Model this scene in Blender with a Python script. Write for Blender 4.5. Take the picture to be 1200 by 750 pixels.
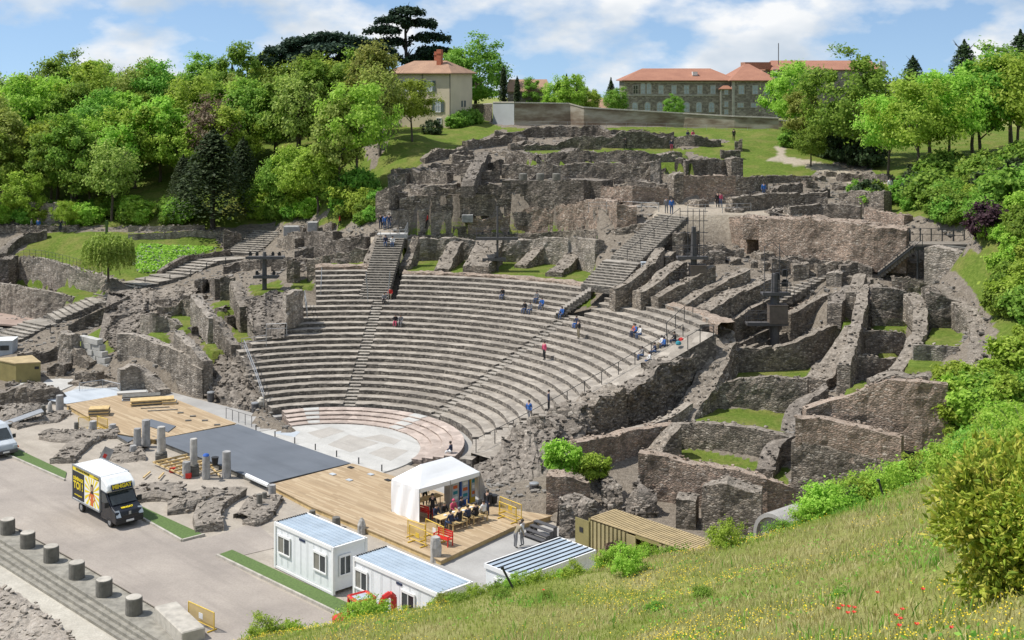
import bpy, bmesh, math, random
import numpy as np
from mathutils import Vector, Matrix
random.seed(7); RNG = np.random.default_rng(11)
for o in list(bpy.data.objects): bpy.data.objects.remove(o)
S = bpy.context.scene; COL = S.collection
R = math.radians

# ------------------------------------------------------------------ camera, sky, sun, exposure
FOC, HZ, EYE = 1530.0, 87.0, 30.0          # focal length in photo pixels, horizon row, eye height (m)
cd = bpy.data.cameras.new('camera'); cam = bpy.data.objects.new('camera', cd); COL.objects.link(cam)
cam.location = (0, 0, EYE); cam.rotation_euler = (R(90), 0, 0)
cd.sensor_width = 36; cd.lens = 36*FOC/1200; cd.shift_y = -(375-HZ)/1200
cd.clip_start = 0.5; cd.clip_end = 6000
S.camera = cam
SUN_AZ = (-0.985, 0.03); SUN_EL = 57.0      # horizontal direction towards the sun, elevation
w = bpy.data.worlds.new('World'); S.world = w; w.use_nodes = True
nt = w.node_tree; nt.nodes.clear()
def wn(t, **k):
    n = nt.nodes.new(t)
    for a, b in k.items(): setattr(n, a, b)
    return n
sky = wn('ShaderNodeTexSky', sky_type='NISHITA', sun_disc=False)
sky.sun_elevation = R(SUN_EL); sky.sun_rotation = math.atan2(SUN_AZ[0], SUN_AZ[1])
sky.air_density = 1.0; sky.dust_density = 0.35; sky.ozone_density = 2.5; sky.altitude = 300
tc = wn('ShaderNodeTexCoord')
lift = wn('ShaderNodeVectorMath', operation='ADD'); lift.inputs[1].default_value = (0, 0, 0.15)
nrm = wn('ShaderNodeVectorMath', operation='NORMALIZE')
nt.links.new(tc.outputs['Generated'], lift.inputs[0]); nt.links.new(lift.outputs[0], nrm.inputs[0]); nt.links.new(nrm.outputs[0], sky.inputs[0])
mp = wn('ShaderNodeMapping'); mp.inputs['Scale'].default_value = (1, 1, 2.0); mp.inputs['Location'].default_value = (0.28, 0.1, 0.05)
nt.links.new(tc.outputs['Generated'], mp.inputs[0])
n1 = wn('ShaderNodeTexNoise'); n1.inputs['Scale'].default_value = 9.0; n1.inputs['Detail'].default_value = 9; n1.inputs['Roughness'].default_value = 0.52
nt.links.new(mp.outputs[0], n1.inputs[0])
r1 = wn('ShaderNodeValToRGB'); r1.color_ramp.elements[0].position = 0.45; r1.color_ramp.elements[1].position = 0.57
nt.links.new(n1.outputs[0], r1.inputs[0])
mp2 = wn('ShaderNodeMapping'); mp2.inputs['Scale'].default_value = (1, 1, 2.0); mp2.inputs['Location'].default_value = (0.28, 0.1, 0.10)
nt.links.new(tc.outputs['Generated'], mp2.inputs[0])
n2 = wn('ShaderNodeTexNoise'); n2.inputs['Scale'].default_value = 9.0; n2.inputs['Detail'].default_value = 4
nt.links.new(mp2.outputs[0], n2.inputs[0])
r2 = wn('ShaderNodeValToRGB'); r2.color_ramp.elements[0].position = 0.42; r2.color_ramp.elements[1].position = 0.62
r2.color_ramp.elements[0].color = (6.4, 6.5, 6.6, 1); r2.color_ramp.elements[1].color = (3.9, 4.5, 5.2, 1)
nt.links.new(n2.outputs[0], r2.inputs[0])
mx = wn('ShaderNodeMix', data_type='RGBA'); nt.links.new(r1.outputs[0], mx.inputs[0]); nt.links.new(sky.outputs[0], mx.inputs[6]); nt.links.new(r2.outputs[0], mx.inputs[7])
bg = wn('ShaderNodeBackground'); bg.inputs[1].default_value = 0.15; nt.links.new(mx.outputs[2], bg.inputs[0])
ow = wn('ShaderNodeOutputWorld'); nt.links.new(bg.outputs[0], ow.inputs[0])
sl = bpy.data.lights.new('sun', 'SUN'); sl.energy = 5.0; sl.angle = R(0.53); sl.color = (1, 0.955, 0.88)
sun = bpy.data.objects.new('sun', sl); COL.objects.link(sun); sun.location = (-60, 60, 90)
ce = math.cos(R(SUN_EL)); sd = Vector((SUN_AZ[0]*ce, SUN_AZ[1]*ce, math.sin(R(SUN_EL))))
sun.rotation_euler = sd.to_track_quat('Z', 'Y').to_euler()
S.view_settings.view_transform = 'Standard'; S.view_settings.look = 'None'
S.view_settings.exposure = 0.0; S.view_settings.gamma = 1.0; S.view_settings.use_curve_mapping = False
S.render.engine = 'CYCLES'

# ------------------------------------------------------------------ helpers
def W(px, py, z):
    "a ground point of known height seen at photo pixel (px, py)"
    Y = FOC*(EYE-z)/(py-HZ); return np.array([(px-600)*Y/FOC, Y, z])
def D(px, py, Y):
    "a point of known depth seen at photo pixel (px, py)"
    return np.array([(px-600)*Y/FOC, Y, EYE-(py-HZ)*Y/FOC])
def prj(p): return 600+FOC*p[0]/p[1], HZ+FOC*(EYE-p[2])/p[1]
def zat(py, Y): return EYE-(py-HZ)*Y/FOC

def _h(ix, iy, iz, s):
    n = (ix*374761393 + iy*668265263 + iz*2147483647 + s*974634777) & 0xffffffff
    n = ((n ^ (n >> 13))*1274126177) & 0xffffffff
    n = ((n ^ (n >> 16))*2246822519) & 0xffffffff
    return (n ^ (n >> 15)).astype(np.float64)/4294967295.0*2-1
def vnoise(x, y, z=None, s=0):
    x = np.asarray(x, float); y = np.asarray(y, float); z = np.zeros_like(x) if z is None else np.asarray(z, float)
    fx, fy, fz = np.floor(x), np.floor(y), np.floor(z)
    ix, iy, iz = fx.astype(np.int64), fy.astype(np.int64), fz.astype(np.int64)
    tx, ty, tz = x-fx, y-fy, z-fz
    tx, ty, tz = tx*tx*(3-2*tx), ty*ty*(3-2*ty), tz*tz*(3-2*tz)
    def g(a, b, c): return _h(ix+a, iy+b, iz+c, s)
    def L(a, b, t): return a+(b-a)*t
    return L(L(L(g(0,0,0), g(1,0,0), tx), L(g(0,1,0), g(1,1,0), tx), ty), L(L(g(0,0,1), g(1,0,1), tx), L(g(0,1,1), g(1,1,1), tx), ty), tz)
def fbm(x, y, z=None, s=0, o=3):
    t = 0; a = 1.0; k = 1.0
    for i in range(o):
        t = t+a*vnoise(np.asarray(x)*k, np.asarray(y)*k, None if z is None else np.asarray(z)*k, s+i); a *= .5; k *= 2.03
    return t

def tag(o, label=None, cat=None, group=None, kind=None):
    if label: o['label'] = label
    if cat: o['category'] = cat
    if group: o['group'] = group
    if kind: o['kind'] = kind
    return o
def empty(name, loc, rz=0, label=None, cat=None, group=None):
    o = bpy.data.objects.new(name, None); COL.objects.link(o); o.location = loc; o.rotation_euler = (0, 0, rz)
    o.empty_display_size = .3
    return tag(o, label, cat, group)
def link(name, me, mats, parent=None, loc=(0,0,0), rz=0, smooth=False):
    o = bpy.data.objects.new(name, me); COL.objects.link(o); o.location = loc; o.rotation_euler = (0, 0, rz)
    if parent: o.parent = parent
    if mats is not None and len(me.materials) == 0:
        for m in (mats if isinstance(mats, (list, tuple)) else [mats]): me.materials.append(M[m] if isinstance(m, str) else m)
    if smooth: me.polygons.foreach_set('use_smooth', [True]*len(me.polygons))
    return o
def np_mesh(name, V, F, mi=None):
    "V (n,3), F (m,4) or (m,3) arrays"
    V = np.asarray(V, np.float32); F = np.asarray(F, np.int32); k = F.shape[1]
    me = bpy.data.meshes.new(name); me.vertices.add(len(V)); me.vertices.foreach_set('co', V.ravel())
    me.loops.add(F.size); me.loops.foreach_set('vertex_index', F.ravel())
    me.polygons.add(len(F)); me.polygons.foreach_set('loop_start', np.arange(0, F.size, k, dtype=np.int32)); me.polygons.foreach_set('loop_total', np.full(len(F), k, np.int32))
    if mi is not None: me.polygons.foreach_set('material_index', np.asarray(mi, np.int32))
    me.polygons.foreach_set('use_smooth', np.zeros(len(F), bool)); me.update(calc_edges=True); me.validate(); return me
class MB:
    "collects boxes, prisms, tubes and lathes into one mesh"
    def __init__(s): s.v = []; s.f = []; s.m = []
    def add(s, vs, fs, m=0):
        n = len(s.v); s.v += [tuple(map(float, p)) for p in vs]
        for f in fs: s.f.append([i+n for i in f]); s.m.append(m)
        return s
    def box(s, c, d, rz=0, m=0, taper=1.0):
        x, y, z = d[0]/2, d[1]/2, d[2]/2; co, si = math.cos(rz), math.sin(rz); vs = []
        for a, b, k in ((-1,-1,-1),(1,-1,-1),(1,1,-1),(-1,1,-1),(-1,-1,1),(1,-1,1),(1,1,1),(-1,1,1)):
            t = taper if k > 0 else 1; X, Y = a*x*t, b*y*t
            vs.append((c[0]+X*co-Y*si, c[1]+X*si+Y*co, c[2]+k*z))
        return s.add(vs, ((0,3,2,1),(4,5,6,7),(0,1,5,4),(1,2,6,5),(2,3,7,6),(3,0,4,7)), m)
    def prism(s, poly, z0, z1, m=0):
        n = len(poly); vs = [(p[0], p[1], z0) for p in poly]+[(p[0], p[1], z1) for p in poly]
        return s.add(vs, [tuple(range(n-1, -1, -1)), tuple(range(n, 2*n))]+[(i, (i+1) % n, n+(i+1) % n, n+i) for i in range(n)], m)
    def xprism(s, poly, x0, x1, m=0):
        "polygon in (y, z), extruded along x"
        n = len(poly); vs = [(x0, p[0], p[1]) for p in poly]+[(x1, p[0], p[1]) for p in poly]
        return s.add(vs, [tuple(range(n-1, -1, -1)), tuple(range(n, 2*n))]+[(i, (i+1) % n, n+(i+1) % n, n+i) for i in range(n)], m)
    def yprism(s, poly, y0, y1, m=0):
        "polygon in (x, z), extruded along y"
        n = len(poly); vs = [(p[0], y0, p[1]) for p in poly]+[(p[0], y1, p[1]) for p in poly]
        return s.add(vs, [tuple(range(n)), tuple(range(2*n-1, n-1, -1))]+[(i, n+i, n+(i+1) % n, (i+1) % n) for i in range(n)], m)
    def tube(s, a, b, r, n=6, m=0, r2=None):
        a, b = Vector(a), Vector(b); d = (b-a).normalized(); u = d.orthogonal().normalized(); v = d.cross(u); r2 = r if r2 is None else r2; vs = []
        for p, q in ((a, r), (b, r2)):
            for i in range(n):
                t = 2*math.pi*i/n; vs.append(p+u*(q*math.cos(t))+v*(q*math.sin(t)))
        return s.add(vs, [tuple(range(n-1, -1, -1)), tuple(range(n, 2*n))]+[(i, (i+1) % n, n+(i+1) % n, n+i) for i in range(n)], m)
    def path(s, pts, r, n=6, m=0):
        for a, b in zip(pts[:-1], pts[1:]): s.tube(a, b, r, n, m)
        return s
    def lathe(s, prof, c=(0,0,0), n=16, m=0, jit=0.0, cap=True):
        vs = []; fs = []; k = len(prof)
        for r, z in prof:
            for i in range(n):
                t = 2*math.pi*i/n; q = r*(1+random.uniform(-jit, jit)); vs.append((c[0]+q*math.cos(t), c[1]+q*math.sin(t), c[2]+z+random.uniform(-jit, jit)*.3))
        for j in range(k-1):
            for i in range(n): fs.append((j*n+i, j*n+(i+1) % n, (j+1)*n+(i+1) % n, (j+1)*n+i))
        if cap: fs.append(tuple(range(n-1, -1, -1))); fs.append(tuple((k-1)*n+i for i in range(n)))
        return s.add(vs, fs, m)
    def quad(s, a, b, c, d, m=0): return s.add((a, b, c, d), ((0,1,2,3),), m)
    def mesh(s, name):
        me = bpy.data.meshes.new(name); me.from_pydata(s.v, [], s.f); me.polygons.foreach_set('material_index', s.m); me.update(); return me
    def build(s, name, mats, parent=None, loc=(0,0,0), rz=0, smooth=False):
        return link(name, s.mesh(name), mats, parent, loc, rz, smooth)
def bevel(o, wd=.02, seg=1):
    b = o.modifiers.new('bevel', 'BEVEL'); b.width = wd; b.segments = seg; b.limit_method = 'ANGLE'; return o
def copy_tree(o, parent=None):
    c = o.copy(); COL.objects.link(c); c.parent = parent
    for ch in [x for x in o.children]: copy_tree(ch, c)
    return c

# ------------------------------------------------------------------ materials
M = {}
def mat(name):
    m = bpy.data.materials.new(name); m.use_nodes = True; t = m.node_tree; b = t.nodes['Principled BSDF']; M[name] = m
    return m, t, b
def N(t, ty, ins=None, **k):
    n = t.nodes.new(ty)
    for a, b in k.items(): setattr(n, a, b)
    for a, b in (ins or {}).items():
        if hasattr(b, 'node'): t.links.new(b, n.inputs[a])
        else: n.inputs[a].default_value = b
    return n
def ramp(t, fac, stops):
    n = t.nodes.new('ShaderNodeValToRGB'); t.links.new(fac, n.inputs[0]); e = n.color_ramp.elements
    while len(e) < len(stops): e.new(0.5)
    for i, (p, c) in enumerate(stops): e[i].position = p; e[i].color = (*c, 1) if len(c) == 3 else c
    return n.outputs[0]
def g3(v): return (v, v, v)
def pos(t, scale=(1,1,1)):
    g = N(t, 'ShaderNodeNewGeometry'); m = N(t, 'ShaderNodeMapping', {'Vector': g.outputs['Position'], 'Scale': scale}); return m.outputs[0]
def noise(t, v, sc, det=4, ro=.55): return N(t, 'ShaderNodeTexNoise', {'Vector': v, 'Scale': sc, 'Detail': det, 'Roughness': ro}).outputs[0]
def mixc(t, f, a, b, mode='MIX'):
    n = t.nodes.new('ShaderNodeMix'); n.data_type = 'RGBA'; n.blend_type = mode
    for i, x in ((0, f), (6, a), (7, b)):
        if hasattr(x, 'node'): t.links.new(x, n.inputs[i])
        else: n.inputs[i].default_value = x if i == 0 else ((*x, 1) if len(x) == 3 else x)
    return n.outputs[2]
def bump(t, b, h, st=.5, d=.05):
    n = N(t, 'ShaderNodeBump', {'Height': h, 'Strength': st, 'Distance': d}); t.links.new(n.outputs[0], b.inputs['Normal'])
def plain(name, col, rough=.6, metal=0, var=.12, sc=3.0, bmp=0, spec=None):
    m, t, b = mat(name); p = pos(t); n = noise(t, p, sc, 5)
    c = ramp(t, n, ((.3, tuple(x*(1-var) for x in col)), (.7, tuple(min(1, x*(1+var)) for x in col)))); t.links.new(c, b.inputs['Base Color'])
    b.inputs['Roughness'].default_value = rough; b.inputs['Metallic'].default_value = metal
    if spec is not None: b.inputs['Specular IOR Level'].default_value = spec
    if bmp: bump(t, b, noise(t, p, sc*4, 4), bmp, .03)
    return m
def rubble(name, dark, mid, warm, pale, stain=.5, cell=3.6, streak=.5):
    "rubble masonry: stones with their own tones, mortar, dark lichen and run-off streaks"
    m, t, b = mat(name)
    p = pos(t, (cell, cell, cell*2.1)); pw = pos(t)
    wob = N(t, 'ShaderNodeTexNoise', {'Vector': p, 'Scale': 1.3, 'Detail': 2}).outputs['Color']
    pv = N(t, 'ShaderNodeVectorMath', {0: p}, operation='ADD'); sub = N(t, 'ShaderNodeVectorMath', {0: wob, 1: (.35,.35,.35)}, operation='MULTIPLY'); t.links.new(sub.outputs[0], pv.inputs[1])
    v1 = N(t, 'ShaderNodeTexVoronoi', {'Vector': pv.outputs[0], 'Scale': 1.0}); v2 = N(t, 'ShaderNodeTexVoronoi', {'Vector': pv.outputs[0], 'Scale': 1.0}, feature='DISTANCE_TO_EDGE')
    sep = N(t, 'ShaderNodeSeparateColor', {0: v1.outputs['Color']})
    stone = ramp(t, sep.outputs[0], ((0, dark), (.35, mid), (.7, warm), (1, pale)))
    mort = ramp(t, v2.outputs['Distance'], ((.02, g3(1)), (.11, g3(0))))
    c = mixc(t, mort, stone, tuple(x*.55 for x in mid))
    big = noise(t, pw, .23, 6, .6); st = ramp(t, big, ((.42, g3(0)), (.62, g3(1))))
    ps = pos(t, (.9, .9, .13)); sn = noise(t, ps, 1.1, 5, .6); sk = ramp(t, sn, ((.5, g3(0)), (.66, g3(1))))
    c = mixc(t, N(t, 'ShaderNodeMath', {0: st, 1: stain}, operation='MULTIPLY').outputs[0], c, tuple(x*.42 for x in mid), 'MIX')
    c = mixc(t, N(t, 'ShaderNodeMath', {0: sk, 1: streak}, operation='MULTIPLY').outputs[0], c, tuple(x*.3 for x in dark), 'MIX')
    # upward faces mix in a paler, mottled tone
    g = N(t, 'ShaderNodeNewGeometry'); sz = N(t, 'ShaderNodeSeparateXYZ', {0: g.outputs['Normal']})
    up = ramp(t, sz.outputs[2], ((.45, g3(0)), (.85, g3(.75)))); fine = noise(t, pw, 2.7, 5, .7)
    topc = ramp(t, fine, ((.3, tuple(x*.6 for x in mid)), (.5, mid), (.72, tuple(x*.85 for x in pale))))
    c = mixc(t, up, c, topc)
    t.links.new(c, b.inputs['Base Color']); b.inputs['Roughness'].default_value = .93; b.inputs['Specular IOR Level'].default_value = .15
    hh = N(t, 'ShaderNodeMath', {0: v2.outputs['Distance'], 1: noise(t, pw, 6, 4)}, operation='ADD').outputs[0]
    bump(t, b, hh, .9, .09); return m
rubble('rubble', (.105,.092,.079), (.24,.209,.174), (.345,.285,.228), (.53,.475,.405), .45, 3.6, .42)
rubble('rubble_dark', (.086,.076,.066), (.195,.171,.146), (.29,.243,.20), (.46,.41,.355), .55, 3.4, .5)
rubble('rubble_warm', (.175,.14,.11), (.34,.272,.217), (.43,.31,.238), (.56,.485,.41), .35, 3.8, .38)
rubble('rubble_pale', (.185,.165,.14), (.355,.314,.267), (.42,.36,.30), (.56,.51,.45), .4, 3.0, .58)
rubble('rough_core', (.098,.086,.074), (.215,.188,.16), (.30,.255,.212), (.47,.42,.36), .45, 2.6, .15)
rubble('foundation_stone', (.13,.115,.10), (.26,.23,.195), (.34,.295,.25), (.46,.41,.355), .35, 3.2, .1)
def seatstone(name, pale, mid, dark):
    m, t, b = mat(name); p = pos(t); n = noise(t, p, 1.1, 7, .68); n2 = noise(t, p, 7.0, 4, .7); n3 = noise(t, p, .16, 5, .6)
    c = ramp(t, n, ((.28, dark), (.46, mid), (.64, pale)))
    c = mixc(t, ramp(t, n2, ((.42, g3(0)), (.72, g3(.55)))), c, dark); c = mixc(t, ramp(t, n3, ((.46, g3(0)), (.62, g3(.45)))), c, tuple(x*.6 for x in mid))
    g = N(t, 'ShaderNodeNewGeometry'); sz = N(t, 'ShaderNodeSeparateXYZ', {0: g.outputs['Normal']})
    # shade painted into the colour: vertical risers darker than the treads
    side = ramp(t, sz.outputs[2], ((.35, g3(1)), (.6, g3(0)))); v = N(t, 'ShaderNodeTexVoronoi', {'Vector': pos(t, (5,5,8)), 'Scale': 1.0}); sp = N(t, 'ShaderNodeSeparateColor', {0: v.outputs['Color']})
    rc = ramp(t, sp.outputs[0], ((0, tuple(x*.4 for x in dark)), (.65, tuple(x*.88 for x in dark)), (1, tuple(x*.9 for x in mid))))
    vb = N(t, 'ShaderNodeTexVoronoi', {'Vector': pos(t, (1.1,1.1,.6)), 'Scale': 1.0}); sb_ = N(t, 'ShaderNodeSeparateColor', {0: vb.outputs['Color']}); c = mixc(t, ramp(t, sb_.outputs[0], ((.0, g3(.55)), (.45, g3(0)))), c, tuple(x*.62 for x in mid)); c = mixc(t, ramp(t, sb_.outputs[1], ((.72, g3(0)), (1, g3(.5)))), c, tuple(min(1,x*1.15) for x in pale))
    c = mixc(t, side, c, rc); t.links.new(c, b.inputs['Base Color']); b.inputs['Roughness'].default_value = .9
    bump(t, b, n2, .6, .04); return m
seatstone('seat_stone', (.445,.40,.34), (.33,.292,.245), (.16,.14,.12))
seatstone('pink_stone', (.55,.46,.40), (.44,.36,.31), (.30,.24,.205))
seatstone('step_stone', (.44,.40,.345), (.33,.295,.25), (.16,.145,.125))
def ground_mat():
    m, t, b = mat('terrain'); p = pos(t)
    a = N(t, 'ShaderNodeAttribute', attribute_name='cover'); sc = N(t, 'ShaderNodeSeparateColor', {0: a.outputs['Color']})
    f1 = noise(t, p, .35, 6, .6); f2 = noise(t, p, 3.2, 5, .65); f3 = noise(t, p, 14, 3, .6)
    gr = ramp(t, f2, ((.25, (.07,.115,.018)), (.5, (.12,.175,.028)), (.75, (.185,.235,.05))))
    dry = ramp(t, f2, ((.3, (.155,.15,.045)), (.7, (.29,.255,.09))))
    gr = mixc(t, ramp(t, f1, ((.45, g3(0)), (.68, g3(.7)))), gr, dry)
    di = ramp(t, f2, ((.25, (.135,.115,.092)), (.5, (.24,.205,.165)), (.78, (.37,.325,.27))))
    di = mixc(t, ramp(t, f3, ((.45, g3(0)), (.7, g3(.6)))), di, (.10,.09,.078))
    pa = ramp(t, f2, ((.3, (.36,.305,.235)), (.7, (.52,.46,.375))))
    edge = N(t, 'ShaderNodeMath', {0: sc.outputs[0], 1: N(t, 'ShaderNodeMath', {0: f2, 1: .5}, operation='SUBTRACT').outputs[0]}, operation='ADD').outputs[0]
    c = mixc(t, ramp(t, edge, ((.42, g3(0)), (.58, g3(1)))), di, gr)
    md = ramp(t, f1, ((.3, (.17,.205,.045)), (.5, (.25,.265,.075)), (.68, (.36,.325,.15)))); c = mixc(t, N(t, 'ShaderNodeMath', {0: sc.outputs[2], 1: .8}, operation='MULTIPLY').outputs[0], c, md)
    c = mixc(t, sc.outputs[1], c, pa)
    t.links.new(c, b.inputs['Base Color']); b.inputs['Roughness'].default_value = .95; b.inputs['Specular IOR Level'].default_value = .1
    bump(t, b, N(t, 'ShaderNodeMath', {0: f2, 1: f3}, operation='ADD').outputs[0], .8, .12)
ground_mat()
def paving(name, c0, c1, sc=.5, det=.2, crack=0):
    m, t, b = mat(name); p = pos(t); n = noise(t, p, sc, 8, .62); f = noise(t, p, 9, 4, .6); l = noise(t, N(t, 'ShaderNodeMapping', {'Vector': N(t, 'ShaderNodeMapping', {'Vector': p, 'Rotation': (0,0,R(46.4))}).outputs[0], 'Scale': (.1,1.0,1)}).outputs[0], .9, 6, .62)
    c = ramp(t, n, ((.3, c0), (.7, c1))); c = mixc(t, ramp(t, f, ((.35, g3(.0)), (.75, g3(det)))), c, tuple(x*.6 for x in c0))
    c = mixc(t, ramp(t, l, ((.5, g3(0)), (.72, g3(.5)))), c, tuple(x*.72 for x in c0))
    t.links.new(c, b.inputs['Base Color']); b.inputs['Roughness'].default_value = .88; bump(t, b, f, .25, .02)
paving('road', (.275,.24,.21), (.415,.365,.315), .2, .4)
paving('gravel', (.42,.39,.33), (.58,.545,.47), 1.4, .6)
paving('concrete', (.31,.30,.285), (.42,.41,.39), .4, .3)
paving('pale_floor', (.42,.41,.385), (.56,.55,.52), .5, .35)
paving('orchestra_grey', (.36,.335,.30), (.47,.44,.40), .6, .35)
paving('dark_mat', (.105,.12,.142), (.135,.152,.178), .35, .12)
paving('pale_panel', (.40,.44,.48), (.50,.54,.58), .5, .15)
paving('sand', (.33,.29,.24), (.45,.40,.335), .7, .45)
paving('red_plaza', (.30,.22,.18), (.40,.31,.26), .5, .3)
def planks(name, a, bb, ang, wd=.14):
    m, t, b = mat(name); g = N(t, 'ShaderNodeNewGeometry')
    mpn = N(t, 'ShaderNodeMapping', {'Vector': g.outputs['Position'], 'Rotation': (0, 0, -ang)})
    sx = N(t, 'ShaderNodeSeparateXYZ', {0: mpn.outputs[0]})
    row = N(t, 'ShaderNodeMath', {0: sx.outputs[1], 1: wd}, operation='DIVIDE').outputs[0]; fl = N(t, 'ShaderNodeMath', {0: row}, operation='FLOOR').outputs[0]
    wnz = N(t, 'ShaderNodeTexWhiteNoise', {'W': fl}, noise_dimensions='1D').outputs[0]
    off = N(t, 'ShaderNodeMath', {0: wnz, 1: 4.0}, operation='MULTIPLY').outputs[0]
    col2 = N(t, 'ShaderNodeMath', {0: N(t, 'ShaderNodeMath', {0: N(t, 'ShaderNodeMath', {0: sx.outputs[0], 1: off}, operation='ADD').outputs[0], 1: 2.4}, operation='DIVIDE').outputs[0]}, operation='FLOOR').outputs[0]
    cv = N(t, 'ShaderNodeCombineXYZ', {0: fl, 1: col2}); w2 = N(t, 'ShaderNodeTexWhiteNoise', {'Vector': cv.outputs[0]}, noise_dimensions='2D').outputs[0]
    fr = N(t, 'ShaderNodeMath', {0: row}, operation='FRACT').outputs[0]
    gap = ramp(t, fr, ((.0, g3(1)), (.06, g3(0))))
    big = noise(t, pos(t), .3, 5)
    c = ramp(t, w2, ((0, tuple(x*.82 for x in a)), (.5, a), (1, bb))); c = mixc(t, ramp(t, big, ((.4, g3(0)), (.7, g3(.35)))), c, bb); c = mixc(t, gap, c, tuple(x*.55 for x in a))
    t.links.new(c, b.inputs['Base Color']); b.inputs['Roughness'].default_value = .75
planks('deck_wood', (.37,.265,.155), (.47,.365,.235), R(-46.4))
planks('deck_wood_old', (.44,.32,.185), (.54,.43,.29), R(-46.4), .2)
plain('ledge_stone', (.25,.235,.20), .93, var=.3, sc=2.2, bmp=.5)
plain('turf', (.09,.145,.04), .95, sc=8, var=.25)
plain('white_panel', (.78,.80,.81), .45, var=.05)
plain('roof_steel', (.36,.43,.50), .45, var=.14, sc=.8)
plain('frame_white', (.80,.80,.79), .5, var=.04)
plain('tent_white', (.86,.86,.87), .6, var=.03, sc=1)
plain('shutter_grey', (.22,.21,.18), .5, var=.15)
plain('dark', (.02,.02,.022), .6)
plain('black_gap', (.008,.008,.008), .9)
plain('olive', (.26,.22,.085), .6, var=.15, sc=1.2)
plain('olive_light', (.36,.30,.15), .6, var=.14, sc=1.2)
plain('tan_roof', (.40,.31,.17), .8, var=.18, sc=1.5)
plain('galv', (.36,.37,.38), .45, .5)
plain('mast', (.085,.082,.085), .6, var=.2)
plain('cabinet_brown', (.13,.105,.085), .7, var=.2)
plain('timber_grey', (.20,.175,.145), .85, var=.25)
plain('rail_dark', (.045,.048,.052), .5, .3)
plain('yellow', (.66,.45,.045), .55, var=.1)
plain('red', (.55,.025,.018), .45, var=.1)
plain('blue', (.02,.10,.42), .5)
plain('timber', (.55,.40,.19), .8, var=.2)
plain('column_grey', (.33,.325,.32), .85, var=.3, sc=2.2, bmp=.5)
plain('column_stone', (.40,.385,.36), .9, var=.3, sc=2.0, bmp=.5)
plain('dark_stone', (.13,.125,.112), .93, var=.35, sc=3, bmp=.6)
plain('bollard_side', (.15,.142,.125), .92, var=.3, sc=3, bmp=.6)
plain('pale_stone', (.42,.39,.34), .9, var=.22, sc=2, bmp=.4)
plain('loose_rock', (.20,.185,.165), .93, var=.45, sc=1.7, bmp=.5)
plain('plaster', (.64,.55,.41), .9, var=.07, sc=.5)
plain('plaster_side', (.63,.52,.37), .9, var=.08, sc=.5)
plain('grey_render', (.40,.42,.44), .9, var=.1, sc=.4)
plain('shutter', (.10,.13,.135), .6)
plain('brick_red', (.42,.13,.07), .85, var=.2)
plain('house_white', (.72,.71,.69), .7)
plain('glass_dark', (.03,.04,.045), .12, var=.3, spec=.6)
plain('glass_pale', (.42,.47,.52), .18, var=.2)
plain('bark', (.10,.08,.062), .95, var=.3, sc=4, bmp=.6)
plain('bark_dark', (.05,.042,.036), .95, var=.3, sc=4)
plain('skin', (.50,.32,.24), .6); plain('hair', (.035,.026,.02), .6)
for nm, c in dict(c_black=(.015,.015,.018), c_navy=(.025,.035,.075), c_blue=(.03,.13,.42), c_red=(.55,.035,.03), c_white=(.72,.72,.72), c_grey=(.2,.2,.21), c_jean=(.06,.10,.2), c_khaki=(.26,.22,.15), c_pink=(.55,.08,.16), c_teal=(.03,.22,.28), c_orange=(.6,.14,.04)).items(): plain(nm, c, .85, var=.12, sc=8)
def tiles(name, a, b2):
    m, t, b = mat(name); p = pos(t); n = noise(t, p, .5, 6); f = noise(t, pos(t, (3,3,3)), 3, 3); c = ramp(t, n, ((.3, a), (.7, b2))); c = mixc(t, ramp(t, f, ((.4, g3(0)), (.8, g3(.5)))), c, tuple(x*.55 for x in a)); t.links.new(c, b.inputs['Base Color']); b.inputs['Roughness'].default_value = .9; bump(t, b, f, .5, .05)
tiles('roof_tile', (.31,.14,.09), (.40,.19,.12)); tiles('roof_old', (.30,.18,.12), (.42,.26,.17)); tiles('roof_slate', (.13,.12,.13), (.2,.18,.18))
def leafmat(name, a, b2, c2, tr=.35):
    m, t, b = mat(name); g = N(t, 'ShaderNodeNewGeometry'); oi = N(t, 'ShaderNodeObjectInfo')
    c = ramp(t, g.outputs['Random Per Island'], ((0, a), (.55, b2), (1, c2)))
    hs = N(t, 'ShaderNodeHueSaturation', {'Color': c}); v = N(t, 'ShaderNodeMath', {0: oi.outputs['Random'], 1: .5}, operation='MULTIPLY_ADD'); v.inputs[2].default_value = .88; t.links.new(v.outputs[0], hs.inputs['Value'])
    h2 = N(t, 'ShaderNodeMath', {0: oi.outputs['Random'], 1: .045}, operation='MULTIPLY_ADD'); h2.inputs[2].default_value = .482; t.links.new(h2.outputs[0], hs.inputs['Hue'])
    t.links.new(hs.outputs[0], b.inputs['Base Color']); b.inputs['Roughness'].default_value = .6; b.inputs['Specular IOR Level'].default_value = .2
    tl = N(t, 'ShaderNodeBsdfTranslucent', {'Color': hs.outputs[0]}); ms = N(t, 'ShaderNodeMixShader', {0: tr, 1: b.outputs[0], 2: tl.outputs[0]})
    t.links.new(ms.outputs[0], t.nodes['Material Output'].inputs[0])
leafmat('leaf_bright', (.20,.31,.03), (.33,.47,.06), (.48,.60,.11), .5)
leafmat('leaf_mid', (.125,.24,.03), (.22,.36,.05), (.34,.48,.085), .5)
leafmat('leaf_olive', (.19,.25,.045), (.31,.37,.075), (.44,.48,.14), .5)
leafmat('leaf_dark', (.03,.05,.02), (.052,.08,.03), (.085,.12,.045), .3)
leafmat('leaf_cedar', (.025,.05,.032), (.042,.075,.045), (.07,.105,.065), .2)
leafmat('leaf_brown', (.13,.085,.06), (.2,.145,.10), (.27,.21,.15))
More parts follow.
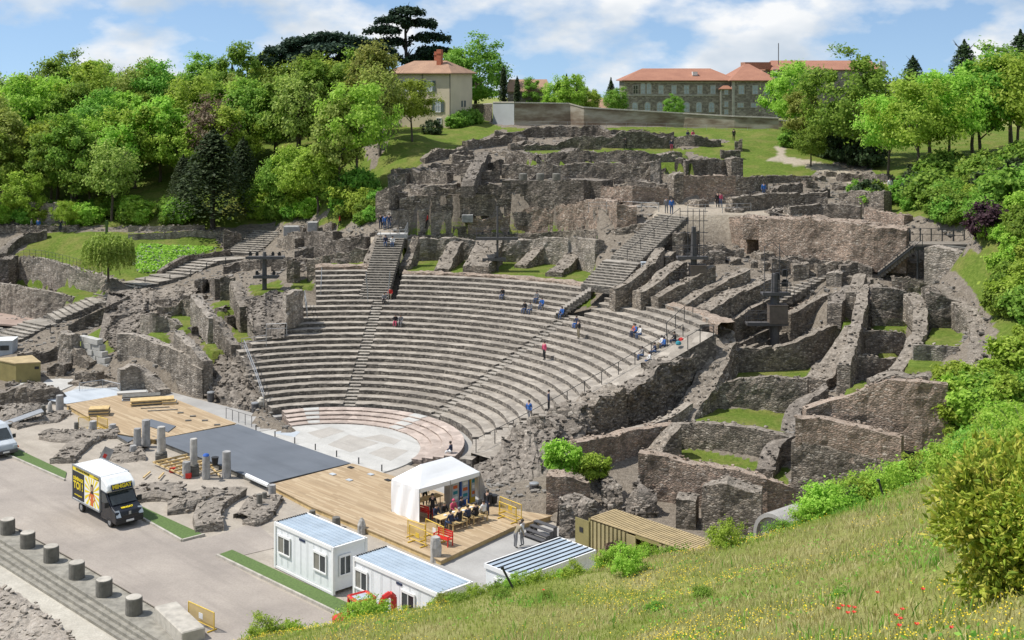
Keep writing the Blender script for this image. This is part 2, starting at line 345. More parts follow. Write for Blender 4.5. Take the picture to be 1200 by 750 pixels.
leafmat('leaf_purple', (.04,.02,.026), (.07,.036,.046), (.11,.06,.07))
leafmat('leaf_gloss', (.17,.25,.03), (.36,.43,.05), (.62,.57,.12), .35)
leafmat('grass_blade', (.21,.28,.05), (.35,.42,.085), (.50,.52,.20), .5)
leafmat('grass_dry', (.30,.26,.10), (.42,.37,.16), (.52,.46,.25), .3)
plain('flower_yellow', (.75,.55,.02), .7); plain('flower_red', (.65,.015,.01), .6)
# ------------------------------------------------------------------ theatre frame
CX, CY = -15.1, 104.1                       # centre of the orchestra
R0, TR, Z0, RH, NROW = 12.0, 0.97, 0.75, 0.366, 24
UA = np.array([.69, -.724]); VA = np.array([.724, .69])    # along the stage front, towards the seats
def seat_z(r): return Z0+np.clip((np.asarray(r)-R0)/TR, 0, NROW-1)*RH
def pol(r, az, z=0): return np.array([CX+r*math.cos(R(az)), CY+r*math.sin(R(az)), z])
def uv(u, v, z=0): return np.array([CX+u*UA[0]+v*VA[0], CY+u*UA[1]+v*VA[1], z])

# ------------------------------------------------------------------ terrain: heights known at points of the site
CTRL = [ # photo column, row, height of the ground there
 (-250,560,0),(-150,470,0),(-100,620,0),(0,470,0),(60,445,.1),(130,445,0),(240,465,0),(0,520,0),(100,560,0),(300,600,0),(250,520,0),(400,560,0),(500,590,0),(600,620,0),(560,680,0),(450,740,0),(650,650,0),(750,640,0),(820,650,0),(640,590,.4),
 (-60,405,.6),(0,405,.9),(48,381,2.1),(20,362,1),(-60,360,1),(70,365,1.3),(115,354,3.9),(155,338,4.9),(180,328,5.3),(60,335,4),(110,345,4),(30,325,4),(25,298,6.8),(80,308,6.9),(130,322,6.7),(100,275,9),(180,300,7.3),(210,324,5.5),(246,306,6.6),(284,300,6.9),(312,278,8.6),(320,270,9.2),(50,266,9.3),(-60,290,7),(-100,268,9.3),(160,265,9.6),(240,262,10),(330,258,10.6),
 (100,415,1.2),(140,385,3.4),(180,398,3.6),(215,382,4.3),(250,402,3.4),(285,396,3.9),(265,363,5.6),(215,345,5.2),(315,340,6.9),(355,335,7.2),(250,330,6.2),(300,303,7.9),(370,302,8.8),(400,276,10),(430,247,13.2),(400,255,11.2),(360,262,10.6),
 (450,215,16),(470,190,18.3),(420,225,14.5),(520,168,20),(490,158,21.3),(545,150,21.6),(440,170,20.2),(400,190,18.5),
 (480,312,9.0),(540,312,9.0),(620,316,9.0),(680,324,9.0),(540,304,9.1),(640,304,9.1),(600,271,12.7),(520,268,12.9),(700,262,13.3),(480,262,13),(600,240,15.3),(520,238,15.3),(460,240,14.8),(700,244,15.3),(800,248,15.3),(850,247,15.2),(960,240,15.2),(650,226,16.2),(560,215,16.9),(500,200,17.6),(650,205,17.5),(740,215,17),(650,190,18.5),(560,180,19.1),(740,190,18.5),(640,178,19.3),(780,178,19.3),(700,165,20.4),(600,158,20.9),(700,155,21.2),(800,158,21),(860,160,20.9),(700,149,21.8),(900,152,21.6),
 (900,195,18),(940,185,18.7),(860,180,19.2),(880,210,17),(1000,210,16.8),(960,190,18.4),(1000,225,16),(1060,243,15.6),(1100,255,16),(1150,265,16.4),(1190,290,15.4),(1190,330,12.6),(1180,370,10.8),(1180,410,9.2),(1190,450,9),(1000,165,20.3),(1100,200,18.6),(1200,200,19),
 (720,325,9.6),(770,333,9.5),(820,350,8.9),(840,330,10.2),(880,318,11),(800,310,11),(760,285,12.4),(830,285,12),(920,300,11.8),(960,302,11.8),(1010,307,11.8),(860,350,8.8),(900,345,9.3),(950,330,10.3),(840,372,7.6),(875,400,5.4),(930,390,6),(840,438,4),(900,437,4),(945,432,4.2),(985,400,6),(970,360,8.6),(990,375,7.9),(1000,345,9.7),(1040,335,10.2),(1085,350,9.4),(1085,320,11),(1040,383,7.4),(1040,410,6),(1030,430,5.2),(1105,395,7.9),(1085,422,7),(1130,400,8.2),(1150,430,8),(1010,455,5.2),
 (830,487,2.5),(900,494,2.5),(800,500,1.8),(735,490,1.5),(760,540,.9),(850,545,1),(910,557,1),(960,600,.2),(860,600,.2),(1020,600,.3),(650,560,1.2),(700,530,1.3),(620,520,1.5),(600,545,.4),(720,580,.3),
]
FARPT = [(-300,300,6),(-120,150,8),(-160,220,13),(-90,205,16),(-60,205,17.5),(-90,240,22),(-30,235,22.5),(0,230,22.3),(40,230,22),(90,230,21),(60,190,20.5),(95,160,20.5),(80,120,18),(75,90,16),(0,275,17),(40,290,15),(-60,280,16),(0,340,0),(-200,400,-30),(200,330,-5),(300,150,16),(0,800,-130),(-800,800,-140),(800,800,-140),(2500,2500,-600),(-2500,2500,-600),(0,3500,-900),(-600,100,-20),(-200,80,0),(-100,60,0),(-60,30,0),(-300,-100,0),(70,60,14),(300,0,15),(0,60,0),(20,70,0),(30,75,1),(10,85,0),(0,40,0),(0,0,0),(35,86,3),(45,90,6),(0,-300,5),(2500,-500,-100),(-2500,-500,-100)]
FORE = [ # near slope: photo column, row, depth
 (290,752,60),(420,738,57),(500,716,54),(600,690,52),(700,664,53),(800,655,55),(900,640,57),(1000,604,59),(1100,574,61),(1200,500,63),
 (600,750,43),(700,750,38),(900,750,29),(1050,750,25),(1200,750,21),(760,690,47),(900,660,46),(1000,650,42),(1100,640,36),(1200,620,30),(1000,690,34),(1150,560,50),(1250,480,55)]
def rbf_fit(P, z, lam=.02):
    P = np.asarray(P, float); z = np.asarray(z, float); n = len(P)
    A = np.hypot(P[:,None,0]-P[None,:,0], P[:,None,1]-P[None,:,1])+np.eye(n)*-lam
    Q = np.c_[np.ones(n), P/100]; K = np.block([[A, Q],[Q.T, np.zeros((3,3))]])
    s = np.linalg.solve(K, np.r_[z, 0, 0, 0]); return P, s[:n], s[n:]
def rbf_eval(m, x, y):
    P, w_, c = m; x = np.asarray(x, float); sh = x.shape; x = x.ravel(); y = np.asarray(y, float).ravel(); out = np.empty(len(x))
    for i in range(0, len(x), 20000):
        a, b = x[i:i+20000], y[i:i+20000]
        out[i:i+20000] = np.hypot(a[:,None]-P[None,:,0], b[:,None]-P[None,:,1])@w_+c[0]+c[1]*a/100+c[2]*b/100
    return out.reshape(sh)
_mp = [W(*c) for c in CTRL]; MAIN = rbf_fit([(p[0], p[1]) for p in _mp]+[f[:2] for f in FARPT], [p[2] for p in _mp]+[f[2] for f in FARPT])
_fp = [D(*c) for c in FORE]; _fx = [tuple(p) for p in _fp]
for p in _fp[:10]: _fx += [(p[0]-2.5, p[1]+6, p[2]-5.5), (p[0]-4, p[1]+12, p[2]-11), (p[0]-6, p[1]+24, p[2]-22)]
_fx += [(0,0,28.3),(-6,10,24),(10,0,28.6),(60,20,27),(60,45,21),(-20,0,20),(-20,20,14),(-25,40,4),(-40,0,12),(-45,30,0),(0,-30,30),(80,-30,32),(90,60,20),(48,70,14)]
FOREM = rbf_fit([p[:2] for p in _fx], [p[2] for p in _fx])
def inpoly(x, y, poly):
    x = np.asarray(x); y = np.asarray(y); c = np.zeros(x.shape, bool); n = len(poly)
    for i in range(n):
        x1, y1 = poly[i][0], poly[i][1]; x2, y2 = poly[i-1][0], poly[i-1][1]
        if y1 == y2: continue
        c ^= ((y1 > y) != (y2 > y)) & (x < (x2-x1)*(y-y1)/(y2-y1)+x1)
    return c
# level pieces of ground: outline in the photograph, height, cover (1 grass, 0 earth, 2 pale path)
FLATS = [
 ([(-700,1100),(-700,530),(-300,500),(-100,468),(60,446),(140,446),(236,463),(300,478),(300,500),(560,560),(560,592),(640,602),(700,640),(850,660),(850,800),(300,1100)], -.12, 0),
 ([(-900,440),(-100,560),(20,617),(190,713),(250,770),(300,900),(-900,1200)], -1.1, 0),
 ([(845,450),(835,437),(880,431),(955,427),(945,445)], 4.0, 1), ([(808,496),(812,478),(930,484),(926,508)], 2.5, 1), ([(775,533),(790,523),(925,552),(920,567)], 1.0, 1),
 ([(1000,462),(988,458),(1010,445),(1022,450)], 5.5, 1), ([(1058,431),(1075,410),(1118,413),(1100,432)], 7.35, 1), ([(1080,402),(1095,380),(1132,384),(1124,405)], 8.3, 1),
 ([(1018,388),(1022,375),(1063,377),(1060,389)], 7.8, 1), ([(1020,415),(1024,410),(1052,411),(1050,416)], 6.4, 1), ([(1028,371),(1030,365),(1066,367),(1066,372)], 8.4, 1),
 ([(983,379),(985,369),(1005,370),(1004,379)], 7.9, 1), ([(984,363),(986,356),(1002,357),(1000,364)], 8.8, 1), ([(1066,360),(1070,342),(1092,343),(1088,362)], 9.7, 1),
 ([(232,391),(262,388),(275,410),(245,414)], 3.5, 1), ([(268,383),(295,380),(303,404),(282,406)], 4.1, 1), ([(195,371),(228,368),(240,384),(212,389)], 4.4, 1), ([(170,390),(192,387),(200,398),(178,397)], 3.9, 1), ([(248,354),(278,352),(285,364),(252,366)], 5.8, 1), ([(292,334),(328,331),(332,342),(296,344)], 7.0, 1), ([(340,331),(366,329),(368,337),(344,338)], 7.3, 1), ([(312,383),(335,381),(338,388),(314,390)], 5.4, 1),
 ([(468,300),(560,296),(640,298),(702,305),(694,340),(640,334),(600,328),(470,324)], 9.0, 1), ([(385,308),(425,306),(425,316),(388,317)], 9.1, 1),
 ([(4,334),(26,324),(134,347),(100,352),(60,342)], 4.0, 1), ([(-90,372),(-90,350),(0,352),(72,362),(60,376)], 1.0, 0),
 ([(866,290),(897,292),(900,308),(864,304)], 11.5, 0),
 ([(765,252),(772,240),(948,236),(940,252)], 15.25, 2),
 ([(610,182),(615,175),(800,176),(812,192),(620,188)], 19.3, 1),
]
GRASS = [ # further grassed ground, outlined in the photograph
 [(18,300),(30,285),(60,272),(250,272),(262,300),(205,325),(150,330),(80,312)], [(8,330),(30,322),(130,345),(100,348)],
 [(-200,268),(-200,150),(420,150),(440,215),(400,245),(340,258),(330,262),(240,268),(0,262)], [(370,262),(400,240),(430,210),(455,170),(450,140),(560,140),(590,150),(560,165),(520,180),(470,205),(440,240),(400,270)],
 [(590,150),(910,148),(1000,160),(1000,185),(960,195),(950,206),(870,206),(862,190),(820,182),(800,176),(860,165),(800,160),(700,158),(600,158)],
 [(840,178),(900,170),(960,200),(870,208)], [(1000,150),(1300,150),(1300,480),(1178,460),(1172,400),(1180,330),(1150,290),(1140,270),(1090,255),(1040,250),(1010,240),(1030,215)],
 [(1100,500),(1110,455),(1150,445),(1172,400),(1190,400),(1190,560),(1100,560)], [(1105,300),(1180,290),(1180,420),(1165,380)], [(80,405),(140,372),(165,365),(140,410),(100,420)], [(120,395),(150,375),(175,395),(140,412)]]
PATHS = [[(905,172),(912,180),(900,188),(945,195),(985,212),(1025,222),(1040,215),(990,200),(960,190),(920,183),(920,172)], [(430,300),(470,300),(470,278),(445,270),(430,280)]]
gx = np.r_[-3000,-1800,-1000,-600,-400,-280,-210,-160,-125,-100,np.arange(-86,-60,1.0),np.arange(-60,52,.5),np.arange(52,72,1.0),80,95,115,150,200,280,400,700,1200,3000]
gy = np.r_[-3000,-1000,-300,-100,-50,-25,-10,0,6,12,np.arange(16,64,.8),np.arange(64,158,.5),np.arange(158,212,1.0),220,232,250,280,330,400,520,700,1000,1600,2600,4500]
GX, GY = np.meshgrid(gx, gy)
HM = rbf_eval(MAIN, GX, GY)
HM = HM+np.where((GY > 90) & (np.hypot(GX-CX, GY-CY) > 33), .18*fbm(GX*.35, GY*.35, s=3), 0)
GR = np.zeros(GX.shape); PT = np.zeros(GX.shape)
PXX = 600+FOC*GX/np.maximum(GY, 1); PYY = HZ+FOC*(EYE-HM)/np.maximum(GY, 1)
for poly in GRASS: GR[inpoly(PXX, PYY, poly) & (GY > 85)] = 1
for poly in PATHS: PT[inpoly(PXX, PYY, poly) & (GY > 85)] = 1
GR[(GY > 212) | (GX < -75) | (GX > 60)] = 1
for poly, z, cv in FLATS:
    q = inpoly(GX, GY, [W(a, b, z)[:2] for a, b in poly]); HM[q] = z; GR[q] = 1 if cv == 1 else 0
    if cv == 2: PT[q] = .8
RR = np.hypot(GX-CX, GY-CY); AZ = np.degrees(np.arctan2(GY-CY, GX-CX)); UU = (GX-CX)*UA[0]+(GY-CY)*UA[1]
bowl = (RR < 35.4) & (AZ > -40) & (AZ < 122) & (UU < 17)
HM = np.where(bowl, np.minimum(HM, np.where(RR < 13.5, -.2, seat_z(RR-1.6)-.55)), HM)
HF = rbf_eval(FOREM, GX, GY)+.12*fbm(GX*.5, GY*.5, s=9)+.05*fbm(GX*2, GY*2, s=19)
HF = np.where((GY > 95) | (GX > 100) | (GX < -60), -50, HF)
HT = np.maximum(HM, HF); FOREMASK = HF > HM+.02
GR[FOREMASK] = 1
def _bil(A, x, y):
    i = int(np.clip(np.searchsorted(gx, x)-1, 0, len(gx)-2)); j = int(np.clip(np.searchsorted(gy, y)-1, 0, len(gy)-2))
    tx = (x-gx[i])/(gx[i+1]-gx[i]); ty = (y-gy[j])/(gy[j+1]-gy[j])
    return (A[j,i]*(1-tx)+A[j,i+1]*tx)*(1-ty)+(A[j+1,i]*(1-tx)+A[j+1,i+1]*tx)*ty
def hm(x, y): return _bil(HM, x, y)
def ht(x, y): return _bil(HT, x, y)
def G(px, py, y0=80., y1=420., A=None):
    "first point of the site's ground met by the sight line through a photo pixel"
    A = HM if A is None else A; Y = y0; st = .5
    while Y < y1:
        X = (px-600)*Y/FOC; z = EYE-(py-HZ)*Y/FOC
        if z <= _bil(A, X, Y):
            a, b = Y-st, Y
            for _ in range(12):
                m_ = (a+b)/2
                if EYE-(py-HZ)*m_/FOC <= _bil(A, (px-600)*m_/FOC, m_): b = m_
                else: a = m_
            Y = b; return np.array([(px-600)*Y/FOC, Y, EYE-(py-HZ)*Y/FOC])
        Y += st
    Y = y1; return np.array([(px-600)*Y/FOC, Y, EYE-(py-HZ)*Y/FOC])
ny, nx = GX.shape; idx = np.arange(nx*ny).reshape(ny, nx)
quads = np.stack([idx[:-1,:-1], idx[:-1,1:], idx[1:,1:], idx[1:,:-1]], -1).reshape(-1, 4)
me = np_mesh('ground', np.stack([GX, GY, HT], -1).reshape(-1, 3), quads)
at = me.color_attributes.new('cover', 'FLOAT_COLOR', 'POINT')
at.data.foreach_set('color', np.stack([GR, PT, FOREMASK.astype(float), np.ones_like(GR)], -1).astype(np.float32).ravel())
tag(link('ground', me, 'terrain', smooth=True), kind='structure')
# ------------------------------------------------------------------ paved ground round the stage
def slab(name, poly, z, th, mt, kind='structure', parent=None):
    b = MB(); P_ = [W(a, c, z) for a, c in poly]; c0 = np.mean(P_, 0); c0[2] = z
    b.prism([(p[0]-c0[0], p[1]-c0[1]) for p in P_][::-1], -th, 0); o = b.build(name, mt, parent, tuple(c0))
    if kind: o['kind'] = kind
    return o
slab('sandy_ground', [(300,800),(190,712),(20,616),(-300,480),(-300,470),(-100,478),(60,452),(135,452),(236,468),(300,486),(330,507),(545,562),(560,596),(640,606),(690,640),(900,690),(900,900)], -.06, .3, 'sand')
slab('road', [(-420,470),(-60,500),(20,535),(158,594),(238,632),(300,612),(330,640),(262,656),(300,678),(400,726),(440,760),(300,800),(232,752),(190,716),(100,663),(20,619),(-100,562),(-420,480)], -.03, .06, 'road')
slab('forecourt', [(140,456),(166,450),(240,470),(310,487),(336,501),(300,506),(482,566),(520,552),(545,560),(600,590),(620,602),(555,592),(482,575),(209,474),(170,464)], -.02, .08, 'concrete')
slab('work_yard', [(500,665),(600,616),(650,616),(720,660),(760,690),(640,740),(560,720)], -.022, .08, 'concrete')
for poly in ([(-20,510),(12,522),(78,553),(76,562),(20,537),(-20,519)], [(160,590),(172,596),(238,626),(213,633),(158,602)], [(255,650),(272,644),(420,712),(470,735),(455,745),(404,722)]):
    slab('turf_strip', poly, .02, .06, 'turf')
for a, c in (((-20,521),(76,563)), ((158,603),(213,634)), ((213,634),(240,627)), ((254,651),(405,724))):
    p, q = W(*a, 0), W(*c, 0); d = q-p; L = np.hypot(d[0], d[1]); rz = math.atan2(d[1], d[0])
    b = MB(); n = max(2, int(L/1.0))
    for i in range(n): b.box(((i+.5)*L/n, 0, 0), (L/n-.02, .14, .22), m=0)
    tag(b.build('kerb', 'pale_stone', None, tuple(p), rz), kind='structure')
# ledge with steps down to the gravel
EDG = ((-60,598),(0,632),(90,689),(180,746),(240,786)); ROADL = ((-60,578),(20,617.5),(100,661),(190,714),(232,750),(262,780))
slab('stone_ledge', list(ROADL)[::-1]+list(EDG)[:], -.16, .5, 'ledge_stone')
for k in range(1, 4):
    slab('stone_step', [(x, y+9*(k-1)-6) for x, y in EDG][::-1]+[(x, y+9*k) for x, y in EDG], -.16-.19*k, .4, 'ledge_stone')
slab('gravel_path', [(-60,618),(0,652),(90,709),(180,766),(240,806),(240,1000),(-200,1000),(-200,560)], -.90, .3, 'gravel')

slab('plaza', [(-90,372),(-90,350),(0,352),(74,362),(60,376),(20,381)], 1.06, .2, 'red_plaza')
for poly in ([(46,452),(60,441),(84,441),(88,450),(70,458)], [(78,461),(92,452),(118,455),(100,464)], [(10,452),(22,446),(40,448),(34,456)]): slab('paving_slab', poly, .02, .2, 'pale_floor')
# ------------------------------------------------------------------ orchestra
def ring_mesh(name, r0, r1, z0, z1, a0, a1, step=.8, jz=.012, jr=.025, seed=0):
    n = max(2, int(abs(a1-a0)*math.pi/180*r0/step)); a = np.radians(np.linspace(a0, a1, n+1))
    rng = np.random.default_rng(seed+int(r0*97)+int(a0*13)); c, s = np.cos(a), np.sin(a)
    dz = rng.normal(0, jz, n+1); dr = rng.normal(0, jr, n+1); V = []
    for rr, zz in ((r0+dr, np.full(n+1, z0)), (r0+dr, z1-.03+dz), (r0+.03+dr, z1+dz), (np.full(n+1, r1), z1+dz*.3), (np.full(n+1, r1), np.full(n+1, z0))):
        V.append(np.stack([CX+rr*c, CY+rr*s, zz*np.ones(n+1)], -1))
    V = np.concatenate(V); m_ = n+1; F = []
    for k in range(5):
        k2 = (k+1) % 5
        i = np.arange(n); F.append(np.stack([k*m_+i, k2*m_+i, k2*m_+i+1, k*m_+i+1], -1))
    F = np.concatenate(F)
    me = np_mesh(name, V-np.array([CX, CY, 0]), F)
    bm = bmesh.new(); bm.from_mesh(me); bmesh.ops.holes_fill(bm, edges=[e for e in bm.edges if e.is_boundary]); bmesh.ops.recalc_face_normals(bm, faces=bm.faces); bm.to_mesh(me); bm.free(); return me
orch = empty('orchestra', (CX, CY, 0)); tag(orch, 'round paved orchestra floor with shallow pink steps before the seating', 'orchestra')
b = MB(); b.prism([(7.9*math.cos(t), 7.9*math.sin(t)) for t in np.linspace(R(-46.4+2), R(-46.4+178), 60)]+[tuple(-1.6*VA+UA*-8.2)[:2], tuple(-1.6*VA+UA*8.2)[:2]], -.2, .03); b.build('floor', 'pale_floor', orch)
def opanel(poly, mt, z=.036):
    b = MB(); P_ = [W(a, c, z)-np.array([CX, CY, 0]) for a, c in poly]; b.prism([(p[0], p[1]) for p in P_][::-1], z-.03, z); b.build('floor_panel', mt, orch)
opanel([(360,507),(386,500.5),(404,505),(376,514)], 'orchestra_grey'); opanel([(384,521),(409,509),(444,519),(411,530)], 'orchestra_grey'); opanel([(424,513),(447,509),(470,516),(462,521)], 'orchestra_grey'); opanel([(432,531),(452,523),(479,528),(458,540)], 'orchestra_grey')
opanel([(320,507.5),(345,512),(352,506),(335,503)], 'pale_panel', .04)
for k in range(4):
    r = 7.8+k*.86
    link('pink_step', ring_mesh('pink_step', r, r+.88 if k < 3 else 11.3, -.2+.001*k, .15*(k+1), -21+k*.8, 118-k*.5, .7), 'pink_stone', orch)
    for a0, a1 in ((100,107),(45.5,53.5)):
        link('white_slab', ring_mesh('white_slab', r+.05, r+.84, .15*(k+1)-.05, .15*(k+1)+.035, a0, a1, .4, .004, .004), 'pale_floor', orch)
opanel([(503,545),(530,537),(545,533),(530,545),(508,551)], 'pale_floor', .62) if False else None
link('walkway', ring_mesh('walkway', 11.25, 12.4, -.3, .1, -40, 121), 'concrete', orch)

# ------------------------------------------------------------------ seating: each row a part, broken by the stair aisles
seats = empty('theatre_seating', (CX, CY, 0)); tag(seats, 'curved stone seating of the Roman theatre, two dozen tiers around the orchestra', 'seating')
AIS = (87.0, 45.0, 3.0)
def az_left(k): return 120 if k <= 9 else (116-1.7*(k-10) if k < 13 else (109-1.6*(k-13) if k < 17 else 99.5))
def az_right(k):
    r = R0+k*TR; u = 11.0+(r-12)*.22; return 43.6-math.degrees(math.asin(min(.98, u/r)))
for k in range(NROW):
    r = R0+k*TR; z = Z0+k*RH; lo, hi = az_right(k), az_left(k); hw = math.degrees(.55/r)
    cuts = []
    for a in AIS:
        h2 = hw
        if k > 17 and a > 80: h2 = math.degrees(1.75/r)
        if k > 17 and 40 < a < 50: h2 = math.degrees(1.6/r)
        if lo+1 < a < hi: cuts.append((a-h2, a+h2))
    st = lo; segs = []
    for c0, c1 in sorted(cuts): segs.append((st, c0)); st = c1
    segs.append((st, hi))
    if k > 21: segs = [q for q in segs if (q[0] > 86) or k < 23 and q[1] > 42]
    for a0, a1 in segs:
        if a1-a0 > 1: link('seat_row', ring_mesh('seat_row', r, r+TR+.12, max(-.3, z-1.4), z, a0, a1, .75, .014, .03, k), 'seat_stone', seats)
    for a in AIS:
        if not lo+1 < a < hi or k > 17: continue
        for j in range(2):
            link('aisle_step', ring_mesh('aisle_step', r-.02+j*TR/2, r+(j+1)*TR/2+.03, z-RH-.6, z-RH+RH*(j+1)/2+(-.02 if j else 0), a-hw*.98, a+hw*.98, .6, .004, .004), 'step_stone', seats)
# brick-and-rubble rim behind the top row
def crest_strip(r0, r1, z, a0, a1, mt, nm, par, h=.45):
    n = int((a1-a0)*math.pi/180*r0/.45); a = np.radians(np.linspace(a0, a1, n+1)); prof = ((r0, -.6), (r0, h*.6), (r0+.25, h), ((r0+r1)/2, h*1.05), (r1-.2, h*.9), (r1, -.5)); V = []
    for rr, dz in prof:
        q = rr+.12*fbm(np.cos(a)*rr*1.3, np.sin(a)*rr*1.3, s=int(rr*3)); zz = z+dz+(0 if dz < 0 else 1)*(.16*fbm(np.cos(a)*rr*1.1, np.sin(a)*rr*1.1, s=int(rr*5)+1))
        V.append(np.stack([q*np.cos(a), q*np.sin(a), zz], -1))
    m_ = n+1; i = np.arange(n); F = np.concatenate([np.stack([k*m_+i, (k+1)*m_+i, (k+1)*m_+i+1, k*m_+i+1], -1) for k in range(len(prof)-1)])
    return link(nm, np_mesh(nm, np.concatenate(V), F), mt, par)
zt = Z0+(NROW-1)*RH
crest_strip(R0+(NROW-1)*TR, R0+(NROW-1)*TR+1.2, zt-RH, 48.6, 84.2, 'rubble_warm', 'rubble_rim', seats, .28)
crest_strip(R0+NROW*TR, R0+NROW*TR+1.2, zt, 90.0, 99.5, 'rubble_warm', 'rubble_rim', seats)
crest_strip(R0+22*TR, R0+22*TR+1.7, zt-2*RH, 12, 41, 'rubble_warm', 'rubble_rim', seats)

# ------------------------------------------------------------------ stage decks
def deck(name, poly, z, mt, label, cat='stage deck', edge='dark_stone', th=.3):
    b = MB(); P_ = [W(a, c, z) for a, c in poly]; c0 = np.mean(P_, 0); c0[2] = 0
    e = empty(name, tuple(c0), 0, label, cat)
    q = [(p[0]-c0[0], p[1]-c0[1]) for p in P_][::-1]
    b.prism(q, z-.05, z); b.build('deck_boards', mt, e)
    b = MB(); cc = np.mean(q, 0); b.prism([tuple(cc+(np.array(p)-cc)*.985) for p in q], -.1, z-.05); b.build('deck_frame', edge, e); return e
deck('stage_deck', [(77,474),(166,458),(209,469),(277,496),(180,515),(139,508)], .35, 'deck_wood', 'sandy wooden stage deck strewn with slab piles and pallets', edge='timber')
deck('stage_floor', [(279,497),(411,542.5),(312,566.5),(182,515)], .33, 'dark_mat', 'dark grey stage floor between the two wooden decks', 'stage floor')
deck('stage_deck', [(413,543),(482,564),(552,590),(648,604),(600,618),(517,657),(440,624),(366,594),(316,568)], .31, 'deck_wood', 'wooden stage deck under the white marquee and barriers', edge='timber')
deck('stage_ramp', [(50,467),(90,456),(158,453),(172,459),(78,473)], .30, 'pale_panel', 'pale grey panel floor at the far end of the wooden deck', 'floor panel')
deck('floor_panel', [(168,497),(177,491),(206,499),(197,506)], .42, 'dark_mat', 'loose dark grey panel lying on the sandy deck', 'floor panel', th=.05)
deck('floor_panel', [(135,509),(155,507),(158,514),(150,518)], .22, 'dark_mat', 'small grey panel beside the grey columns', 'floor panel')
# ------------------------------------------------------------------ ruined walls
STONE_ME = []
for i in range(6):
    bm = bmesh.new(); bmesh.ops.create_cube(bm, size=1.0)
    for v in bm.verts: v.co = Vector((v.co.x*random.uniform(.7,1.1), v.co.y*random.uniform(.7,1.1), v.co.z*random.uniform(.6,1.0)))
    STONE_ME.append((np.array([v.co[:] for v in bm.verts]), np.array([[v.index for v in f.verts] for f in bm.faces]))); bm.free()
def stones(name, P_, S_, mt, parent=None, origin=None):
    "many small rubble stones at points P_ with sizes S_, joined as one piece"
    V = []; F = []; n = 0; rng = np.random.default_rng(len(P_)*7+3)
    for p, s_ in zip(P_, S_):
        v, f = STONE_ME[rng.integers(6)]; a = rng.uniform(0, 6.28); t = rng.normal(0, .25)
        ca, sa = math.cos(a), math.sin(a); q = v*np.array([s_*rng.uniform(.8,1.5), s_, s_*rng.uniform(.3,.6)]); q = np.stack([q[:,0]*ca-q[:,1]*sa, q[:,0]*sa+q[:,1]*ca, q[:,2]+q[:,0]*t], -1)
        V.append(q+p); F.append(f+n); n += 8
    V = np.concatenate(V)
    if origin is not None: V = V-np.asarray(origin)
    o = link(name, np_mesh(name, V, np.concatenate(F)), mt, parent, (0,0,0) if (parent is not None or origin is None) else tuple(origin)); o['kind'] = 'stuff'; return o
WCOUNT = [0]
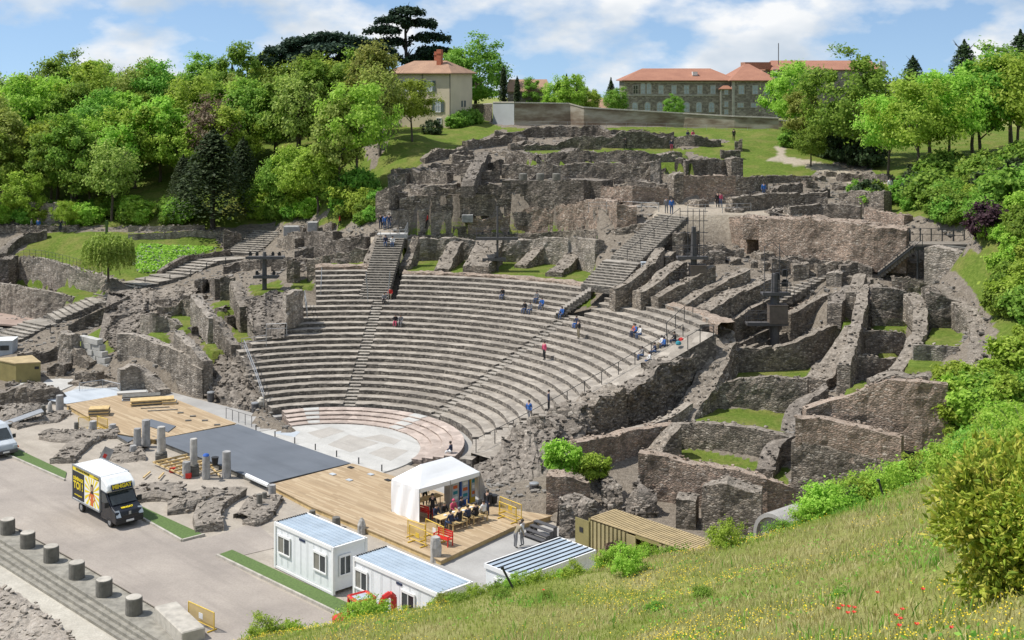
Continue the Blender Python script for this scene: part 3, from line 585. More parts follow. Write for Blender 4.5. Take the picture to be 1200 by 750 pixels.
def loft(base, top, th, mt, label, cat, name, group=None, rag=.3, disp=.1, step=.42, crest=True, blocky=True, topdrop=0, face_stones=0):
    "base/top: lists of world points along the visible face; th: thickness away from the eye"
    WCOUNT[0] += 1; sd_ = WCOUNT[0]*17
    base = np.array(base, float); top = np.array(top, float)
    seg = np.hypot(*(base[1:,:2]-base[:-1,:2]).T); seg = np.maximum(seg, np.hypot(*(top[1:,:2]-top[:-1,:2]).T)); s = np.r_[0, np.cumsum(seg)]; L = s[-1]
    n = max(3, int(L/step)); t = np.linspace(0, L, n+1)
    B = np.stack([np.interp(t, s, base[:,i]) for i in range(3)], -1); T = np.stack([np.interp(t, s, top[:,i]) for i in range(3)], -1)
    d = np.gradient(B[:,:2], axis=0); d /= np.maximum(1e-6, np.hypot(d[:,0], d[:,1]))[:,None]
    nr = np.stack([-d[:,1], d[:,0]], -1); mid = B[:,:2].mean(0)
    if (nr.mean(0)*mid).sum() < 0: nr = -nr                      # points away from the eye
    h = np.maximum(.2, T[:,2]-B[:,2]); rg = np.minimum(rag, .35*h.mean())
    if blocky:
        q = np.round(vnoise(t*.55+sd_, t*0+sd_, s=sd_)*2.2)/2.2; T[:,2] += rg*(.9*q+.7*vnoise(t*2.1, t*0+3.3, s=sd_+1))
    else: T[:,2] += rg*fbm(t*.8, t*0, s=sd_)
    m = max(2, int(h.mean()/step)); rows = []
    for j in range(m+1):
        f = j/m; q = B*(1-f)+T*f
        if j == 0: q[:,2] -= .7
        dd = disp*fbm(q[:,0]*1.1+q[:,1]*1.1, q[:,2]*1.3, t*1.1, s=sd_+5, o=4); q[:,:2] -= nr*dd[:,None]; rows.append(q)
    k = max(1, int(th/.5))
    for j in range(1, k+1):
        f = j/k; q = T.copy(); q[:,:2] += nr*(th*f); q[:,2] += -topdrop*f+(.0 if j == k else .1*vnoise(t*1.7+j*5, t*0+j, s=sd_+9))-(.12 if j == k else 0); rows.append(q)
    q = B.copy(); q[:,:2] += nr*(th+.05); q[:,2] -= .7; rows.append(q)
    V = np.concatenate(rows); w_ = n+1; i = np.arange(n); K = len(rows)
    F = np.concatenate([np.stack([a*w_+i, a*w_+i+1, (a+1)*w_+i+1, (a+1)*w_+i], -1) for a in range(K-1)])
    # ends
    E0 = [a*w_ for a in range(K)]; E1 = [a*w_+n for a in range(K)]
    o0 = np.array([B[:,0].mean(), B[:,1].mean(), B[:,2].min()])
    me = bpy.data.meshes.new(name); me.from_pydata((V-o0).tolist(), [], F.tolist()+[E0[::-1], E1])
    bm = bmesh.new(); bm.from_mesh(me); bmesh.ops.recalc_face_normals(bm, faces=bm.faces); bm.to_mesh(me); bm.free(); me.polygons.foreach_set('use_smooth', [False]*len(me.polygons))
    o = link(name, me, mt, None, tuple(o0)); tag(o, label, cat, group)
    if crest:
        c = int(L*th*2.6)+2; rng = np.random.default_rng(sd_); u_ = rng.uniform(0, L, c); v_ = rng.uniform(0.02, th*.95, c)
        P_ = np.stack([np.interp(u_, t, T[:,0])+np.interp(u_, t, nr[:,0])*v_, np.interp(u_, t, T[:,1])+np.interp(u_, t, nr[:,1])*v_, np.interp(u_, t, T[:,2])-topdrop*v_/th+.03], -1)
        if face_stones:
            c2 = int(L*np.hypot(h, np.hypot(*(T[:,:2]-B[:,:2]).T)).mean()*face_stones); ii = rng.integers(0, n+1, c2); jj = rng.integers(1, m+1, c2); ff = rng.uniform(0, 1, c2)[:,None]
            RW = np.stack(rows[:m+1]); Q = RW[jj-1, ii]*(1-ff)+RW[jj, ii]*ff; P_ = np.concatenate([P_, Q]); c += c2
        stones('crest_rubble', P_-o0, rng.uniform(.10, .27, c)*(1.35 if face_stones else 1), mt, o)
    return o
def wl(label, pts, th=1.0, mt='rubble', group=None, **k):
    "wall seen from the front: (column, row of its foot, row of its crest[, height of the foot])"
    ba = []; to = []
    for p in pts:
        b_ = W(p[0], p[1], p[3]) if len(p) > 3 else G(p[0], p[1], k.get('y0', 84.)); ba.append(b_); to.append((b_[0], b_[1], zat(p[2], b_[1])))
    k.pop('y0', None)
    return loft(ba, to, th, mt, label, k.pop('cat', 'ruin wall'), k.pop('name', 'ruin'), group, **k)
def rb(label, pts, th=1.0, h=2.5, mt='rubble', group=None, **k):
    "wall running away from the eye: (column, row, height) along its crest"
    P_ = np.array([W(*p) for p in pts]); d = P_[-1,:2]-P_[0,:2]; d /= np.hypot(*d); nr = np.array([-d[1], d[0]])
    if nr@P_[:,:2].mean(0) < 0: nr = -nr
    P_[:,:2] -= nr*th/2; hs = h if hasattr(h, '__len__') else [h]*len(P_)
    ba = [(p[0], p[1], p[2]-q) for p, q in zip(P_, hs)]
    return loft(ba, P_, th, mt, label, k.pop('cat', 'ruin wall'), k.pop('name', 'ruin'), group, **k)
def ms(label, base, top, th=2.0, mt='rough_core', group=None, **k):
    k.setdefault('disp', .38); k.setdefault('rag', .35); k.setdefault('step', .27); k.setdefault('face_stones', 5.0); k.setdefault('blocky', False)
    return loft([W(*p) for p in base], [W(*p) for p in top], th, mt, label, k.pop('cat', 'rubble mass'), k.pop('name', 'rubble_mass'), group, **k)
A_, B_, C_, D_ = 'rubble', 'rubble_dark', 'rubble_warm', 'rubble_pale'
# upper terraces, from the boundary wall down
wl('long ragged wall just below the grass by the tall boundary wall', [(580,163,157),(620,161,150),(660,160,147),(700,161,148),(716,163,153)], 1.2, B_)
wl('stepped dark wall with a raised hump above the narrow lawn', [(598,177,169),(650,176,169),(668,175,161),(720,174,160),(738,174,154),(765,174,158),(786,174,161)], 1.1, B_)
wl('low wall edging the narrow lawn at its house end', [(592,193,180),(640,193,181),(660,192,178)], 1.0, B_)
wl('double low wall edging the narrow lawn at its path end', [(660,192,177),(700,192,178),(760,192,178),(792,190,181)], 2.2, A_, topdrop=.3)
wl('long dark retaining wall below the narrow lawn', [(588,209,193),(640,210,193),(700,214,192),(764,215,193)], 1.0, A_)
wl('narrow pier closing the end of the long retaining wall', [(762,218,189),(773,218,188)], 1.4, D_)
wl('tall streaked block wall with three small piers on top', [(588,246,211),(620,247,211.5),(660,247,211),(684,245,211)], 1.4, B_, rag=.05, crest=False)
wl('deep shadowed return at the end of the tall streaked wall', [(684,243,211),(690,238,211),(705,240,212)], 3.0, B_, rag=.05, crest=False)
wl('smooth tan wall continuing the tall streaked wall', [(704,242,219),(740,241,219),(784,240,221)], .9, C_, rag=.08)
wl('ragged stub on top of the smooth tan wall', [(740,221,210),(757,221,209)], 1.4, B_)
wl('thick pier flanking the two-step block wall above the walkway', [(790,236,203),(801,236,201)], 1.6, A_)
wl('lower step of the two-step block wall above the walkway', [(800,234,206),(830,234,206),(862,233,206)], 1.0, C_, rag=.06)
wl('upper step of the two-step block wall above the walkway', [(803,212,188),(830,212,187),(866,211,188)], 1.6, A_, rag=.1)
wl('ragged shoulder at the lawn end of the two-step block wall', [(857,215,187),(871,215,189)], 1.8, A_)
wl('plain brown wall between the two-step block and the lawn corner', [(860,229,207),(885,228,207),(900,222,207)], .9, A_, rag=.08)
wl('long low wall along the foot of the upper path lawn', [(885,214,206),(920,214,206),(952,213,207)], .8, A_, rag=.1)
wl('short dark cross wall with a sloping shoulder below the lawn', [(905,230,222),(920,228,216),(941,228,215)], .9, B_)
wl('low broken wall crowning the upper path terrace beside the lawn', [(845,186,176),(868,187,178)], 1.2, B_)
wl('squat stone stub standing on the upper path lawn edge', [(861,178,163),(870,178,162)], 1.6, A_)
wl('wall humps beside the stub near the upper path lawn', [(790,174,163),(815,172,160),(845,172,165)], 1.0, B_)
# wood-side terraces
wl('corner block on the wood edge of the upper terraces', [(454,222,206),(466,222,205),(476,220,205)], 2.0, A_)
wl('top terrace wall stepping up beside the green slope', [(458,219,200),(490,217,199),(524,216,200)], 1.0, B_)
wl('low wall along the shoulder between green slope and upper terraces', [(498,192,183),(520,186,176),(548,182,172)], 1.2, A_)
wl('broken wall on the crest short of the narrow lawn', [(505,204,194),(540,200,188),(575,196,184)], 1.2, B_)
wl('dark step wall in the wood-side terraces under the crest', [(480,210,199),(510,207,195),(545,206,193),(585,206,190)], 1.2, B_)
wl('lopsided terrace wall beside the cleft in the upper ruins', [(540,216,203),(560,216,200),(586,214,201)], 1.4, A_)
rb('sloping masonry spine climbing the middle of the upper ruins', [(548,214,17.6),(556,196,18.9),(566,180,20.2)], 1.5, 1.0, B_)
wl('ruined flank block with deep slot over the stairs', [(440,262,226),(448,262,222),(456,262,222)], 3.2, A_)
wl('recessed side wall behind the deep slot on the ruined flank', [(458,252,226),(472,250,223),(478,248,222)], 1.6, B_)
wl('red banded terrace wall above the small stair landing', [(468,248,232),(500,248,229),(540,246,228),(580,246,228)], 1.2, A_, rag=.1)
wl('tan terrace wall directly above the small stair landing', [(458,266,247),(480,266,246),(503,266,244)], 1.0, D_, rag=.1)
wl('cubic ruin block beside the walker in red', [(505,270,249),(529,270,248)], 3.0, D_, rag=.08)
wl('dark upper part of the cubic ruin block', [(505,250,240),(531,250,240)], 2.4, B_, rag=.08)
wl('square stub below the cubic ruin block', [(531,279,266),(547,279,265)], 1.8, B_, rag=.08)
wl('small doorway wall in the upper middle terraces', [(553,228,217),(575,228,216),(588,228,218)], 1.0, B_)
wl('low crumbling wall in the wood-side terraces above the red band', [(480,230,222),(500,229,220),(520,228,222),(545,228,223)], 1.6, A_)
wl('tilted ruin lump over the red banded wall', [(495,232,218),(510,230,217),(522,232,221)], 2.0, A_)
# great outer wall above the seats
wl('long upper outer wall of the theatre, ragged and warm brown', [(548,276,258),(590,276,254),(606,276,252),(614,276,246),(646,277,243),(655,276,238),(690,274,236),(722,270,237),(746,264,243)], 1.3, C_, rag=.3)
wl('low ledge wall running along the foot of the upper outer wall', [(470,284,277),(540,283,274),(600,283,273.5),(660,281,272),(720,276,268),(758,270,262)], 1.3, A_, rag=.12)
wl('buttressed lower outer wall behind the grass strip', [(478,306,281),(510,305,279),(550,306,280),(580,307,282),(620,308,281),(660,311,279),(697,312,280)], 1.2, D_, rag=.2)
for i, (pts, t_, hs_, l_) in enumerate((([(535,280,11.5),(527,297,10.4),(517,315,9.3)], 1.6, [2.4,1.4,.5], 'pale leaning buttress between two patches of the grass strip'), ([(574,281,11.6),(566,297,10.8),(557,314,9.6)], 2.9, [2.4,1.6,.7], 'broad broken buttress beside the light mast on the grass strip'),
    ([(640,282,11.4),(626,295,10.4),(610,311,9.3)], 1.5, [2.2,1.2,.4], 'slanting buttress on the shaded side of the grass strip'), ([(684,283,11.4),(668,301,10.3),(648,321,9.3)], 1.7, [2.2,1.2,.4], 'long slanting buttress beside the great stairs'), ([(486,275,12.4),(480,294,10.7),(474,312,9.4)], 1.1, [2.2,1.5,.8], 'ragged parapet on the buttress side of the small stairs'), ([(446,273,12.4),(438,294,10.7),(430,313,9.4)], 1.3, [2.2,1.5,.8], 'ragged parapet on the wood side of the small stairs'))):
    rb(l_, pts, t_, hs_, A_, disp=.16, rag=.2)
# beside the small stairs
wl('dark wall on the wood side of the small stair landing', [(378,300,283),(400,297,279),(428,295,277)], 1.2, B_)
wl('low wall over the patch of grass beside the small stairs', [(385,309,298),(408,308,294),(430,306,293)], 1.0, A_)
wl('rubble wall behind the narrow upper seating block', [(345,308,296),(368,302,285),(400,296,284)], 1.2, B_)
wl('dark long wall under the grey platform in the trees corner', [(337,290,273),(365,289,272),(390,288,272)], 1.2, B_, rag=.1)
wl('rounded pier beside the light mast with crossed arms', [(336,331,305),(344,332,303),(352,331,307)], 1.6, A_)
wl('twin-slab pier behind the narrow upper seating block', [(360,329,303),(379,328,302)], 1.2, A_)
wl('ruin wall between the upper garden stair and cross-shaped mast', [(325,290,278),(345,292,280)], 1.2, A_)
wl('lumpy wall along the landing of the garden stairs', [(262,322,314),(280,318,308),(302,316,306),(318,312,300)], 1.4, B_)
wl('wall stub behind the light mast with crossed arms', [(318,318,304),(336,316,303)], 1.0, B_)
# wood-side cells
wl('long pale streaked wall facing the wooden deck', [(137,440,391,0),(150,441,392,0),(166,445,396,0),(200,454,408,0),(220,461,415,0),(224,463,427,0),(237,466,432,0)], 1.2, D_, rag=.12)
wl('broken wall end sloping down behind the timber pile', [(141,462,428,0),(158,460,428,0),(168,460,438,0),(178,462,448,0),(187,464,458,0)], 1.3, D_)
rb('lit partition wall between two grass cells beside the long pale wall', [(209,386,5.4),(226,402,4.6),(244,422,3.4)], 1.0, 2.6, D_)
rb('low partition wall in the middle of the wood-side grass cells', [(255,371,6.4),(265,386,5.4),(276,404,4.4)], .9, 1.6, A_)
rb('upright partition pier near the top of the wood-side cells', [(230,348,7.2),(240,358,6.8),(251,370,6.2)], 1.2, 2.2, D_)
rb('thick partition wall above the topmost wood-side grass cell', [(276,331,8.2),(282,344,7.6),(289,358,6.8)], 1.3, 2.2, A_)
rb('short pale partition beside the seating edge rail', [(295,362,6.6),(301,378,5.8),(307,394,4.8)], 1.0, 2.0, D_)
wl('low cross wall between the two lowest wood-side grass cells', [(225,393,383),(252,390,379)], .8, B_)
wl('dark cross wall behind the grass cell next to the rail', [(266,382,371),(293,380,368)], .9, B_)
wl('stepped cross wall above the wide wood-side grass cell', [(184,372,363),(208,369,357),(213,368,353),(229,370,355)], .8, A_)
wl('dark back wall of the wood-side cells under the gravel bench', [(173,364,352),(200,360,349),(222,356,347)], 1.0, B_)
wl('pale low wall enclosing the small wood-side grass cell', [(164,391,367),(180,390,367),(195,388,373),(206,388,381)], .9, D_)
wl('doorway wall at the head of the wood-side cells', [(237,345,330),(244,340,326),(252,352,327)], .9, B_)
wl('tall dark pier beside the topmost wood-side grass cell', [(258,353,327),(276,352,326)], .9, B_)
ms('huge dark broken vault mass beside the seating', [(290,366,6.4),(298,388,5.3),(316,389,5.3),(333,387,5.4)], [(290,350,7.4),(302,349,7.6),(320,345,7.8),(338,341,8.0)], 2.6, B_, disp=.25)
wl('pale broken pier at the edge of the seating', [(335,378,345,5.9),(345,376,342,6.0),(356,368,341,6.3)], 1.3, D_, disp=.2, rag=.35)
ms('craggy rubble slope under the wood end of the seating', [(243,467,0),(262,474,0),(285,480,0),(310,486,0)], [(248,414,3.2),(262,410,3.6),(280,408,3.9),(288,424,3.4)], 2.5, 'rough_core', disp=.55)
ms('dark rubble heap beside the garden stairs', [(120,398,2.4),(135,402,2.8),(150,394,3.2),(166,386,3.8)], [(134,372,4.4),(146,347,5.6),(160,343,5.9),(172,348,5.8)], 3.0, 'rough_core')
ms('gravelly bench of collapsed masonry above the wood-side cells', [(160,362,5.0),(190,356,5.3),(225,350,5.7)], [(165,345,5.8),(195,341,6.1),(232,338,6.4)], 3.0, 'rubble', disp=.2)
wl('pier wall beside the white ashlar blocks', [(68,428,392,.4),(75,430,390,.4),(84,431,391,.4)], 1.2, D_)
wl('broken wall end in front of the white ashlar blocks', [(84,432,405,.3),(92,434,415,.3),(104,436,425,.3)], 1.0, A_)
wl('low ruin wall behind the olive cabin', [(42,428,414,.4),(60,427,408,.4),(68,427,404,.4)], 1.0, B_)
wl('rubble bank in front of the olive cabin', [(-10,476,462,0),(15,474,455,0),(35,474,456,0),(50,473,458,0),(66,471,453,0),(78,468,460,0)], 1.8, 'rough_core', disp=.2)
# garden terraces 
wl('tall lichen-covered wall below the garden lawn', [(22,326,300,4),(50,330,303,4),(80,337,311,4),(110,343,321,4),(131,347,326,4)], .9, D_, rag=.08)
wl('retaining wall above the reddish plaza', [(-60,362,325,1),(0,366,332,1.1),(40,370,339,1.4),(86,372,348,1.6)], .9, D_, rag=.08)
wl('short dark wall at the corner of the garden terrace', [(-10,329,305,4),(10,329,304,4),(22,326,302,4)], 1.5, B_)
wl('stepped wall winding up beside the garden lawn', [(8,308,296),(15,296,284),(30,286,275),(55,280,271)], 1.2, B_)
wl('high grey wall at the edge of the wood', [(-80,262,234),(0,262,237),(42,262,236),(70,262,239)], .8, D_, rag=.1)
wl('lower wall stretch partly hidden by the young tree', [(70,262,250),(96,262,253)], .8, D_, rag=.1)
wl('dark low wall along the path under the wood', [(-40,272,264),(40,272,264),(90,270,265)], .7, B_, rag=.05)
wl('long low wall along the upper garden path', [(150,282,275),(200,280,273),(235,278,271),(262,278,270)], .9, D_, rag=.15)
wl('dark wall head beside the top flight of garden stairs', [(262,292,272),(283,290,272)], 1.2, B_)
wl('low pale wall below the pines', [(150,272,265),(200,271,264),(240,270,264)], .7, D_, rag=.1)
wl('curving edge wall of the rock garden along the stairs', [(190,325,317),(206,318,306),(222,310,299),(245,304,297),(270,300,292)], .9, B_, rag=.08)
wl('dark side wall of the lower garden stairs', [(80,391,381),(100,386,371),(125,378,360),(152,366,346)], .7, B_, rag=.05)
# right of the great stairs
RIBS = 'radial walls fanning down beside the great stairs'
rb('sloping parapet along the mast side of the great stairs', [(716,340,9.7),(740,324,10.8),(762,307,11.9),(774,290,12.8)], 1.0, 1.6, A_, rag=.12)
rb('radial wall next to the great stairs parapet, with the grey box', [(744,342,9.7),(770,325,10.9),(798,305,12.1)], 1.6, 2.2, A_, rag=.15)
rb('radial wall behind the tall light mast platform', [(767,347,9.5),(800,329,10.7),(834,311,11.9)], 1.3, 2.2, A_, rag=.15)
rb('broad pale radial wall beyond the light mast platform', [(798,354,9.1),(835,334,10.3),(873,314,11.7)], 1.6, 2.4, A_, rag=.15)
rb('long paired radial wall above the curved stair flight', [(822,362,8.7),(860,341,9.9),(904,321,11.1)], 2.2, 2.4, A_, rag=.15)
rb('dark upper parapet of the curved stair flight', [(845,380,7.4),(878,361,8.6),(906,346,9.4)], .8, 1.6, A_, rag=.06)
rb('pale lower parapet of the curved stair flight', [(922,368,8.1),(946,354,8.9),(968,343,9.6)], 1.0, 2.4, A_, rag=.06)
rb('thin low rib under the curved stair flight', [(856,394,6.2),(874,387,6.6),(890,380,7.0)], .7, 1.0, A_, rag=.05)
rb('second thin rib under the curved stair flight', [(852,406,5.6),(876,396,6.1),(898,385,6.8)], .8, 1.2, B_, rag=.05)
rb('long low wall under the lamp platform mast', [(860,412,5.2),(895,398,5.9),(930,384,6.7),(968,370,7.7)], 1.0, 1.8, A_, rag=.08)
AZ_ = 11.9
wl('warm brown great wall between great stairs and arched doorway', [(800,282,257,AZ_),(818,285,256,AZ_),(835,287,255,AZ_),(853,289,255,AZ_),(875,293,256,AZ_)], 3.6, C_, rag=.15)
wl('warm brown great wall between arched doorway and wooden stairs', [(889,296,256,AZ_),(926,300,257,AZ_),(970,304,258,AZ_),(1000,308,260,AZ_),(1024,310,264,AZ_),(1062,312,270,AZ_)], 3.6, C_, rag=.2)
ab = W(882, 294.5, AZ_)
loft([(ab[0]-.95, ab[1]+.35, zat(273, ab[1])), (ab[0]+.75, ab[1]-.3, zat(273, ab[1]))], [(ab[0]-.95, ab[1]+.35, zat(256, ab[1])), (ab[0]+.75, ab[1]-.3, zat(256, ab[1]))], 3.6, C_, 'lintel masonry bridging the arched doorway in the great wall', 'ruin wall', 'ruin')
wl('added dark block standing for the shade inside the arched doorway', [(872,288.5,268,11.9),(892,288.5,268,11.9)], 1.0, 'rubble_dark')  # dark block added behind the opening so that it reads as shaded
wl('low block at the foot of the arched doorway', [(885,304,298),(895,305,297)], 1.0, A_)
wl('long rubble wall above the great wall beside the walkway', [(858,248,231),(880,247,229),(920,244,227),(950,243,226),(970,243,226)], 1.3, A_, rag=.25)
wl('front ledge wall above the great wall and arched doorway', [(927,259,242),(960,260,240),(1008,260,242)], 1.2, A_, rag=.15)
wl('ruin wall under the big round tree at the lawn path', [(983,249,228),(1005,250,225),(1036,251,224)], 1.4, A_, rag=.2)
wl('low warm wall beside the wooden stair head', [(1012,262,246),(1040,264,249),(1060,264,253)], 1.0, C_)
wl('low cross wall in the path ruins', [(950,232,224),(973,232,224)], 1.0, B_)
for x, y in ((955,212),(968,207),(980,212),(975,222),(945,220)): wl('small ruin stub beside the sandy path', [(x,y,y-6),(x+13,y+1,y-5)], 1.2, A_, 'stubs along the sandy path')
wl('long low wall behind the sandy path at the tree foot', [(985,213,204),(1010,213,205),(1040,214,206)], 1.0, B_)
wl('crumbled pier beside the mast by the great stairs head', [(788,305,272),(800,306,270)], 1.4, A_)
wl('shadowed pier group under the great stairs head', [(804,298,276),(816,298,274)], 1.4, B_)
wl('low wall between great stairs head and arched doorway', [(818,300,287),(845,301,288),(872,303,290)], 1.0, A_)
wl('sloped stub wall below the low wall by the great stairs', [(780,322,300),(790,318,296)], 1.2, A_)
wl('ruined pier just below the arched doorway', [(905,322,305),(925,322,303),(940,322,306)], 1.6, B_)
wl('dark curved ruin above the curved stair flight', [(958,326,311),(985,322,308),(1010,322,312)], 1.2, A_)
wl('low ruin rim below the great wall', [(935,316,306),(965,316,307),(995,315,308)], 1.0, B_)
# bank-side cells
rb('stone-capped straight arm of the bank-side cells', [(1013,328,11.0),(1010,350,10.2),(1003,380,9.0),(997,405,8.0),(988,428,6.9)], 1.0, 1.7, A_, disp=.14)
rb('curving middle arm of the bank-side cells', [(1066,344,10.7),(1079,358,10.1),(1078,384,9.0),(1067,410,7.9),(1048,432,6.8)], 1.2, 1.6, A_, disp=.14)
rb('broad curving outer arm of the bank-side cells', [(1094,332,11.5),(1125,348,10.9),(1148,372,10.0),(1154,398,9.2),(1147,424,8.2)], 2.0, 2.2, A_, disp=.16)
rb('rubble platform joining the arms of the bank-side cells', [(1150,424,8.2),(1120,438,7.5),(1085,441,7.2),(1050,440,7.0),(1020,446,6.6)], 1.8, 2.2, A_, disp=.16)
rb('crumbling slope wall below the straight arm of the cells', [(1002,382,8.6),(986,405,7.2),(969,424,6.1),(956,442,5.2)], 2.2, 2.6, A_, disp=.2)
wl('thick block wall between the straight and middle arms', [(1021,369,341,8.7),(1040,370,339,8.7),(1063,370,342,8.7)], 1.3, B_)
wl('plain cross wall below the block wall of the cells', [(1014,412,388,6.55),(1036,412,388,6.55),(1060,412,390,6.55)], .9, A_, rag=.05)
wl('lowest cross wall between straight and middle arms', [(1004,440,417,5.5),(1028,438,417,5.6),(1050,434,419,5.8)], .9, A_)
wl('thin cross wall beside the uppermost cell lawn', [(1022,379,371,8.0),(1064,380,373,8.0)], .6, A_, rag=.05)
wl('dark ragged cross wall above the largest cell lawn', [(1085,383,346,8.35),(1105,384,343,8.35),(1120,384,350,8.35),(1134,384,358,8.35)], 1.8, B_)
wl('low kerb wall between the two largest cell lawns', [(1070,414,404,7.9),(1100,415,405,7.9),(1124,416,407,7.9)], .8, D_, rag=.06)
wl('short cross wall near the wooden stair foot', [(1058,344,331,9.7),(1091,345,332,9.6)], .8, B_, rag=.06)
rb('short curved rib beside the wooden stair foot', [(1008,324,11.4),(1003,334,10.8),(999,346,10.2)], 1.2, 2, A_)
rb('second short rib beside the wooden stair foot', [(1030,330,11.0),(1022,340,10.5),(1016,352,9.9)], 1.2, 2, A_)
wl('long low wall at the foot of the wooden stair', [(1045,334,325,10.4),(1070,335,326,10.4),(1090,338,330,10.2)], .9, A_, rag=.08)
wl('pale tall curved wall beside the wooden stairs', [(1083,324,291,11.3),(1104,329,291,11.1),(1123,334,297,10.9),(1130,337,318,10.8),(1148,346,324,10.2)], 1.6, D_, rag=.2)
wl('ragged dark mass behind the pale curved wall', [(1123,322,298,11.6),(1143,322,302,11.6)], 2.0, 'rough_core')
wl('lone pale pier on the grassy bank', [(1147,318,297,12.1),(1168,318,299,12.1)], 1.6, D_)
wl('crumbled stub beside the lone pale pier', [(1168,324,308,12.0),(1190,325,309,12.0)], 1.8, A_)
wl('stone-faced end of the outer arm above the shrubs', [(1148,358,322,10.0),(1166,362,330,9.8),(1172,380,352,9.4)], 1.8, A_)
wl('lit boundary wall between the mast and the bank-side cells', [(925,388,366,6.3),(946,383,355,6.6),(969,376,344,6.8)], .8, C_, rag=.04)
wl('round-headed pale pier at the end of the boundary wall', [(970,374,345,7.6),(981,375,342,7.6)], 1.2, D_)
wl('small cross wall above the tiny lawn by the pale pier', [(984,371,363,8.1),(1004,372,364,8.1)], .6, B_, rag=.04)
# further stubs and curbs in the fan below the great wall
wl('dark hollow wall at the foot of the great wall', [(985,328,312),(1005,326,310),(1022,326,314)], 1.2, B_)
wl('curved curb wall below the arched doorway', [(895,318,309),(915,314,305),(940,311,303)], 1.0, A_)
wl('thick stub wall behind the curved stair head', [(930,330,316),(948,326,312)], 1.5, A_)
wl('square stub beside the curved stair head', [(968,336,318),(986,337,317)], 1.8, D_)
rb('short radial wall beside the curved stair head', [(1000,330,11.0),(988,340,10.4),(978,352,9.8)], 1.3, 1.8, B_)
wl('broken curb under the wooden stairs', [(1040,322,308),(1062,324,306),(1082,324,306)], 1.0, A_)
wl('low stub above the straight arm of the cells', [(1008,344,330),(1024,345,329)], 1.4, A_)
wl('ruin bench between great stairs and first radial wall', [(775,312,302),(795,306,296)], 1.4, B_)
wl('dark recess block beside the grey cabinet mast', [(826,312,298),(850,309,296)], 1.8, B_)
wl('tumbled wall on the dirt under the garden stairs', [(20,426,415),(45,424,414)], 1.2, A_)
wl('foundation stub beside the olive cabin', [(55,440,430,.1),(75,441,429,.1)], 1.6, B_)
wl('foundation stub beside the pale paving slabs', [(88,447,438,.1),(112,449,437,.1)], 1.4, A_)
wl('low wall stub at the corner of the plaza stairs', [(28,442,432,.1),(42,440,431,.1)], 1.4, B_)
wl('short wall on the slope above the narrow lawn', [(565,171,163),(590,170,161)], 1.2, A_)
wl('scattered wall base on the upper slope', [(530,192,184),(556,190,181)], 1.6, A_)
wl('square base behind the red banded wall', [(515,226,216),(535,226,215)], 1.8, B_)
wl('small dark wall beneath the tall streaked wall', [(600,258,248),(632,257,247)], 1.2, B_)
wl('low footing wall before the smooth tan wall', [(690,254,246),(712,253,245)], 1.2, A_)
# three terraces at lower right
wl('long ragged retaining wall above the highest terrace lawn', [(847,438,427,4),(862,437,415,4),(903,434,402,4.1),(907,434,408,4.1),(923,433,402,4.1),(958,429,390,4.2),(988,425,380,4.2),(1000,424,379,4.2)], 1.0, A_)
wl('retaining wall between the highest and middle terrace lawns', [(823,479,452,2.5),(850,480,447,2.5),(873,481,442,2.5),(900,483,442,2.5),(946,487,447,2.5)], 1.0, A_, rag=.12)
wl('retaining wall between the middle and lowest terrace lawns', [(790,525,497,1.0),(830,531,495,1.0),(880,540,502,1.0),(926,549,514,1.0)], 1.1, A_, rag=.1)
wl('overgrown wall sloping from the middle terrace to the rubble bank', [(676,562,519,.4),(715,549,512,.7),(752,534,503,.9),(792,525,497,1.0)], 1.2, C_, rag=.1)
rb('low parapet above the overgrown wall', [(690,514,2.0),(730,504,2.3),(785,487,2.9),(808,470,3.7)], .9, 1.4, D_, rag=.06)
rb('steep broken spur below the end of the seating ramp', [(850,382,8.2),(842,408,6.8),(830,438,5.2),(814,464,3.9),(796,490,2.5)], 2.2, 3.0, A_, disp=.25)
rb('pier spur between two lower terrace walls', [(792,500,3.2),(776,514,2.4),(758,530,1.6)], 1.6, 1.6, A_)
rb('spur wall closing the middle terrace lawn', [(962,457,4.7),(940,464,4.3),(930,480,3.6),(925,506,2.5)], 1.3, 2.0, B_)
rb('spur wall closing the lowest terrace lawn', [(926,513,3.1),(907,521,2.7),(896,548,1.7)], 1.3, 1.8, B_)
wl('long pinkish front wall under the lowest terrace lawn', [(748,586,531,.2),(780,589,537,.2),(844,601,548,.1),(900,606,561,.1),(932,602,570,.1)], 1.3, C_, rag=.12)
wl('tall dark-topped block in front of the pinkish wall', [(822,620,571,.1),(842,624,567,.1),(892,628,578,.1)], 2.2, A_, rag=.15)
wl('stepped lump beside the dark-topped block', [(792,618,592,.1),(815,620,586,.1)], 2.0, A_)
wl('lower tier of the great three-tier wall, stone faced', [(927,593,519,.1),(960,597,522,.1),(1000,601,531,.1),(1052,606,544,.2)], 1.6, A_, rag=.08)
wl('middle tier of the great three-tier wall, pink rubble', [(932,521,491,4.4),(968,525,493,4.3),(1026,537,504,4.0),(1056,544,512,3.8)], 1.4, C_, rag=.12)
wl('upper tier of the great three-tier wall with putlog holes', [(945,501,479,5.0),(970,501,470,5.0),(1000,506,463,4.9),(1017,509,453,4.8),(1042,513,444,4.8),(1076,518,447,4.8),(1111,522,450,4.7)], 1.3, C_, rag=.08)
wl('ragged dark return at the end of the great three-tier wall', [(1050,560,500,1.5),(1075,560,500,1.6),(1100,556,490,2.0)], 2.0, 'rough_core')
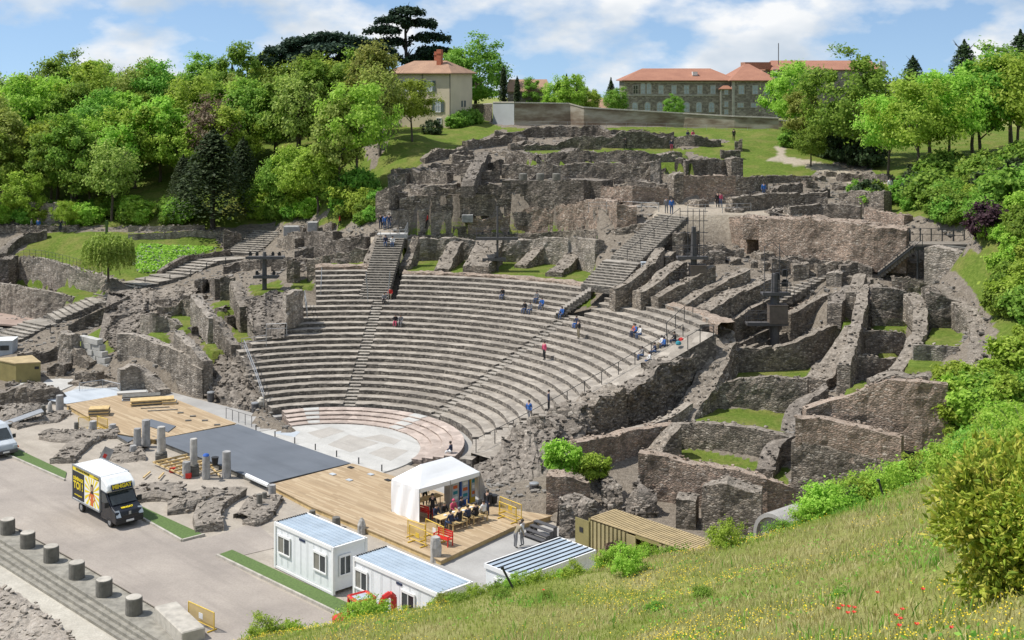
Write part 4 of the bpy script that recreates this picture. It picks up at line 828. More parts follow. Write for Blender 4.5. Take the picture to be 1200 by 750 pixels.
# rubble bank beside the ramp
ms('craggy rubble bank beside the marquee', [(562,580,.0),(600,592,.0),(640,580,.2),(672,552,.6),(690,528,1.2)], [(556,545,.9),(600,521,2.0),(632,502,3.0),(660,490,3.6),(690,474,4.4)], 2.0, 'rough_core', disp=.6)
ms('stone block beside the dark recess of the rubble bank', [(694,519,1.2),(714,511,1.4),(736,504,1.5)], [(694,474,4.2),(714,463,4.7),(734,454,5.1)], 2.2, A_, disp=.15)
ms('rubble slope climbing below the ramp rail', [(738,502,1.5),(778,486,2.3),(808,466,3.1),(830,446,4.2)], [(736,455,5.1),(770,432,6.1),(808,413,6.9),(838,398,7.5)], 2.0, 'rough_core', disp=.3)
wl('warm pier wall carrying the two green bushes', [(640,602,558,.1),(665,603,560,.1),(692,600,567,.1)], 2.0, C_, rag=.1)
ms('big rounded broken pier behind the olive container', [(655,630,0),(668,632,0),(700,625,0)], [(657,597,1.6),(672,590,1.9),(700,596,1.7)], 2.4, 'rough_core', disp=.15, cat='broken pier', name='broken_pier')
ms('small rounded broken pier above the olive container', [(704,600,.2),(718,602,.2),(730,600,.2)], [(705,573,1.6),(716,569,1.8),(730,574,1.7)], 2.0, 'rough_core', disp=.15, cat='broken pier', name='broken_pier')
ms('twin hollow broken pier above the olive container', [(733,606,.1),(750,608,.1),(770,606,.1)], [(733,578,1.5),(750,573,1.8),(770,580,1.5)], 2.4, B_, disp=.15, cat='broken pier', name='broken_pier')
ms('low broken pier below the two green bushes', [(684,588,.2),(702,590,.2),(722,588,.2)], [(686,562,1.5),(702,558,1.7),(722,566,1.5)], 2.2, 'rough_core', disp=.18, cat='broken pier', name='broken_pier')
wl('thin long wall on the top lawn below the boundary wall', [(640,157,151),(700,158,152),(760,160,153),(790,161,155)], .9, A_)
wl('second thin long wall on the top lawn', [(722,166,160),(770,168,161),(830,169,162)], .9, B_)
wl('terrace wall between the narrow lawn and the hump wall', [(598,186,179),(640,186,180),(690,187,180)], .9, A_)
wl('broken terrace wall under the double low wall', [(600,201,194),(650,202,195),(720,203,195),(780,204,196)], 1.0, B_)
wl('broken terrace wall above the smooth tan wall', [(706,224,216),(745,224,215),(782,224,217)], 1.0, A_)
wl('stepped terrace wall beside the masonry spine', [(570,200,190),(590,200,189)], 1.4, A_)
wl('crest wall beside the green slope', [(548,176,167),(575,172,162),(600,168,159)], 1.1, A_)
wl('long footing wall on the path lawn edge', [(800,196,188),(835,196,188),(860,196,189)], 1.0, B_)
# countless broken stubs between the bigger walls
rz_ = random.Random(31)
def stubs(n, poly, label, group, w0=10, w1=26, h0=4, h1=9, mats=(A_, B_, A_), th=1.1):
    x0, x1 = min(p[0] for p in poly), max(p[0] for p in poly); y0, y1 = min(p[1] for p in poly), max(p[1] for p in poly); k = 0
    while k < n:
        x, y = rz_.uniform(x0, x1), rz_.uniform(y0, y1)
        if not inpoly(np.array([x]), np.array([y]), poly)[0]: continue
        w_ = rz_.uniform(w0, w1); sl = rz_.uniform(-.18, .18)*w_; h = rz_.uniform(h0, h1); wl(label, [(x, y, y-h*rz_.uniform(.5,1)), (x+w_*.5, y+sl*.5, y+sl*.5-h), (x+w_, y+sl, y+sl-h*rz_.uniform(.4,1))], th*rz_.uniform(.8,1.8), rz_.choice(mats), group); k += 1
stubs(46, [(470,262),(455,222),(500,195),(560,172),(600,158),(700,160),(760,170),(790,190),(770,236),(700,252),(600,258),(540,262)], 'low broken wall stub among the upper terraces', 'stubs in the upper terraces')
stubs(22, [(740,330),(800,300),(830,285),(900,300),(1010,312),(1030,330),(960,340),(900,322),(840,318),(790,330)], 'broken stub in the fan of radial walls', 'stubs in the radial fan', 8, 18, 4, 9)
stubs(16, [(790,215),(860,215),(950,222),(1030,240),(1020,262),(930,262),(870,256),(800,258)], 'crumbled stub beside the upper walkway ruins', 'stubs by the upper walkway', 10, 24, 4, 8)
stubs(16, [(325,300),(345,270),(420,262),(440,280),(430,300),(385,318),(340,330)], 'crumbled stub between small stairs and garden stairs', 'stubs by the small stairs', 8, 20, 4, 9)
stubs(16, [(165,350),(230,335),(300,310),(330,320),(300,345),(270,380),(200,385),(160,385)], 'crumbled stub among the wood-side grass cells', 'stubs in the wood-side cells', 8, 18, 3, 7)
stubs(12, [(470,276),(700,268),(690,280),(480,284)], 'low curb stub on the bench of the outer wall', 'stubs on the outer wall bench', 12, 30, 3, 6)
stubs(12, [(0,452),(60,436),(130,440),(140,452),(90,462),(20,470)], 'low footing stub beside the pale paving slabs', 'footings by the paving slabs', 8, 18, 2, 5)
# low ruins behind the stage
BS = 'low curved foundations behind the stage'
def low(label, base, top, th=1.5, mt='foundation_stone'): ms(label, base, [(a, b_, c*.75) for a, b_, c in top], th, 'foundation_stone' if mt != 'rubble_pale' else mt, None, disp=.07, rag=.1, face_stones=2.0, cat='foundation', name='foundation')
low('rubble-edged pit wall beside the white van', [(44,516,0),(60,520,0),(85,522,0),(104,517,0)], [(48,506,.5),(62,508,.5),(85,508,.5),(110,503,.5)], 1.6)
low('curved foundation band behind the box truck', [(88,543,0),(96,533,0),(108,522,0),(122,515,0),(138,514,0)], [(86,536,.5),(96,526,.5),(108,514,.55),(122,507,.55),(138,507,.55)], 1.8)
low('curved niche wall under the tall columns', [(170,541,0),(166,533,0),(166,526,0),(176,519,0),(184,518,0)], [(170,533,.4),(166,526,.4),(166,519,.4),(176,513,.4),(184,512,.4)], 1.2, B_)
low('deep block foundation beside the long turf strip', [(160,590,0),(178,588,0),(198,590,0),(216,588,0)], [(160,580,.6),(178,577,.6),(200,577,.6),(218,576,.6)], 2.6)
low('long rubble foundation in the middle of the backstage ruins', [(196,604,0),(220,602,0),(245,594,0),(262,588,0)], [(196,596,.5),(220,589,.7),(245,583,.7),(268,575,.7)], 2.2)
low('curved rubble band beside the white office cabin', [(262,622,0),(258,610,0),(262,598,0),(275,588,0),(288,580,0)], [(262,612,.6),(258,600,.6),(263,588,.6),(276,579,.6),(290,573,.6)], 1.8)
low('dark curved step under the two short grey columns', [(284,614,0),(300,618,0),(318,610,0),(324,598,0),(331,586,0)], [(284,608,.4),(300,610,.4),(317,603,.4),(324,591,.4),(331,580,.4)], 2.4, 'rubble')
low('flat foundation under the fallen sign board', [(120,540,0),(140,546,0),(165,542,0)], [(120,530,.35),(142,533,.35),(168,530,.35)], 3.0, 'rubble')
low('low bank of rubble beside the metal ramp', [(0,497,0),(20,496,0),(45,486,0),(52,480,0)], [(0,482,.8),(20,480,.9),(38,474,.8),(52,472,.6)], 2.4)
low('low foundation bench under the small dark columns', [(20,504,0),(45,498,0),(70,496,0),(84,486,0)], [(20,497,.4),(45,491,.4),(66,488,.4),(82,480,.4)], 1.6, 'rubble')
low('rubble scarp along the gravel path', [(-20,690,-.75),(20,708,-.75),(50,735,-.75),(100,770,-.75)], [(-30,672,.3),(10,684,.3),(42,712,.3),(85,745,.3)], 4.0, 'rough_core') if False else None
# ------------------------------------------------------------------ stairs: every step a part
def stairs(label, pts, width, rise=.19, mt='step_stone', side=None, group=None, cat='staircase', name='staircase'):
    P_ = [np.array(p, float) for p in pts]; e = empty(name, tuple(P_[0]), 0, label, cat, group); meshes = {}
    for a, b in zip(P_[:-1], P_[1:]):
        d = b-a; run = np.hypot(d[0], d[1]); rz = math.atan2(d[1], d[0])
        if abs(d[2]) < .35:
            m = MB(); m.box((run/2, 0, -.4), (run+.3, width, .8)); o = m.build('landing', mt, e); o.location = tuple(a-P_[0]); o.rotation_euler = (0, 0, rz); continue
        n = max(2, int(round(d[2]/rise))); rr, r2 = run/n, d[2]/n; key = (round(rr, 4), round(r2, 4))
        if key not in meshes:
            m = MB(); m.box((rr/2+.02, 0, -.35), (rr+.06, width, .7)); meshes[key] = m.mesh('step'); meshes[key].materials.append(M[mt])
        for i in range(n):
            o = bpy.data.objects.new('step', meshes[key]); COL.objects.link(o); o.parent = e; q = a+d*(i/n); q[2] = a[2]+r2*(i+1); o.location = tuple(q-P_[0]); o.rotation_euler = (0, random.uniform(-.008,.008), rz)
        if side:
            nr = np.array([-d[1], d[0], 0])/run
            for s in (-1, 1):
                m = MB(); q0 = a-P_[0]+nr*s*(width/2+.06); q1 = b-P_[0]+nr*s*(width/2+.06); w2 = nr*.05
                for f in ((q0, q1),):
                    vs = [f[0]-w2-(0,0,.25), f[1]-w2-(0,0,.25), f[1]-w2+(0,0,.1), f[0]-w2+(0,0,.1)]; vs += [v+2*w2 for v in vs]
                    m.add(vs, ((0,1,2,3),(7,6,5,4),(0,4,5,1),(1,5,6,2),(2,6,7,3),(3,7,4,0)))
                m.build('stringer', side, e)
    return e
stairs('wide great stairs climbing from the seats to the upper walkway', [W(702,337,9.35), W(729,307,11.3), W(733,304,11.4), W(789,252.5,15.3)], 4.1, .19)
stairs('narrow flight cut through the top rows below the great stairs', [W(652,367,6.95), W(692,339,9.3)], 2.2, .2)
stairs('small stairs rising between two ragged parapets to a white landing', [W(437,350,7.05), W(458,279,12.0)], 3.0, .2)
stairs('long garden stairs beside the lawn and rock garden', [*[W(a,b_,c)+np.array([0,0,.38]) for a,b_,c in ((8,401,.95),(46,382,2.1),(60,377,2.3),(112,355.5,3.9),(122,352,4.1),(155,338,5.0),(205,325,5.5),(244,307,6.6),(282,301,6.9),(316,274,9.0))]], 4.4, .19)
stairs('curved stair flight under the mast platforms', [W(857,384,6.8)+np.array([0,0,.5]), W(884,370,7.6)+np.array([0,0,.5]), W(890,367,7.75)+np.array([0,0,.5]), W(962,327.5,10.3)+np.array([0,0,.5])], 2.5, .2)
stairs('wooden stairs climbing to the timber platform', [W(1030,319,11.2), W(1074,284,14.2)], 1.9, .2, 'timber_grey', 'rail_dark')
pf = empty('timber_platform', tuple(W(1078,285,14.2)), 0, 'timber platform bridging from the wooden stairs to the green bank', 'platform')
m = MB(); m.box((2.4, .3, -.1), (6.2, 2.2, .2)); m.build('deck', 'timber_grey', pf); m = MB(); m.box((2.4, -.85, -.35), (6.2, .12, .35)); m.build('edge_beam', 'rail_dark', pf)
for x in (-.4, 2.4, 5.2):
    m = MB(); m.tube((x, -.6, -.2), (x, -.6, -3.5), .09); m.build('post', 'rail_dark', pf)
stairs('dark steps leading off the timber platform beside the pale wall', [W(1140,304,12.6), W(1118,289,14.1)], 2.4, .22, 'dark_stone')
for i, (a, b_, z) in enumerate(((338,346,12.0),(352,360,11.2),(366,374,10.6),(394,402,9.4),(410,418,9.0))):
    p, q = W(1172,a,z), W(1215,a+2,z); m = MB(); m.box(((q[0]-p[0])/2, .3, -.3), (abs(q[0]-p[0]), .5, .6))
    tag(m.build('retaining_beam', 'dark_stone', None, tuple(p)), 'timber edge of a small grass step beside the outer arm of the cells', 'edging', 'grass steps on the bank')
# ramp beside the seats
rs = np.linspace(12.6, 31.5, 40); V = []
for r in rs:
    u = 11.0+(r-12)*.22; v = math.sqrt(r*r-u*u); z = float(Z0+(r-R0)/TR*RH)-.02
    for du, dz in ((0, -1.2), (0, 0), (2.6, .05), (2.7, -2.2)):
        q = uv(u+du, v, z+dz); q[2] += 0 if dz < -.5 else random.uniform(-.02,.02); V.append(q)
V = np.array(V); F = []
for i in range(len(rs)-1):
    for k in range(3): a = i*4+k; F.append((a, a+4, a+5, a+1))
rp = link('seating_ramp', np_mesh('seating_ramp', V-uv(11,3), np.array(F)), 'seat_stone', None, tuple(uv(11,3))); tag(rp, 'pale sloping ramp along the rail at the cut edge of the seating', 'ramp')
# ------------------------------------------------------------------ railings
def rail(label, pts, h=1.0, gap=2.0, mt='rail_dark', bars=(1.0,), r=.028, pr=.035, group=None, name='handrail'):
    P_ = [np.array(p, float) for p in pts]; e = empty(name, tuple(P_[0]), 0, label, 'railing', group)
    s = np.r_[0, np.cumsum([np.linalg.norm(b-a) for a, b in zip(P_[:-1], P_[1:])])]; n = max(1, int(s[-1]/gap)); A = np.array(P_)
    pm = MB(); pm.tube((0,0,-.15), (0,0,h), pr); me_ = pm.mesh('post'); me_.materials.append(M[mt])
    for i in range(n+1):
        q = [np.interp(s[-1]*i/n, s, A[:,k]) for k in range(3)]; o = bpy.data.objects.new('post', me_); COL.objects.link(o); o.parent = e; o.location = tuple(np.array(q)-P_[0])
    for f in bars:
        m = MB(); m.path([tuple(p-P_[0]+np.array([0,0,h*f])) for p in P_], r); m.build('rail', mt, e)
    return e
rr_ = []
for r in np.linspace(13, 30.5, 10):
    u = 11.25+(r-12)*.22; v = math.sqrt(r*r-u*u); rr_.append(uv(u, v, float(Z0+(r-R0)/TR*RH)))
rail('dark handrail along the cut edge of the seating', rr_, .95, 1.75)
rail('short handrail beside the top of the seating ramp', [W(806,408,7.2), W(826,396,7.9), W(836,396,8.0)], 1.0, 1.2)
rail('dark handrail at the steps near the top of the ramp', [W(781,392,7.6), W(797,377,8.4), W(812,365,9.0)], 1.0, 1.4)
rail('pale metal handrail at the craggy end of the seating', [W(286,411,4.05), W(300,446,2.4), W(309,473,.9)], 1.0, 1.6, 'galv', (1.0,.55), .035)
rail('pale railing beside the narrow upper seating block', [W(376,346,7.3), W(377,325,9.0)], 1.0, 1.4, 'galv', (1.0,.5))
rail('pale railing on the step above the grass cells', [W(360,372,6.2), W(357,352,7.1)], 1.0, 1.3, 'galv', (1.0,.5))
rail('pale railing along the grass cell edge', [W(283,408,4.1), W(312,404,4.3)], .9, 1.2, 'galv', (1.0,.5))
rail('pale railing at the broken vault over the seats', [W(312,391,5.4), W(336,390,5.5)], .9, 1.0, 'galv', (1.0,.5))
rail('handrail on the wood side of the small stairs', [W(431,352,7.1), W(429,330,9.0)], 1.0, 1.2, 'galv', (1.0,.5))
rail('handrail on the buttress side of the small stairs', [W(455,350,7.2), W(457,329,9.0)], 1.0, 1.2, 'galv', (1.0,.5))
rail('thin handrail up the middle of the great stairs', [W(735,304,11.5), W(797,254,15.3)], .9, 1.8)
rail('thin railing along the upper walkway edge', [W(690,247,15.3), W(735,246,15.3), W(772,248,15.3)], .9, 1.6, 'galv', (1.0,.55), .02)
rail('thin railing on the upper walkway past the great stairs', [W(806,250,15.3), W(850,249,15.3), W(880,248,15.2)], .9, 1.6, 'galv', (1.0,.55), .02)
rail('lawn fence of thin posts above the lichen wall', [W(21,301,6.85), W(50,303,6.9), W(80,310,6.95), W(128,325,6.75)], 1.0, 1.0, 'rail_dark', (1.0,.55), .018, .022, name='fence')
rail('row of small posts along the garden stairs', [W(20,406,.95), W(60,388,2.2), W(118,362,3.9), W(162,344,5.0)], .8, 3.0, 'rail_dark', (1.0,), .02, .05)
rail('rope posts along the upper garden stairs', [W(170,333,5.3), W(215,328,5.6), W(252,311,6.6), W(292,306,7.0)], .8, 2.6, 'rail_dark', (1.0,), .02, .06)
rail('railing of the upper garden stairs beside the trees', [W(292,300,7.1), W(326,278,9.0)], .9, 1.8, 'rail_dark', (1.0,.5), .02)
rail('dark handrail on the upper side of the curved stairs', [W(846,384,6.9), W(876,366,7.8), W(952,323,10.4)], 1.0, 1.8)
rail('dark handrail on the lower side of the curved stairs', [W(869,386,6.7), W(895,372,7.6), W(970,332,10.2)], 1.0, 1.8)
rail('handrail on the open side of the wooden stairs', [W(1037,322,11.2), W(1081,287,14.2)], 1.0, 1.4, bars=(1.0,.5))
rail('handrail on the wall side of the wooden stairs', [W(1023,316,11.3), W(1067,282,14.3)], 1.0, 1.4, bars=(1.0,.5))
rail('timber platform railing before the green bank', [W(1066,281,14.3), W(1080,281,14.3), W(1130,283,14.2)], 1.1, .9, bars=(1.0,.5), pr=.06)
rail('sloping railing climbing the green bank from the platform', [W(1118,281,14.3), W(1150,262,16.4)], 1.0, 1.6, bars=(1.0,))
rail('thin railing around the white stair landing', [W(446,280,12.1), W(474,279,12.2), W(478,270,12.6)], .9, 1.0, 'galv', (1.0,.5), .02)
rail('yellow tape on short posts before the orchestra', [W(300,505,.02), W(340,518,.02), W(390,534,.02), W(440,550,.02), W(476,561,.02)], .5, 2.6, 'dark', (), .01, .05, name='rope_barrier')
rail('red topped workers rail on the forecourt', [W(265,490,0), W(295,500,0)], .9, .9, 'mast', (1.0,), .02, .03)
# ------------------------------------------------------------------ lighting masts
def mast(label, base, h, r, plats, group='lighting masts in the ruins'):
    e = empty('light_mast', tuple(base), 0, label, 'light mast', None); m = MB(); m.lathe(((r,0),(r,h*.6),(r*.7,h)), (0,0,-.3), 10); m.build('mast_pole', 'mast', e)
    for z, x0, x1, box in plats:
        m = MB(); m.box(((x0+x1)/2, 0, z), (x1-x0, 1.3, .16)); m.box(((x0+x1)/2, -.68, z+.05), (x1-x0, .08, .3)); m.build('platform', 'mast', e)
        m = MB()
        for x in np.linspace(x0+.05, x1-.05, 4):
            for y in (-.6, .6): m.tube((x, y, z), (x, y, z+1.05), .022, 5)
        for y in (-.6, .6):
            for q in (.55, 1.05): m.tube((x0+.05, y, z+q), (x1-.05, y, z+q), .022, 5)
        if box != 'bare': m.build('guard_rail', 'mast', e)
        if box and box != 'bare':
            m = MB(); m.box((box[0], -.2, z+.1+box[2]/2), (box[1], 1.2, box[2])); m.box((box[0], -.2, z+.14+box[2]), (box[1]+.08, 1.28, .06)); m.build('cabinet', 'cabinet_brown', e)
    return e
def lamps(e, pts, s=.3):
    for p in pts:
        m = MB(); m.box((0,0,0), (s, s*.8, s)); m.lathe(((s*.3,0),(s*.45,.12)), (0,0,s*.5), 8); o = m.build('lamp', 'dark', e); o.location = p
e = mast('cross-shaped mast with two arms above the wood-side grass cells', W(310,339,7.0), 4.3, .25, [(1.35,-1.1,1.5,'bare'),(3.4,-1.9,2.1,'bare')]); lamps(e, [(-1.5,0,3.75),(-.8,0,3.75),(.9,0,3.75),(1.6,0,3.75),(-.8,0,1.7),(1.0,0,1.7)])
e = mast('slender mast with two thin platforms above the grass strip', W(583,318,9.0), 7.2, .12, [(1.3,-1.6,.9,'bare'),(3.5,-2.3,2.2,0)]); lamps(e, [(-1.6,0,4.0),(1.2,0,4.0)], .22)
e = mast('grey cabinet mast among the radial walls near the great stairs', W(813,344,9.3), 6.6, .3, [(1.1,-2.4,1.0,(.35,1.5,1.5)),(3.4,-1.6,1.3,0)])
m = MB()
for x in (-.6, -.1, .5, .9):
    m.tube((x,-.3,3.4), (x,-.3,8.0), .035, 5)
for z in (4.6, 5.8, 6.9, 7.8): m.tube((-1.3,-.3,z), (1.3,-.3,z), .035, 5)
m.build('lamp_frame', 'mast', e)
e = mast('tall mast with dark cabinet platform over the curved stairs', W(908,405,5.5), 6.8, .42, [(2.0,-2.6,1.1,(.2,1.65,1.6)),(4.7,-1.2,1.3,0)])
m = MB()
for x, z in ((-1.0,9.0),(-.3,7.5),(.35,9.2),(1.0,7.2)): m.tube((x,-.4,4.7), (x,-.4,z), .035, 5)
m.path([(-1.0,-.4,9.0),(-.3,-.4,9.4),(1.5,-.4,7.6)], .03, 5); m.path([(-1.0,-.4,8.4),(.9,-.4,7.4)], .03, 5); m.tube((-1.2,-.4,6.9), (1.4,-.4,6.9), .03, 5); m.build('lamp_frame', 'mast', e); lamps(e, [(.9,0,6.5),(.2,0,6.2),(.9,0,5.6)], .5)
# ------------------------------------------------------------------ column stumps behind the stage
def column(px, yb, yt, wpx, label, mt='column_grey', ped=0, group=None, z=0.0):
    b_ = W(px, yb, z); s = b_[1]/FOC; h = (yb-yt)*s; r = wpx*s/2; e = empty('column_stump', tuple(b_), 0, label, 'column', group); z0 = 0
    if ped:
        m = MB(); m.box((0,0,ped/2-.1), (r*2.7, r*2.7, ped+.2), .3); m.lathe(((r*1.35,0),(r*1.35,.12),(r*1.05,.2)), (0,0,ped), 14); bevel(m.build('pedestal', 'dark_stone', e), .04); z0 = ped
    m = MB(); k = [(r*1.02, z0-.05),(r, z0+h*.15),(r*.985, z0+(h-z0)*.4),(r*.95, z0+(h-z0)*.7),(r*.93, h-.1),(r*.9, h)]; m.lathe(k, (0,0,0), 16, jit=.035)
    m.build('column_shaft', mt, e, smooth=False); return e
for a in ((171,523,492,10,'tall grey column with a timber scrap on top, in the group of three','column_grey'),(161,527,502,9,'middle-height grey column in the group of three','column_grey'),(156,533,522,8.5,'knee-high grey stump in the group of three','column_grey'),(218.5,559,541,10,'waist-high pale stump beside the timber frame','column_grey'),(241.5,560,534,9.5,'grey column with a blue cap beside the timber frame','column_grey'),(265.5,559,529,10.5,'smooth pale column at the edge of the dark stage floor','column_grey'),
    (304,596,579,7,'dark stump on the curved step beside the sandy yard','bollard_side'),(310,589,577,6,'thin stump behind the dark stump on the curved step','bollard_side'),(319,581,568,9,'stout stump at the corner of the wooden deck','column_grey'),(89.5,505,495,5.5,'small dark stump beside the yellow fence','bollard_side'),(109,506,493.5,9,'mid grey stump between the yellow fence panels','column_grey'),(132,507,497,8.5,'low grey drum at the edge of the sandy deck','column_grey'),(70,481,463,9,'lone grey column by the pale panel floor','column_grey'),(51,490,475,5.5,'slim dark column on the low foundation bench','bollard_side'),(366,604,598,8,'stub of column behind the office cabin','bollard_side'),(394,617,606,10,'round dark drum behind the office cabin','bollard_side')):
    column(a[0], a[1], a[2], a[3], a[4], a[5])
column(189, 540, 500, 10, 'weathered column on a dark pedestal before the dark stage floor', 'column_stone', .55)
column(227, 556, 514, 9, 'weathered column on a pedestal inside the timber frame', 'column_stone', .6)
m = MB(); m.lathe(((.22,.0),(.26,.05),(.18,.16),(.05,.2)), (0,0,0), 10); tag(m.build('bucket', 'blue', None, tuple(W(241.5,534.5,1.75))), 'upturned blue bucket capping the grey column by the timber frame', 'bucket')
def stone(px, yb, yt, wpx, label, tip=.3):
    b_ = W(px, yb, 0); s = b_[1]/FOC; h = (yb-yt)*s; r = wpx*s/2; m = MB(); m.lathe(((r*.95,-.1),(r,h*.2),(r*.95,h*.55),(r*(.5+tip/2),h*.85),(r*tip,h)), (0,0,0), 9, jit=.12); return tag(m.build('standing_stone', 'column_stone', None, tuple(b_)), label, 'stone')
stone(424,624,607,11,'pointed standing stone between office cabin and deck',.15); stone(510.5,657,629,14,'tall flat-topped standing stone at the deck corner',.75); stone(58.5,487,471,6,'leaning dark slab beside the slim column',.5)
# bollards on the ledge
BOL = [(9,625),(32.5,641),(60,657.5),(90,677),(122,697.5),(157,719)]
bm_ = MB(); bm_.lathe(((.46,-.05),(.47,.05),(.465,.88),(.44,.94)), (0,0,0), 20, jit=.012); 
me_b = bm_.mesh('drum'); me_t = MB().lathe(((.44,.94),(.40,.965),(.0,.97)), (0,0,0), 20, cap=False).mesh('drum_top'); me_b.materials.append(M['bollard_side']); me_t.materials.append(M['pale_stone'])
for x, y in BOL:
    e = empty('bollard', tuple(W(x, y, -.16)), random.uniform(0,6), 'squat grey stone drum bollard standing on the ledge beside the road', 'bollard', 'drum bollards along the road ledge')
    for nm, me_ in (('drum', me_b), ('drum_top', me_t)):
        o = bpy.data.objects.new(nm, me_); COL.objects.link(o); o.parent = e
pr0 = W(190,730,-.2); m = MB(); m.box((1.6,0,.35), (4.2,1.3,.9), -.25); tag(bevel(m.build('stone_block', 'pale_stone', None, tuple(pr0), math.atan2(UA[1],UA[0])+.1), .06), 'long pale stone block at the end of the bollard ledge', 'stone block')
# rubble heap at the gravel path
low('grey rubble bank along the gravel path', [(-160,760,-.9),(-80,800,-.9),(-20,840,-.9),(30,880,-.9)], [(-30,683,-.5),(12,697,-.5),(45,722,-.5),(85,758,-.5)], .6, 'rubble_pale')
# ashlar blocks
ea = empty('ashlar_masonry', tuple(W(95,425,.6)), 0, 'curved stack of white ashlar blocks below the garden stairs', 'stonework'); p0, p1 = W(95,423,.6), W(130,433,.4); d = p1-p0
bmesh_ = MB(); bmesh_.box((0,0,0), (.92,.7,.52)); abm = bmesh_.mesh('block'); abm.materials.append(M['pale_floor'])
for row in range(5):
    for i in range(int(6-row*.5)):
        f = (i+.5+(row % 2)*.5)/6.2
        if f > 1: continue
        q = p0+d*f; o = bpy.data.objects.new('block', abm); COL.objects.link(o); o.parent = ea; o.location = (q[0]-p0[0]+random.uniform(-.06,.06), q[1]-p0[1]+random.uniform(-.12,.12), .26+row*.56); o.rotation_euler = (0, 0, math.atan2(d[1],d[0])+random.uniform(-.08,.08)); o.scale = (random.uniform(.8,1.05), 1, 1)
# ------------------------------------------------------------------ things lying on the deck
def stack(label, px, py, z, dims, rows, mats, rz=R(-46.4), cat='board stack', name='board_stack', across=1):
    e = empty(name, tuple(W(px, py, z)), rz, label, cat); L, w_, h = dims
    for k in range(rows):
        for j in range(across):
            m = MB(); m.box((random.uniform(-.08,.08), (j-(across-1)/2)*w_/across, h*(k+.5)), (L*random.uniform(.94,1.0), w_/across*.96, h*.9)); m.build('board', mats[(k+j) % len(mats)], e)
    return e
ST = R(25)
stack('flat stack of pale grey panels on the sandy deck', 166, 467, .36, (3.4,1.3,.09), 4, ['pale_panel','dark_stone'], R(14)); stack('long stack of dark yellow-edged boards on the sandy deck', 179, 473, .36, (3.8,1.3,.12), 4, ['dark_stone','timber'], R(16)); stack('thin white sheet lying over the panel stack', 155, 461, .36, (2.8,.9,.06), 3, ['pale_floor'], R(14), 'sheet', 'white_sheet'); stack('small pile of pale planks beside the long board stack', 199, 473, .36, (1.3,.8,.1), 3, ['timber','pale_stone'], R(12)); stack('squared pallet of yellow boards in the middle of the sandy deck', 117, 486, .36, (1.7,1.2,.13), 5, ['timber','dark_stone'], R(10), 'pallet', 'pallet')
for x, y, l_ in ((182,478,'single plank near the long board stack'),(190,481,'loose plank lying parallel to the board stacks')): stack(l_, x, y, .36, (2.6,.18,.05), 1, ['dark_stone'], R(12), 'plank', 'loose_plank')
for x, y in ((212,484),(226,488),(241,493),(255,498),(220,493)): stack('small dark floor socket on the sandy deck', x, y, .36, (.5,.3,.07), 1, ['dark_stone'], R(10), 'floor socket', 'floor_socket')
for x, y in ((411,548),(434,556),(455,563),(390,556),(410,563)): stack('small floor hatch on the wooden deck', x, y, .32, (.5,.35,.05), 1, ['dark' if x % 2 else 'pale_panel'], R(-46), 'floor hatch', 'floor_hatch')
for o in COL.objects:
    if o.name.startswith('floor_socket'): o['group'] = 'floor sockets on the sandy deck'
    if o.name.startswith('floor_hatch'): o['group'] = 'floor hatches on the wooden deck'
tf = empty('timber_framework', tuple(W(215,548,0)), R(-46.4), 'unfinished timber floor frame between the weathered columns', 'timber frame')
for i in range(6):
    m = MB(); m.box((-1.9+i*.75, 0, .3), (.09, 2.8, .14)); m.build('joist', 'timber', tf)
for j in range(4):
    m = MB(); m.box((0, -1.3+j*.85, .2), (4.6, .1, .1)); m.build('bearer', 'timber', tf)
for a, b_, l_ in (((158,571),(197,578),'long timber beam lying on the backstage ground'),((168,560),(176,553),'short timber offcut beside the long beam'),((186,561),(192,554),'tilted timber offcut below the frame'),((245,556),(262,551),'timber length beside the smooth pale column'),((249,549),(258,558),'crossed timber length by the pale column')):
    p, q = W(*a, .1), W(*b_, .1); m = MB(); m.tube((0,0,.02), tuple(q-p), .07, 4); tag(m.build('timber_beam', 'timber', None, tuple(p)), l_, 'timber')
for x, y, l_ in ((202,553,'red tool case under the weathered column'),(221,560,'red crate against the waist-high pale stump')): m = MB(); m.box((0,0,.15), (.4,.3,.3)); m.box((0,0,.32), (.42,.32,.04)); tag(m.build('tool_case', 'red', None, tuple(W(x, y, 0))), l_, 'case')
m = MB(); m.lathe(((.2,0),(.27,.55),(.29,.6)), n=14); tag(m.build('bucket', 'dark', None, tuple(W(252,545,.33))), 'dark bucket on the dark stage floor by the blue-capped column', 'bucket')
m = MB(); m.box((0,0,0), (1.5,.05,.75)); sb = m.build('sign_board', 'column_grey', None, tuple(W(123,536,.5)), R(60)); sb.rotation_euler = (R(-20), R(-62), R(30)); tag(sb, 'grey notice board with a red mark leaning on the foundations', 'sign'); m = MB(); m.box((.1,-.03,.05), (.3,.02,.25)); m.build('red_mark', 'red', sb)
m = MB(); p, q = W(2,498,.1), W(50,481,.9); d = q-p; L = np.linalg.norm(d); m.box((L/2,0,0), (L,1.2,.1)); rm = m.build('metal_ramp', 'galv', None, tuple(p), math.atan2(d[1],d[0])); rm.rotation_euler = (0, -math.asin(d[2]/L), math.atan2(d[1],d[0])); tag(rm, 'grey metal ramp over the rubble behind the white van', 'ramp')
p, q = W(289,557,.45), W(315,569,.45); m = MB(); m.tube((0,0,0), tuple(q-p), .16, 6); tag(m.build('white_pipe', 'white_panel', None, tuple(p)), 'white trunking resting on the corner of the wooden deck', 'pipe')
